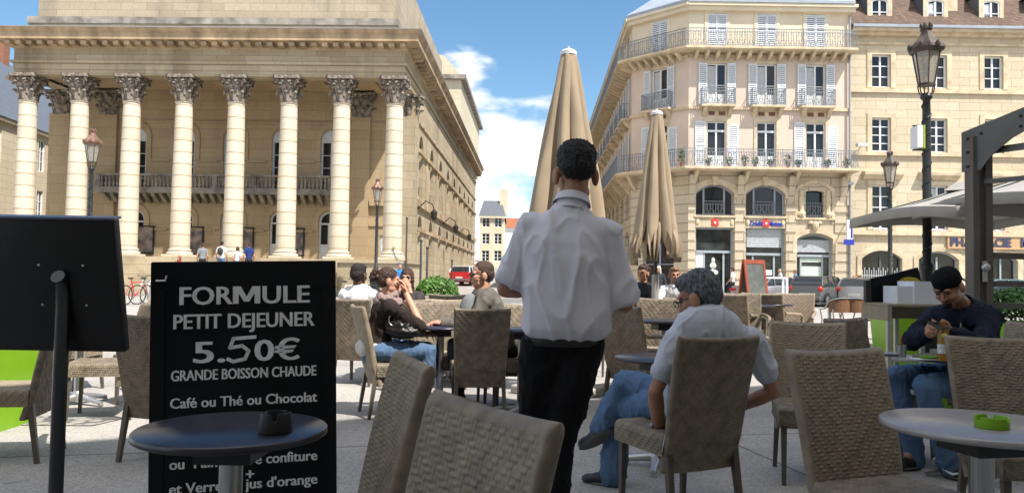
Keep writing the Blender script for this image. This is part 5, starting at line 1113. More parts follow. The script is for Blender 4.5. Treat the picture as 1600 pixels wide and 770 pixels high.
def bicycle(x, y, rz, col, label, rack=False):
    t = thing('bicycle', label, 'bicycle', (x, y, 0), rz, 'bicycles parked before the theatre'); fr = mat('bike_%s' % col[0], col[1], .4)
    for wx in (-.52, .52):
        m = MB(); m.tube([(wx + .33 * math.cos(a), 0, .34 + .33 * math.sin(a)) for a in [2 * PI * i / 24 for i in range(24)]], .02, 6, True); w = m.build('wheel', M_tyre, t, True)
        m = MB()
        for i in range(10): a = 2 * PI * i / 10; m.bar((wx, 0, .34), (wx + .31 * math.cos(a), 0, .34 + .31 * math.sin(a)), .006, .006)
        m.lathe([(.03, -.03), (.03, .03)], (wx, 0, .34), 8); m.build('spokes', M_rim, w)
    m = MB(); bb, st_, hd = (-.08, 0, .3), (-.24, 0, .78), (.38, 0, .78)
    for a, b, r in ((bb, (-.27, 0, .88), .018), (st_, hd, .018), (bb, (.4, 0, .68), .022), ((-.52, 0, .34), bb, .012), ((-.52, 0, .34), st_, .012), ((.52, 0, .34), (.36, 0, .9), .016)): m.tube([a, b], r, 8)
    m.build('frame', fr, t, True)
    m = MB(); m.ell((-.29, 0, .92), (.13, .08, .035), n=10, m=6); m.build('saddle', M_black, t, True)
    m = MB(); m.tube([(.34, -.28, 1.02), (.34, -.1, .99), (.36, 0, .95), (.34, .1, .99), (.34, .28, 1.02)], .013, 6); m.tube([(.36, 0, .95), (.365, 0, .88)], .015, 6); m.build('handlebar', M_black, t, True)
    m = MB(); m.lathe([(.08, -.05), (.08, -.045)], n=16) if False else m.tube([(-.08 + .08 * math.cos(a), .05, .3 + .08 * math.sin(a)) for a in [2 * PI * i / 12 for i in range(12)]], .012, 5, True); m.tube([(-.08, .06, .3), (-.02, .12, .16)], .012, 5); m.build('crank', M_rim, t, True)
    if rack: m = MB(); m.bbox(.5, .8, -.18, .18, .8, 1.0, .02); m.build('basket', M_black, t)
bicycle(PX(214, 27), 27, R(75), ('red', (.5, .02, .04)), 'red bicycle parked between menu stand and price board')
bicycle(PX(236, 27.5), 27.5, R(62), ('grey', (.25, .25, .26)), 'grey bicycle parked right beside the red one')
bicycle(PX(546, 27), 27, R(70), ('white', (.6, .6, .6)), 'pale bicycle parked just right of the price board')
bicycle(PX(566, 28), 28, R(50), ('black', (.03, .03, .03)), 'black bicycle with a basket parked behind the man in the white shirt', True)
for i, px in enumerate((228, 240, 556)):
    x = PX(px, 28.6); t = thing('bike_stand', ['steel bike hoop behind the grey bicycle', 'steel bike hoop beside the price board edge', 'steel bike hoop behind the pale bicycle'][i], 'bike stand', (x, 28.6, 0))
    m = MB(); m.tube([(0, -.35, 0), (0, -.35, .7), (0, -.2, .85), (0, .2, .85), (0, .35, .7), (0, .35, 0)], .025, 8); m.build('hoop', M_alu, t, True)
# street posts near the theatre corner
for i, px in enumerate((634, 657, 667, 706)):
    Y = (39, 33, 33, 47)[i]; t = thing('street_post', 'thin dark street post before the theatre corner', 'post', (PX(px, Y), Y, ground_h(0, Y)), 0, 'thin posts before the theatre corner'); h = (4.0, 2.6, 2.3, 2.0)[i]
    m = MB(); m.lathe([(.07, 0), (.07, .2), (.045, .25), (.045, h), (.0, h + .05)], n=10); m.build('shaft', M_lampiron, t, True); m = MB(); m.ell((0, 0, h + .05), (.07, .07, .07), n=10, m=6); m.build('finial', M_lampiron, t, True)
# cars
def car(x, y, z, rz, paint, label, L_=3.85, H=1.44, Wd=1.66, hatch=True, roofm=None):
    t = thing('parked_car', label, 'car', (x, y, z), rz, 'cars parked across the square'); h = L_ / 2
    # stations along the length (front +Y): y, half width at sill, belt, z sill, z hood/belt line
    if hatch: roof = [(-h + .12, .95), (-h + .35, 1.28), (-h + .62, H - .03), (-.2, H), (.45, H - .05), (1.0, 1.08), (1.15, .98)]
    else: roof = [(-h + .75, .98), (-h + 1.2, 1.3), (-.35, H), (.3, H - .03), (.95, 1.1), (1.1, 1.0)]
    m = MB(); st_ = []
    for i in range(25):
        yy = -h + L_ * i / 24; f = abs(yy) / h
        top = .93 + (0.03 if yy < 0 else -.03) - .18 * max(0, (yy - .9) / (h - .9)) ** 1.5 if yy > 0 else (.95 if hatch else .97 - .05 * max(0, (-yy - .8)))
        hw = Wd / 2 * (1 - .14 * f ** 5); zl = .2 + .1 * f ** 8; sh = 1.0
        st_.append([(-hw * .9, yy, zl), (-hw, yy, .34), (-hw * 1.0, yy, .6), (-hw * .97, yy, top - .1), (-hw * .9, yy, top), (-hw * .4, yy, top + .025), (hw * .4, yy, top + .025), (hw * .9, yy, top), (hw * .97, yy, top - .1), (hw, yy, .6), (hw, yy, .34), (hw * .9, yy, zl)])
    n = 12; vs = [p for s_ in st_ for p in s_]; m.add(vs, [(i * n + j, i * n + n + j, i * n + n + (j + 1) % n, i * n + (j + 1) % n) for i in range(24) for j in range(n)] + [list(range(n)), list(range(24 * n, 25 * n))[::-1]])
    body = m.build('body', paint, t, True, sharp=38)
    g = MB(); rows = []
    for (yy, zz) in roof: f = (zz - .94) / (H - .94); rows.append((yy, zz, Wd / 2 * (.93 - .17 * f)))
    # greenhouse as a closed glass solid, roof sheet over it
    base = .93; pts = [(w_ * s_, yy, zz) for yy, zz, w_ in rows for s_ in (-1, 1)] + [(Wd / 2 * .92 * s_, yy, base) for yy, zz, w_ in rows for s_ in (-1, 1)]; k = len(rows); fs = []
    for i in range(k - 1): a = 2 * i; b = 2 * k + 2 * i; fs += [(a, a + 1, a + 3, a + 2), (b, a, a + 2, b + 2), (a + 1, b + 1, b + 3, a + 3)]
    fs += [(0, 2 * k, 2 * k + 1, 1), (2 * k - 2, 2 * k - 1, 4 * k - 1, 4 * k - 2)]
    g.add(pts, fs); glass = g.build('glass', mat('car_glass', (.02, .025, .03), .05, spec=.7), t, True, sharp=30)
    r_ = MB(); hi = [q for q in rows if q[1] > H - .1]
    r_.add([(w_ * s_ * 1.02, yy, zz + dz) for yy, zz, w_ in hi for s_ in (-1, 1) for dz in (.012, -.03)], [(4 * i, 4 * i + 2, 4 * i + 6, 4 * i + 4) for i in range(len(hi) - 1)] + [(4 * i, 4 * i + 4, 4 * i + 5, 4 * i + 1) for i in range(len(hi) - 1)] + [(4 * i + 2, 4 * i + 3, 4 * i + 7, 4 * i + 6) for i in range(len(hi) - 1)] + [(0, 1, 3, 2), (4 * len(hi) - 4, 4 * len(hi) - 2, 4 * len(hi) - 1, 4 * len(hi) - 3)])
    for s_ in (-1, 1):
        for a, b in ((0, 2), (len(rows) - 3, len(rows) - 1)):
            for i in range(a, b): p, q = rows[i], rows[i + 1]; r_.bar((s_ * p[2] * 1.005, p[0], p[1]), (s_ * q[2] * 1.005, q[0], q[1]), .06, .05)
        r_.bar((s_ * Wd * .455, -.05, base), (s_ * Wd * .385, -.1, H - .02), .07, .03, (0, 1, 0)); r_.bar((s_ * Wd * .455, -.85, base), (s_ * Wd * .39, -.8, H - .03), .09, .03, (0, 1, 0))
    r_.build('roof', roofm or paint, t, True, sharp=40)
    for s_ in (-1, 1):
        for wy in (-h + .62, h - .72):
            w = MB(); w.T = Matrix.Translation((s_ * (Wd / 2 - .1), wy, .3)) @ Matrix.Rotation(PI / 2, 4, 'Y'); w.lathe([(.2, -.1), (.29, -.11), (.3, -.08), (.3, .08), (.29, .115), (.2, .105)], n=24); o = w.build('wheel', M_tyre, t, True, sharp=40)
            w = MB(); w.T = Matrix.Translation((s_ * (Wd / 2 - .1), wy, .3)) @ Matrix.Rotation(PI / 2, 4, 'Y'); w.lathe([(.19, s_ * .1), (.185, s_ * .118), (.03, s_ * .11), (.0, s_ * .112)], n=20, cap=False); w.build('rim', M_rim, o, True)
            a = MB(); a.T = Matrix.Translation((s_ * (Wd / 2 + .001), wy, .32)); a.add([(0, .36 * math.cos(q), .36 * math.sin(q)) for q in [PI * i / 12 for i in range(13)]] + [(s_ * .004, .36 * math.cos(q), .36 * math.sin(q)) for q in [PI * i / 12 for i in range(13)]], [list(range(13)), list(range(25, 12, -1))] + [(i, i + 1, i + 14, i + 13) for i in range(12)]); a.build('wheel_arch', M_tyre, t)
        l = MB(); l.ell((s_ * (Wd / 2 - .16), -h + .1, .82), (.13, .13, .15), n=10, m=8) if hatch else l.bbox(s_ * .62 - .22, s_ * .62 + .22, -h - .015, -h + .15, .66, .8, .01); l.build('tail_light', mat('red_lens', (.5, .02, .02), .2), t, True)
        l = MB(); l.ell((s_ * (Wd / 2 - .24), h - .12, .68), (.2, .16, .1), n=10, m=8); l.build('headlight', mat('clear_lens', (.7, .7, .72), .1), t, True)
        l = MB(); l.ell((s_ * (Wd / 2 + .06), .62, .98), (.09, .06, .07), n=8, m=6); l.build('mirror', paint, t, True)
    l = MB(); l.bbox(-.26, .26, -h - .02, -h + .05, .5, .62, .005); l.build('number_plate', mat('plate_white', (.6, .6, .55), .5), t)
    l = MB(); l.bbox(-Wd * .43, Wd * .43, -h - .05, -h + .1, .3, .48, .03); l.bbox(-Wd * .4, Wd * .4, h - .12, h + .04, .26, .46, .03); l.build('bumper', mat('bumper_grey', (.12, .12, .125), .5) if hatch else paint, t)
    return t
M_cgrey = mat('grey_metallic_paint', (.13, .14, .14), .3, .5, coat=.6); M_csil = mat('silver_metallic_paint', (.4, .4, .42), .3, .6, coat=.6); M_cred = mat('red_car_paint', (.5, .01, .02), .3, coat=.8)
car(PX(1284, 37), 37.2, 0, R(-42), M_cgrey, 'dark grey hatchback parked in front of the arched grey shutter', 3.83, 1.44)
car(PX(1222, 37), 38.0, 0, R(-62), M_csil, 'silver saloon car left of the dark grey hatchback', 4.4, 1.38, 1.7, False)
car(PX(1362, 37), 37.6, 0, R(-40), M_csil, 'pale car behind the lime planter, right of the grey hatchback', 3.9, 1.4)
car(PX(1585, 37), 37.4, 0, R(-75), mat('teal_car_paint', (.2, .28, .3), .3, .4, coat=.6), 'pale blue car seen through the windscreen at the right edge', 4.1, 1.42)
car(PX(729, 58), 58, ground_h(0, 58), R(-14), M_cred, 'small red car with a white roof driving up the street beside the theatre', 3.7, 1.42, 1.68, True, M_white)
# red chalkboard across the square
t = thing('chalkboard', 'red framed folding chalkboard standing at the far terrace edge', 'sandwich board', (PX(1177, 19), 19, 0), R(25)); M_redw = mat('red_stained_wood', (.28, .06, .03), .5, var=.2)
for s_, nm in ((-1, 'front_panel'), (1, 'rear_panel')):
    m = MB(); m.T = Matrix.Translation((0, s_ * .3, 0)) @ Matrix.Rotation(R(-s_ * -9.5), 4, 'X')
    for x in (-.33, .27): m.box(x, x + .06, -.02, .02, 0, 1.72)
    m.box(-.27, .27, -.02, .02, 1.62, 1.72); m.box(-.27, .27, -.02, .02, .3, .4); o = m.build(nm, M_redw, t)
    m = MB(); m.T = Matrix.Translation((0, s_ * .3, 0)) @ Matrix.Rotation(R(-s_ * -9.5), 4, 'X'); m.box(-.27, .27, -.01, .01, .4, 1.62); m.build('slate', mat('chalk_slate', (.09, .1, .09), .8, var=.3, vscale=6), o)
# rail and stand with things at the shop front
t = thing('display_stand', 'white display stand behind the red framed chalkboard', 'stand', (PX(1203, 24), 24, 0)); m = MB()
m.box(-.5, .5, -.2, .2, 1.25, 1.3); m.box(-.5, -.44, -.2, -.14, 0, 1.25); m.box(.44, .5, -.2, -.14, 0, 1.25); m.box(-.5, -.44, .14, .2, 0, 1.25); m.box(.44, .5, .14, .2, 0, 1.25); m.build('frame', M_white, t)
m = MB(); m.box(-.45, .4, -.15, .15, .62, .66); m.build('shelf', M_white, t)
# ------------------------------------------------------------------ people
def fabric(name, c, var=.12, vscale=5, bump=.25, bscale=350, rough=.85): return mat(name, c, rough, var=var, vscale=vscale, bump=bump, bscale=bscale, spec=.2)
M_skin = mat('skin_light', (.5, .27, .18), .5, var=.14, vscale=14, sss=.12, bump=.1, bscale=120); M_skin_t = mat('skin_tanned', (.36, .18, .11), .5, var=.16, vscale=14, sss=.1, bump=.1, bscale=120); M_skin_d = mat('skin_dark', (.09, .045, .03), .45, var=.15, vscale=14)
M_denim = fabric('blue_denim', (.095, .16, .27), .14, 3, .35, 240); M_eye = mat('eye_dark', (.02, .015, .012), .2)
M_hblack = mat('black_hair', (.008, .007, .007), .55, var=.4, vscale=40, bump=.6, bscale=120); M_hbrown = mat('brown_hair', (.05, .025, .015), .5, var=.5, vscale=40, bump=.6, bscale=120); M_hgrey = mat('grey_hair', (.13, .135, .15), .55, var=.6, vscale=55, bump=.8, bscale=140, stretch=(1, 1, .35))
M_shoe = mat('dark_shoe', (.025, .027, .035), .5, var=.3, vscale=20)
def organic(name, m, vox, mt, parent, it=4, wr=None, org=None, post=None):
    me = bpy.data.meshes.new(name); o0 = org or Vector((0, 0, 0)); me.from_pydata([tuple(Vector(p) - o0) for p in m.v], [], m.f); me.update()
    t = bpy.data.objects.new(name, me); COL.objects.link(t)
    r = t.modifiers.new('r', 'REMESH'); r.mode = 'VOXEL'; r.voxel_size = vox; s_ = t.modifiers.new('s', 'SMOOTH'); s_.factor = .5; s_.iterations = it
    dg = bpy.context.evaluated_depsgraph_get(); me2 = bpy.data.meshes.new_from_object(t.evaluated_get(dg)); COL.objects.unlink(t); bpy.data.objects.remove(t); bpy.data.meshes.remove(me)
    if wr:
        amp, sc, st = wr; nrm = [v.normal.copy() for v in me2.vertices]
        for v, n_ in zip(me2.vertices, nrm):
            q = Vector((v.co.x * st[0], v.co.y * st[1], v.co.z * st[2])) * sc; k = 1 - abs(noise.noise(q)); k2 = 1 - abs(noise.noise(q * 1.7 + Vector((7, 3, 1)) + q.yzx * .4)); v.co += n_ * amp * (1.5 * k ** 7 + 1.1 * k2 ** 8 - .7)
    if post:
        for v in me2.vertices: post(v)
    me2.materials.clear(); me2.materials.append(mt); me2.polygons.foreach_set('use_smooth', [True] * len(me2.polygons)); me2.update()
    o = bpy.data.objects.new(name, me2); COL.objects.link(o); o.parent = parent; return o
def V3(*a): return Vector(a)
def frame(z, x):
    z = z.normalized(); x = (x - z * x.dot(z)).normalized(); y = z.cross(x); return Matrix((x, y, z)).transposed()
def hand(m, w, d, n, side, curl=.5, s=1.0):
    """palm, four bent fingers and a thumb; d along the fingers, n the way the palm faces, side = +1 when the thumb lies along d x n"""
    d = d.normalized(); n = (n - d * n.dot(d)).normalized(); x = d.cross(n) * side
    Rm = Matrix((x, d, n)).transposed(); m.ell(w + d * .048 * s, (.039 * s, .054 * s, .017 * s), Rm, 12, 8); m.cone(w - d * .02 * s, .027 * s, w + d * .03 * s, .026 * s, 10)
    for i, (L_, off) in enumerate(((.068, .032), (.077, .011), (.071, -.011), (.055, -.031))):
        b = w + d * (.088 - abs(i - 1.3) * .006) * s + x * off * s; a = 0; dirx = d + x * off * 2.2
        p = b - d * .02 * s; r = .0088 * s * (1 - .05 * i)
        for j, f in enumerate((.45, .32, .23)):
            a += curl * (.5, 1.0, .7)[j]; dd = (dirx.normalized() * math.cos(a) + n * math.sin(a)); q = p + dd * (L_ * f * s + (.02 * s if j == 0 else 0)); m.cone(p, r, q, r * .9, 8); p = q; r *= .92
    t0 = w + d * .02 * s + x * .028 * s; t1 = t0 + (x * .65 + d * .65 + n * .35).normalized() * .04 * s; t2 = t1 + (d * .9 + x * .1 + n * .45).normalized() * .03 * s; m.cone(t0, .013 * s, t1, .011 * s, 8); m.cone(t1, .011 * s, t2, .009 * s, 8)
def rot_ypr(yaw, pitch=0, roll=0):
    return Matrix.Rotation(R(yaw), 3, 'Z') @ Matrix.Rotation(R(pitch), 3, 'X') @ Matrix.Rotation(R(roll), 3, 'Y')
def head_prims(m, c, Rm, s, beard=False):
    P = lambda x, y, z: c + Rm @ (V3(x, y, z) * s)
    def E(x, y, z, a, b, d): m.ell(P(x, y, z), (a * s, b * s, d * s), Rm, 16, 10)
    E(0, -.012, .03, .074, .094, .086); E(0, .025, -.03, .060, .066, .088); E(0, .052, -.092, .036, .036, .03); E(0, .02, -.06, .052, .06, .05)
    for k in (-1, 1):
        E(k * .034, .058, -.03, .028, .032, .03); E(k * .081, -.006, -.016, .015, .026, .037); E(k * .03, .078, .02, .026, .014, .012); E(k * .04, .02, -.075, .022, .04, .03)
    m.cone(P(0, .088, .008), .009 * s, P(0, .112, -.034), .0125 * s, 8)
    for k in (-1, 1): E(k * .012, .096, -.036, .009, .011, .008)
    E(0, .086, -.062, .022, .012, .008); E(0, .083, -.074, .02, .012, .008)
class Person:
    def __init__(s, label, loc, J, skin, top, bottom, hair, vox=.012, k=1.0, group=None, girth=1.0, headrot=None, head=1.0):
        """J holds the joints in world coordinates"""
        s.loc = Vector(loc); s.J = {a: Vector(b) if not isinstance(b, (int, float)) else b for a, b in J.items()}; s.k = k; s.vox = vox; s.g = girth
        s.root = thing('person', label, 'person', s.loc, 0, group); s.skin = skin; s.Rm = headrot or rot_ypr(0); s.hs = head
        s.body(); s.top(*top); s.bottom(*bottom); s.hair(*hair)
    def body(s):
        J, k, m = s.J, s.k, MB(); head_prims(m, J['head'], s.Rm, s.hs * k)
        hb = J['head'] + s.Rm @ V3(0, -.02, -.07) * s.hs * k; m.cone(J['neck'], .06 * k, hb, .05 * k, 14); m.cone(hb, .05 * k, J['head'], .05 * k, 12)
        ch = (J['shL'] + J['shR']) / 2; m.cone(J['neck'], .06 * k, J['hip'], .09 * k, 14); m.cone(J['shL'].lerp(ch, .25), .045 * k, J['shR'].lerp(ch, .25), .045 * k, 12)
        for S in 'LR':
            m.cone(J['sh' + S].lerp(ch, .1), .043 * k * s.g, J['el' + S], .036 * k * s.g, 12); m.cone(J['el' + S], .038 * k * s.g, J['el' + S].lerp(J['wr' + S], .3), .04 * k * s.g, 12); m.cone(J['el' + S].lerp(J['wr' + S], .3), .04 * k * s.g, J['wr' + S], .027 * k, 12)
            d = J.get('hd' + S) or (J['wr' + S] - J['el' + S]); n = J.get('hn' + S) or V3(0, 0, -1)
            hand(m, J['wr' + S], d, n, 1 if S == 'R' else -1, J.get('curl' + S, .5), k)
            m.cone(J['hip'].lerp(J['hi' + S], .8), .07 * k, J['kn' + S], .045 * k, 10); m.cone(J['kn' + S], .045 * k, J['an' + S], .035 * k, 10); m.cone(J['an' + S], .035 * k, J['an' + S] + (J.get('ft' + S) or V3(0, .1, 0)).normalized() * .05, .03, 8)
        s.b = organic('body', m, s.vox * .5, s.skin, s.root, 3, None, s.loc)
        for q in (-1, 1):
            m = MB(); m.ell(J['head'] + s.Rm @ V3(q * .031, .0875, .003) * s.hs * k, (.0125 * k, .008 * k, .0055 * k), s.Rm, 10, 6); m.build('eye', M_eye, s.root, True, s.loc)
            m = MB(); m.tube([J['head'] + s.Rm @ V3(q * x, y, z) * s.hs * k for x, y, z in ((.014, .094, .02), (.03, .096, .026), (.046, .084, .02))], .0045 * k, 6); m.build('eyebrow', M_hbrown if s.skin != M_skin_d else M_hblack, s.root, True, s.loc)
    def torso(s, m, e=0.0, low=.0, hem=0.0):
        J, k, g = s.J, s.k, s.g; ch = (J['shL'] + J['shR']) / 2; X = J['shR'] - J['shL']; sp = J['neck'] - J['hip']; Rm = frame(sp, X); w = X.length / .4
        at_ = lambda f: J['hip'].lerp(J['neck'], f)
        m.ell(at_(.74), ((.165 * w * g + e) * k, (.115 * g + e) * k, .2 * k), Rm, 18, 12); m.ell(at_(.45), ((.155 * w * g + e) * k, (.112 * g + e) * k, .2 * k), Rm, 18, 12); m.ell(at_(.12 - low), ((.16 * w * g + e) * k, (.12 * g + e) * k, .17 * k), Rm, 18, 12)
        m.cone(J['shL'].lerp(ch, .12), (.06 + e) * k, J['shR'].lerp(ch, .12), (.06 + e) * k, 14)
        for S in 'LR': m.cone(at_(.97), (.055 + e) * k, J['sh' + S].lerp(ch, .2), (.05 + e) * k, 12); m.cone(J['sh' + S].lerp(ch, .15), (.062 + e) * k, at_(.6).lerp(J['sh' + S], .35), (.07 + e) * k, 12)
    def sleeves(s, m, ext, r0, r1):
        """ext: 0-1 along the upper arm, 1-2 along the forearm"""
        J, k = s.J, s.k; ch = (J['shL'] + J['shR']) / 2
        for S in 'LR':
            e = ext[S] if isinstance(ext, dict) else ext; a, b, c = J['sh' + S].lerp(ch, .08), J['el' + S], J['wr' + S]
            if e <= 1: m.cone(a, r0 * k, a.lerp(b, e), r1 * k, 14)
            else: m.cone(a, r0 * k, b, (r0 + r1) / 2 * k, 14); m.cone(b, (r0 + r1) / 2 * k, b.lerp(c, e - 1), r1 * k, 14)
    def top(s, mt, ext, r0=.058, r1=.05, e=.012, wr=(.006, 9, (1, 1, .6)), extra=None, name='shirt', low=0.0, collar=True):
        m = MB(); s.torso(m, e, low); s.sleeves(m, ext, r0, r1)
        if extra: extra(s, m)
        s.shirt = organic(name, m, s.vox, mt, s.root, 9, wr, s.loc)
        if collar:
            J, k = s.J, s.k; d = (J['head'] - J['neck']).normalized(); Rm = frame(d, J['shR'] - J['shL']); c = MB()
            n = 24; c.T = Matrix.Translation(J['neck'] + d * .0 * k) @ Rm.to_4x4()
            rows = [(.074, -.03), (.068, .0), (.064, .035), (.07, .04), (.082, .005)]; vs = [((r * k) * math.cos(2 * PI * i / n), (r * k * 1.05) * math.sin(2 * PI * i / n), z * k - .012 * k * math.sin(2 * PI * i / n)) for r, z in rows for i in range(n)]
            c.add(vs, [(j * n + i, j * n + (i + 1) % n, j * n + n + (i + 1) % n, j * n + n + i) for j in range(4) for i in range(n)]); o = c.build('collar', mt, s.root, True, s.loc, 80)
    def bottom(s, mt, rt=.085, rk=.062, ra=.052, wr=(.006, 10, (1, 1, .5)), shoe=None, cuff=.03, name='trousers'):
        J, k, m = s.J, s.k, MB(); sp = J['neck'] - J['hip']; Rm = frame(sp, J['hiR'] - J['hiL'])
        m.ell(J['hip'].lerp(J['neck'], -.02), (.165 * k * s.g, .125 * k * s.g, .15 * k), Rm, 18, 12)
        for S in 'LR':
            a, b, c = J['hi' + S], J['kn' + S], J['an' + S]; m.cone(a, (rt + .01) * k, a.lerp(b, .5), rt * k, 14); m.cone(a.lerp(b, .5), rt * k, b, rk * k, 14); m.cone(b, rk * k, b.lerp(c, .4), rk * 1.02 * k, 14); m.cone(b.lerp(c, .4), rk * 1.02 * k, c + (c - b).normalized() * cuff, ra * k, 14)
        s.tr = organic(name, m, s.vox, mt, s.root, 3, wr, s.loc)
        for S in 'LR':
            c = J['an' + S]; d = (J.get('ft' + S) or V3(0, 1, 0)).normalized(); down = J.get('sole' + S) or V3(0, 0, -1); down = (down - d * down.dot(d)).normalized(); x = d.cross(down); Rm = Matrix((x, d, -down)).transposed(); m = MB()
            m.ell(c + d * -.02 * k + down * .035 * k, (.037 * k, .05 * k, .045 * k), Rm, 12, 8); m.ell(c + d * .06 * k + down * .045 * k, (.043 * k, .09 * k, .036 * k), Rm, 12, 8); m.ell(c + d * .14 * k + down * .052 * k, (.045 * k, .055 * k, .028 * k), Rm, 12, 8); m.cone(c, .045 * k, c + down * .03 * k, .045 * k, 10)
            o = organic('shoe', m, s.vox * .7, shoe or M_shoe, s.root, 3, None, s.loc)
            q = MB(); q.ell(c + d * .07 * k + down * .075 * k, (.047 * k, .125 * k, .013 * k), Rm, 14, 6); q.build('sole', mat('shoe_sole', (.12, .115, .11), .7), o, True, s.loc)
    def hair(s, mt, style='short', extra=None):
        if style == 'none': return
        J, k = s.J, s.k * s.hs; c, Rm = J['head'], s.Rm; P = lambda x, y, z: c + Rm @ (V3(x, y, z) * k); m = MB()
        def E(x, y, z, a, b, d): m.ell(P(x, y, z), (a * k, b * k, d * k), Rm, 16, 10)
        if style in ('short', 'full', 'curly', 'thin'):
            E(0, -.022, .046, .080, .094, .08); E(0, -.05, .0, .076, .066, .075)
            if style != 'thin': E(0, .02, .085, .064, .07, .038)
            for q in (-1, 1): E(q * .06, -.02, .02, .022, .045, .045)
            if style == 'curly':
                rg = random.Random(3)
                for i in range(34): a, u = rg.uniform(0, 2 * PI), rg.uniform(-.2, 1); r = (1 - u * u) ** .5 if u > 0 else 1; E(.082 * r * math.cos(a), -.025 + .1 * r * math.sin(a) * (.75 if math.sin(a) > 0 else 1), .045 + .085 * u, .022, .022, .02)
        if style == 'long':
            E(0, -.018, .045, .082, .1, .085); E(0, -.055, -.05, .08, .06, .13)
            for q in (-1, 1): E(q * .07, .0, -.03, .022, .055, .09); E(q * .07, .01, -.13, .028, .045, .09)
        if style == 'bun':
            E(0, -.018, .04, .08, .098, .083); E(0, -.05, -.0, .074, .07, .07); E(0, -.125, .045, .05, .05, .05)
            rg = random.Random(5)
            for i in range(16): E(rg.uniform(-.045, .045), -.13 + rg.uniform(-.035, .03), .05 + rg.uniform(-.045, .045), .02, .02, .018)
        if extra: extra(s, m, E)
        s.hr = organic('hair', m, max(.005, s.vox * .5), mt, s.root, 2, (.004, 45, (1, 1, .35)) if style != 'thin' else (.002, 45, (1, 1, .4)), s.loc)
def blob(name, prims, vox, mt, parent, org, wr=None, it=3):
    m = MB()
    for p in prims: (m.cone if len(p) == 4 else m.ell)(*p)
    return organic(name, m, vox, mt, parent, it, wr, org)
# ---- the waiter
wY = 3.25; L = lambda x, y, z: V3(.225 + x, wY + y, z)
J = dict(hip=L(0, 0, .98), neck=L(.025, .005, 1.50), head=L(.042, .03, 1.645), shL=L(-.165, .0, 1.42), shR=L(.19, -.01, 1.40), elL=L(-.25, .03, 1.145), elR=L(.255, .0, 1.09), wrL=L(-.08, .25, 1.14), wrR=L(.1, .26, 1.12),
         hdL=V3(.6, .5, .1), hdR=V3(-.6, .5, .1), hiL=L(-.085, 0, .92), hiR=L(.075, -.01, .92), knL=L(-.12, .05, .5), knR=L(-.02, -.03, .5), anL=L(-.14, .02, .085), anR=L(-.07, -.1, .085), ftL=V3(-.1, 1, 0), ftR=V3(.15, 1, 0))
def shirt_folds(s, m):
    """one smooth loft for the loose shirt body, tubes for the short sleeves, all merged"""
    m.v, m.f = [], []; n = 40; rows = [(.938, .156, .118, 0), (.952, .17, .132, 0), (.985, .184, .148, .004), (1.05, .186, .15, .006), (1.16, .18, .143, .004), (1.27, .182, .134, .0), (1.345, .185, .12, 0), (1.395, .19, .1, .008), (1.435, .168, .084, .012), (1.465, .105, .07, .014), (1.5, .066, .06, .02), (1.515, .055, .052, .024)]
    vs = []
    for z, a, b, dx in rows:
        for k in range(n):
            t = 2 * PI * k / n; c, q = math.cos(t), math.sin(t); e = .85; vs.append(L(dx + a * math.copysign(abs(c) ** e, c), -.005 + b * math.copysign(abs(q) ** e, q), z))
    m.add(vs, [(i * n + k, i * n + (k + 1) % n, i * n + n + (k + 1) % n, i * n + n + k) for i in range(len(rows) - 1) for k in range(n)] + [list(range(n))[::-1], [(len(rows) - 1) * n + k for k in range(n)]])
    for S, q, f in (('L', -1, .93), ('R', 1, 1.02)):
        a, b = s.J['sh' + S] + V3(-q * .022, 0, -.008), s.J['el' + S]; pts = [a + (b - a) * t * f for t in (0, .15, .35, .6, .85, .9, 1)]; m.tube(pts, [.06, .068, .067, .066, .07, .072, .07], 24); m.ell(a, (.074, .068, .06), None, 16, 10)
M_wshirt = fabric('pale_lilac_shirt', (.66, .65, .72), .05, 5, .12, 500, .8); M_btrous = fabric('black_trousers', (.008, .008, .010), .3, 6)
waiter = Person('waiter standing with his back to us in a pale shirt and black trousers', (.225, wY, 0), J, M_skin_t, (M_wshirt, 1.06, .05, .058, .0, (.0085, 4.6, (1.6, 1, .55)), shirt_folds), (M_btrous, .088, .066, .055), (M_hblack, 'crop', lambda s, m, E: (E(0, -.02, .072, .079, .092, .062), E(0, -.022, .046, .079, .094, .08), E(0, -.05, .02, .073, .064, .062))), .009, headrot=rot_ypr(8, -4), head=1.06)
m = MB(); m.lathe([(.168, 0), (.172, .01), (.172, .03), (.168, .04)], n=40, cap=False); m.v = [V3(p.x, p.y * .74, p.z) + L(0, 0, .915) for p in m.v]; m.build('belt', M_black, waiter.root, True, waiter.loc)
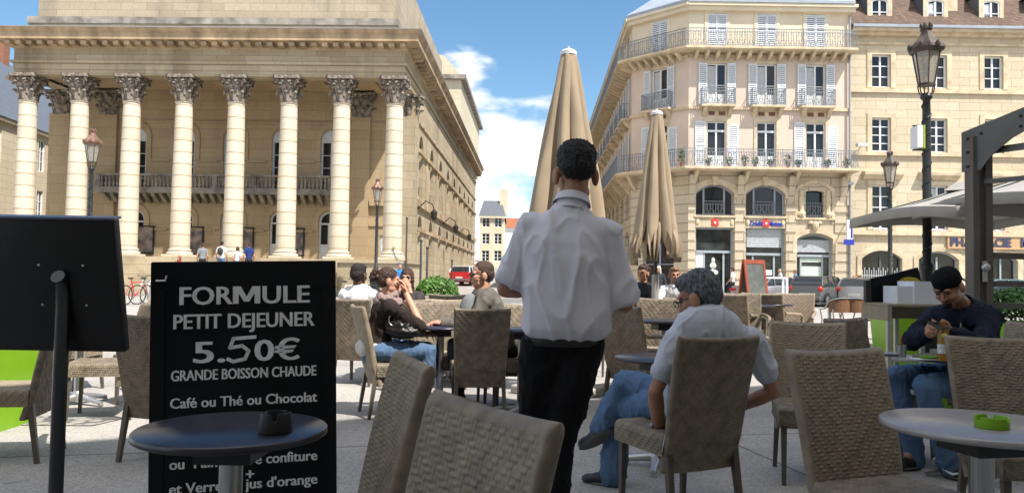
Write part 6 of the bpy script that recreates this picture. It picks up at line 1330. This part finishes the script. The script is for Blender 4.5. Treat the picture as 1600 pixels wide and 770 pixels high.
# ---- grey haired man on the near chair
gl = V3(.95, 4.0, 0)
J = dict(hip=(.955, 3.99, .55), neck=at(1108, 497, 3.86), head=at(1092, 462, 3.93), shL=at(1052, 532, 3.84), shR=at(1184, 532, 3.95), elL=at(1024, 612, 3.82), elR=at(1208, 612, 3.98), wrL=at(1030, 676, 3.88), wrR=at(1140, 640, 4.15), hdL=(-.08, .12, -1), hnL=(1, .15, 0), curlL=.45, hdR=(-.6, .8, .1), hnR=(0, 0, -1),
         hiL=(.86, 4.02, .55), hiR=(1.04, 4.06, .55), knR=at(978, 598, 4.4), anR=at(945, 662, 4.47), ftR=(-.75, .3, -.5), soleR=(-.5, -.3, -.8), knL=at(966, 640, 4.52), anL=at(958, 742, 4.5), ftL=(-.85, .35, -.05))
J['anL'].z = .085
grey = Person('grey haired man in pale t-shirt and jeans sitting with crossed legs', gl, J, M_skin_t, (fabric('pale_blue_grey_tee', (.54, .56, .63), .05), .62, .062, .066, .008, (.007, 8, (1, 1, .5)), None, 't_shirt', 0, False), (M_denim, .088, .073, .078, (.008, 10, (1, 1, .5))), (M_hgrey, 'full', lambda s, m, E: (E(0, -.055, .03, .078, .06, .085), E(0, -.01, .06, .078, .09, .06))), .009, 1.0, None, 1.0, rot_ypr(52, -22, -5), 1.08)
c, Rm = J['head'], rot_ypr(52, -22, -5)
c = Vector(c); m = MB(); P = lambda x, y, z: c + Rm @ (V3(x, y, z) * 1.08)
for q in (-1, 1): m.tube([P(q * .08, .0, .0), P(q * .075, .09, .005), P(q * .02, .11, .005)], .003, 6); m.tube([P(q * .036 + .024 * math.cos(a), .108, .0 + .018 * math.sin(a)) for a in [2 * PI * i / 14 for i in range(14)]], .0025, 5, True)
tag(m.build('glasses', M_black, grey.root, True, gl))
m = MB(); w = Vector(J['wrL']); e_ = Vector(J['elL']); d = (w - e_).normalized(); Rf = frame(d, V3(1, 0, 0)); m.T = Matrix.Translation(w - d * .035) @ Rf.to_4x4(); m.lathe([(.031, -.011), (.034, -.008), (.034, .008), (.031, .011)], n=20, cap=False); o = m.build('watch_strap', M_black, grey.root, True, gl); m = MB(); m.T = Matrix.Translation(w - d * .035) @ Rf.to_4x4(); m.bbox(-.042, -.03, -.017, .017, -.018, .018, .003); m.build('watch_face', M_steel, o, org=gl)
m = MB(); a_ = Vector(J['anL']); m.cone(a_ + V3(0, 0, .0), .047, a_ + V3(0, 0, .05), .045, 12); m.build('sock', mat('pale_sock', (.5, .47, .44), .9), grey.root, True, gl)
# ---- man in the black cap
cl = V3(3.22, 5.22, 0)
J = dict(hip=(3.22, 5.26, .56), neck=at(1506, 480, 5.06), head=at(1481, 448, 4.93), shR=at(1455, 497, 5.14), shL=at(1553, 497, 4.92), elR=at(1424, 531, 4.98), elL=at(1535, 540, 4.72), wrR=at(1446, 523, 4.80), wrL=at(1486, 521, 4.68), hdR=(.25, -.5, .3), hnR=(.75, -.1, .2), hdL=(-.75, -.1, .2), hnL=(.1, .55, .2), curlR=.75, curlL=.75,
         hiR=(3.1, 5.34, .56), hiL=(3.2, 5.12, .56), knR=at(1398, 588, 4.98), knL=at(1445, 604, 4.70), anR=(2.62, 5.0, .09), anL=(2.72, 4.78, .09), ftR=(-.9, -.3, 0), ftL=(.55, -.8, 0))
M_navy = fabric('navy_jacket', (.013, .017, .032), .25, 6)
Rm = rot_ypr(128, -33, 4)
capman = Person('man in a navy jacket and black cap bent over his phone at a table', cl, J, M_skin_t, (M_navy, 1.92, .07, .052, .02, (.009, 8, (1, 1, .6)), None, 'jacket'), (M_denim, .086, .07, .06, (.008, 10, (1, 1, .5)), M_black), (M_hblack, 'none'), .009, 1.0, None, 1.06, Rm, 1.0)
hc = Vector(J['head']); P = lambda x, y, z: hc + Rm @ V3(x, y, z)
pr = [(P(0, -.012, .055), (.086, .105, .072), Rm), (P(0, -.02, .03), (.085, .103, .05), Rm), (P(0, .085, .03), .012, P(.0, .1, .028), .01)]
blob('cap', pr, .006, fabric('black_cap_cloth', (.006, .006, .007), .2), capman.root, cl, (.002, 22, (1, 1, 1)))
m = MB(); m.ell(P(0, .078, -.085), (.03, .026, .026), Rm); m.ell(P(0, .095, -.052), (.024, .01, .005), Rm); m.build('beard', M_hblack, capman.root, True, cl)
for tt in ((P(.02, -.1, .0), P(.03, -.14, -.04), P(.05, -.16, -.09)), (P(-.02, -.1, .0), P(-.02, -.15, -.03), P(-.04, -.17, -.07))): m = MB(); m.tube(tt, .007, 6); m.build('cap_tie', mat('cap_tie_cloth', (.3, .27, .22), .8), capman.root, True, cl)
for a, b in ((V3(2.62, 5.0, .06), V3(-.9, -.3, 0)), (V3(2.72, 4.78, .06), V3(.55, -.8, 0))):
    d = b.normalized(); x = V3(d.y, -d.x, 0); m = MB(); m.tube([a + d * -.02 + x * .05 + V3(0, 0, .0), a + d * .04 + x * .052 + V3(0, 0, -.02), a + d * .12 + x * .046 + V3(0, 0, .01)], [.004, .009, .002], 6); m.build('shoe_stripe', M_white, capman.root, True, cl)
m = MB(); n0 = Vector(J['neck']); f = V3(-.62, -.78, 0); m.tube([n0 + f * .1 + V3(0, 0, -.02), n0 + f * .13 + V3(0, 0, -.12), n0 + f * .14 + V3(0, 0, -.22)], .006, 6); m.build('zip', M_steel, capman.root, True, cl)
tz = .735
p = at(1466, 508, 4.62); t = thing('phone', 'dark phone held in both hands by the man in the black cap', 'phone', p, R(35)); m = MB(); m.T = Matrix.Rotation(R(28), 4, 'X'); m.bbox(-.072, .072, -.036, .036, -.004, .005, .003); m.build('case', M_black, t); m = MB(); m.T = Matrix.Rotation(R(28), 4, 'X'); m.box(-.062, .062, -.032, .032, .0051, .0058); m.build('screen', M_glass, t)
bx_, by_ = PX(1473, 4.62), 4.62; t = thing('beer_bottle', 'beer bottle with pale label and lemon in front of the capped man', 'bottle', (bx_, by_, tz))
m = MB(); m.lathe([(.03, 0), (.031, .01), (.031, .13), (.026, .16), (.015, .19), (.0125, .225), (.014, .228), (.014, .238), (.012, .24)], n=24); m.build('glass', mat('amber_beer_glass', (.45, .22, .03), .08, trans=.35, var=.2), t, True, sharp=60)
m = MB(); m.lathe([(.0316, .045), (.0316, .1)], n=24, cap=False); m.build('label', mat('pale_label', (.6, .62, .6), .6, var=.3, vscale=60), t, True); m = MB(); m.ell((-.004, -.02, .15), (.018, .012, .016), None, 10, 8); m.build('lemon_wedge', mat('lemon', (.6, .55, .08), .5), t, True)
t = thing('saucer', 'white napkin and green dish lying on the table before the man in the cap', 'dish', (PX(1450, 4.68), 4.68, tz + .001)); m = MB(); m.bbox(-.1, .1, -.05, .05, 0, .006, .002); m.build('napkin', M_white, t); m = MB(); m.lathe([(.04, .007), (.055, .018), (.05, .02), (.0, .012)], (-.0, 0, 0), 24); m.build('dish', M_lime, t, True, sharp=40)
t = thing('tumbler', 'grey metal tumbler left of the phone on the table of the man in the cap', 'cup', (PX(1408, 4.8), 4.8, tz)); m = MB(); m.lathe([(.026, 0), (.03, .075), (.027, .075), (.024, .006), (0, .006)], n=20); m.build('cup', M_steel, t, True, sharp=40)
m = MB(); m.lathe([(.006, .0061), (.006, .13), (.0, .132)], (.0, .0, 0), 8); m.build('stick', M_redw, t, True)
m = MB(); m.bbox(-.09, .06, -.045, .045, 0, .014, .004); m.bbox(-.05, .09, -.07, .03, .0145, .024, .003); o = tag(m.build('magazine', mat('grey_booklet', (.3, .3, .32), .5, var=.4, vscale=20)), 'two small grey booklets stacked on the left of the table with the bottle', 'booklets'); o.location = (PX(1388, 4.85), 4.85, tz)
# ---- seated diners
def sitter(label, loc, yaw, headpx, skin, topm, botm, hairm, style, ext=1.9, lean=.06, arms='lap', hyaw=0, hpitch=0, vox=.014, hh=None, extra=None, collar=True, topname='shirt', k=1.0, girth=1.0, r=(.066, .05)):
    """a person on a chair at loc looking along yaw; the head goes to the pixel given (px, py, depth)"""
    a = R(yaw); fw = V3(-math.sin(a), math.cos(a), 0); rt = V3(math.cos(a), math.sin(a), 0); o = V3(loc[0], loc[1], 0)
    hd = at(*headpx); hip = o + fw * -.02 + V3(0, 0, .55); Rm = rot_ypr(yaw + hyaw, hpitch); nk = hd - Rm @ V3(0, -.02, .0) - V3(0, 0, .165) - fw * .02
    sc = nk + V3(0, 0, -.055); W_ = lambda x, y, z: o + rt * x + fw * y + V3(0, 0, z); S = lambda x, y, z: sc + rt * x + fw * y + V3(0, 0, z); shl, shr = S(-.185 * k, 0, 0), S(.185 * k, 0, 0)
    J = dict(hip=hip, neck=nk, head=hd, shL=shl, shR=shr, hiL=W_(-.09, .0, .55), hiR=W_(.09, 0, .55), knL=W_(-.1, .44, .55), knR=W_(.1, .44, .55), anL=W_(-.1, .42, .09), anR=W_(.1, .38, .09), ftL=fw, ftR=fw)
    if arms == 'lap': J.update(elL=S(-.24, .03, -.28), elR=S(.24, .03, -.28), wrL=W_(-.1, .3, .66), wrR=W_(.1, .32, .66))
    if arms == 'table': J.update(elL=S(-.24, .16, -.24), elR=S(.24, .16, -.24), wrL=S(-.08, .36, -.22), wrR=S(.06, .38, -.22))
    if arms == 'mouth': J.update(elL=S(-.17, .26, -.2), elR=S(.17, .26, -.2), wrL=hd + fw * .15 + rt * -.06 + V3(0, 0, -.12), wrR=hd + fw * .15 + rt * .05 + V3(0, 0, -.12), hdL=rt * .35 + V3(0, 0, 1), hdR=rt * -.35 + V3(0, 0, 1), hnL=rt * .8 - fw * .5, hnR=rt * -.8 - fw * .5)
    if arms == 'chin': J.update(elR=S(.17, .27, -.17), wrR=hd + fw * .14 + rt * .03 + V3(0, 0, -.1), hdR=fw * -.2 + V3(0, 0, 1), hnR=fw * -1, elL=S(-.2, .22, -.24), wrL=S(-.02, .34, -.24), curlR=.8)
    return Person(label, o, J, skin, (topm, ext, r[0], r[1], .014, (.007, 8, (1, 1, .6)), extra, topname, 0, collar), (botm, .085, .066, .052), (hairm, style), vox, k, None, girth, Rm)
M_brk = fabric('dark_brown_knit', (.03, .022, .02), .25, 8)
wom = sitter('woman with hair bun, dark top and scarf sitting in profile', (PX(592, 6.62), 6.62), -78, (608, 438, 6.62), M_skin, M_brk, M_denim, M_hbrown, 'bun', 1.02, arms='chin', vox=.011, collar=False, topname='sweater', k=.94)
wl = wom.loc; nk = wom.J['neck']
m = MB()
for i, (r, z, q) in enumerate(((.085, .0, .035), (.095, -.03, .035), (.075, .035, .03))): m.tube([nk + V3(r * math.cos(a), r * math.sin(a) * .95, z + .02 * math.sin(a * 2 + i)) for a in [2 * PI * j / 20 for j in range(20)]], q, 8, True)
organic('scarf', m, .011, fabric('rose_grey_scarf', (.26, .19, .18), .2), wom.root, 3, (.006, 20, (1, 1, 1)), wl)
hp = wom.J['hip']; blob('shirt_hem', [(hp + V3(-.01, 0, .02), (.165, .175, .1), None)], .012, fabric('white_tee', (.62, .6, .57), .05), wom.root, wl, (.006, 9, (1, 1, .5)))
p = at(626, 512, 6.52); t = thing('handbag', 'black leather handbag with metal rings on the lap of the woman with the bun', 'handbag', (p.x, 6.52, .66)); m = MB(); m.ell((0, 0, .1), (.15, .09, .11)); m.ell((.03, 0, .06), (.17, .1, .06)); organic('bag', m, .012, mat('black_leather', (.012, .011, .011), .35, bump=.3, bscale=40), t, 3, (.006, 14, (1, 1, 1)))
for q in (-1, 1): m = MB(); m.tube([(q * .05 + .04 * math.cos(a), -.07, .16 + .05 * math.sin(a)) for a in [2 * PI * i / 14 for i in range(14)]], .006, 6, True); m.build('ring', M_steel, t, True)
def spectacles(P_, mt, dark=False):
    hd, Rm, k = P_.J['head'], P_.Rm, P_.k * P_.hs; P = lambda x, y, z: hd + Rm @ (V3(x, y, z) * k); m = MB()
    for q in (-1, 1):
        m.tube([P(q * .08, .0, .01), P(q * .07, .09, .008)], .004, 6)
        if dark: m.ell(P(q * .033, .1, .002), (.028 * k, .006 * k, .022 * k), Rm)
        else: m.tube([P(q * .034 + .026 * math.cos(a), .101, .0 + .02 * math.sin(a)) for a in [2 * PI * i / 14 for i in range(14)]], .0035, 5, True)
    m.tube([P(-.01, .108, .006), P(.01, .108, .006)], .004, 6); m.build('glasses', mt, P_.root, True, P_.loc)
gm = sitter('man with glasses and receding hair in an open grey jacket, sitting in profile facing left', (PX(786, 7.2), 7.2), 104, (753, 429, 7.0), M_skin, fabric('grey_brown_jacket', (.12, .11, .095), .25, 8), fabric('dark_trousers', (.03, .03, .035)), M_hbrown, 'thin', 1.9, arms='table', hpitch=-4, hyaw=0, vox=.013, topname='jacket', girth=1.12, k=1.02); spectacles(gm, M_black)
o_ = gm.J['neck']; blob('t_shirt', [(o_ + V3(-.1, -.03, -.2), (.09, .11, .2), rot_ypr(104, 0)), (o_ + V3(-.06, -.02, -.07), (.06, .07, .07), None)], .013, fabric('grey_tee', (.2, .21, .22), .1), gm.root, gm.loc)
wm = sitter('man with close cropped dark hair in a white shirt, seated with his back to us', (PX(568, 8.05), 8.45), -12, (561, 429, 8.35), M_skin_d, fabric('white_shirt', (.78, .78, .8), .04), fabric('dark_trousers', (.03, .03, .035)), mat('cropped_hair', (.018, .013, .011), .7, bump=.5, bscale=160), 'short', 1.5, arms='table', hyaw=-10, hpitch=-6, girth=1.05)
mw = sitter('woman with long brown hair and dark glasses holding both hands before her mouth', (PX(640, 9.6), 9.6), 176, (636, 434, 9.3), M_skin, fabric('dark_grey_top', (.05, .045, .045)), M_denim, M_hbrown, 'long', 1.7, arms='mouth', vox=.012, k=.94); spectacles(mw, M_black, True)
dm = sitter('curly haired man in a dark top sitting at the far end, right of the waiter', (PX(1006, 11.6), 11.6), 148, (1005, 427, 11.4), M_skin_t, fabric('charcoal_top', (.035, .037, .045)), M_denim, M_hbrown, 'curly', 1.9, arms='table', hyaw=-8)
wd = sitter('diner with short fair hair and white shirt, just left of the grey head', (PX(1056, 11.7), 11.7), 160, (1054, 430, 11.5), M_skin_t, fabric('white_blouse', (.72, .72, .75), .04), fabric('dark_trousers', (.03, .03, .035)), mat('fair_hair', (.19, .1, .05), .5, var=.4, vscale=40), 'short', 1.5, arms='table', hyaw=20)
# ---- people farther off
def stander(label, x, y, z, yaw, H, topm, botm, hairm, style='short', ext=.6, vox=.022, skin=M_skin, walk=0.0, extra=None, sit=False, group=None):
    k = H / 1.76; a = R(yaw); fw = V3(-math.sin(a), math.cos(a), 0); rt = V3(math.cos(a), math.sin(a), 0); o = V3(x, y, z); W_ = lambda a_, b, c: o + (rt * a_ + fw * b + V3(0, 0, c)) * k; d = -.43 if sit else 0
    J = dict(hip=W_(0, 0, .95 + d), neck=W_(0, .0, 1.48 + d), head=W_(0, .03, 1.645 + d), shL=W_(-.19, 0, 1.42 + d), shR=W_(.19, 0, 1.42 + d), elL=W_(-.25, -.04 + walk * .1, 1.12 + d), elR=W_(.25, -.04 - walk * .1, 1.12 + d), wrL=W_(-.24, .1 + walk * .15, .9 + d), wrR=W_(.24, .1 - walk * .1, .9 + d), hiL=W_(-.09, 0, .9 + d), hiR=W_(.09, 0, .9 + d),
             knL=W_(-.1, .05 + walk * .2, .5), knR=W_(.1, .05 - walk * .1, .5), anL=W_(-.1, walk * .25, .085), anR=W_(.1, -walk * .3, .085), ftL=fw, ftR=fw)
    if sit: J.update(knL=W_(-.12, .42, .52), knR=W_(.12, .42, .5), anL=W_(-.1, .4, .085), anR=W_(.1, .38, .085))
    return Person(label, o, J, skin, (topm, ext, .062, .056, .01, None), (botm, .082, .06, .05, None), (hairm, style), vox, k, group, 1.0, rot_ypr(yaw))
tee = lambda n, c: fabric(n, c, .08)
def on_step(px, py, H, i):
    vv = 38.95 - .31 * (9.5 - i); Yw = vv; p = at(px, py, 37.3); return p.x, 36.15 + (i - 1) * .31 + .3, .175 * (i + 1)
steps_p = [(316, 1.70, 'person in a grey t-shirt standing on the theatre steps, back to us', tee('grey_shirt', (.2, .22, .24)), fabric('dark_trousers', (.03, .03, .035)), M_hbrown, 'short', 20),
           (346, 1.80, 'person in white with a dark backpack standing on the theatre steps', tee('white_tee', (.62, .6, .57)), M_denim, M_hblack, 'short', 0), (371, 1.55, 'long haired girl in a white top on the theatre steps', tee('white_tee', (.62, .6, .57)), M_denim, M_hbrown, 'long', -10), (389, 1.76, 'person in a dark blue t-shirt on the theatre steps beside the long haired girl', tee('navy_tee', (.02, .04, .15)), fabric('dark_trousers', (.03, .03, .035)), M_hbrown, 'short', 30)]
import builtins
def step_pos(px, i):
    loc = Vector((PX(px, 36.8), 0)); v = 38.95 - .31 * (10 - i) + .15; q = TM @ Vector((-17, v, 0)); return PX(px, q.y), q.y + (PX(px, q.y) + 17) * -math.sin(TY), .175 * (i + 1)
for px, H, lb, tm, bm, hm, st_, yw in steps_p:
    x, y, z = step_pos(px, 4 if px != 371 else 4); P_ = stander(lb, x, y, z, yw, H, tm, bm, hm, st_)
    if px == 346: blob('backpack', [(P_.J['neck'] + V3(0, -.18, -.2), (.15, .1, .2), None)], .02, mat('dark_backpack', (.03, .03, .035), .7), P_.root, P_.loc)
x, y, z = step_pos(280, 3); stander('small seated person in red on the theatre steps, just above the price board edge', x, y, z, 150, 1.62, tee('red_top', (.4, .03, .05)), fabric('dark_trousers', (.03, .03, .035)), mat('red_hair', (.2, .05, .03), .5), 'long', sit=True)
stander('pedestrian in a white shirt passing the glass shop window with white panel', PX(1145, 41.6), 41.6, .12, 60, 1.72, tee('white_tee', (.62, .6, .57)), fabric('dark_trousers', (.03, .03, .035)), M_hblack, walk=1)
stander('bald pedestrian in a white shirt between red chalkboard and silver car', PX(1219, 41.6), 41.6, .12, 90, 1.70, tee('white_tee', (.62, .6, .57)), M_denim, mat('bald_scalp', (.5, .27, .18), .4), 'none', walk=1)
stander('pedestrian with fair hair in a blue jacket behind the dark grey hatchback', PX(1243, 41.8), 41.8, .12, 70, 1.66, tee('blue_jacket', (.08, .2, .4)), fabric('dark_trousers', (.03, .03, .035)), mat('fair_hair', (.19, .1, .05), .5), walk=1, ext=1.9)
stander('person in dark clothes with pale hair behind the parasol pole', PX(1029, 26), 26, 0, 170, 1.62, tee('charcoal_top', (.035, .037, .045)), M_denim, mat('white_hair', (.55, .53, .5), .5), 'long', ext=1.9)
stander('person in a bright blue top far behind the two seated women', PX(624, 29), 29, 0, 200, 1.62, tee('bright_blue_top', (.03, .2, .6)), M_denim, mat('blue_cap', (.03, .08, .3), .5), 'short', ext=.6)
# ------------------------------------------------------------------ unseen awning, added to cut the sky fill over the nearest tables
aw = thing('unseen_shade_awning', 'unseen beige awning added above the nearest tables to dim the sky light', 'awning', cp - cd * 2.5)
nrm_ = Vector((-math.sin(R(30)), math.cos(R(30)), 0)); a0, a1 = -cd * 7.5, cd * 5.2
m = MB(); up = lambda z: Vector((0, 0, z))
m.add([a0 + up(3.9), a1 + up(3.9), a1 + nrm_ * 1.9 + up(3.3), a0 + nrm_ * 1.9 + up(3.3), a0 + up(3.93), a1 + up(3.93), a1 + nrm_ * 1.9 + up(3.33), a0 + nrm_ * 1.9 + up(3.33)], [(0, 1, 2, 3), (7, 6, 5, 4), (0, 4, 5, 1), (2, 6, 7, 3), (1, 5, 6, 2), (0, 3, 7, 4)])
m.build('fabric', M_canvas, aw)
for q in (a0 + cd * .1, (a0 + a1) / 2, a1 - cd * .1): m = MB(); m.bar(q + up(3.84), q + nrm_ * 1.85 + up(3.25), .04, .05); m.build('arm', M_perg, aw)
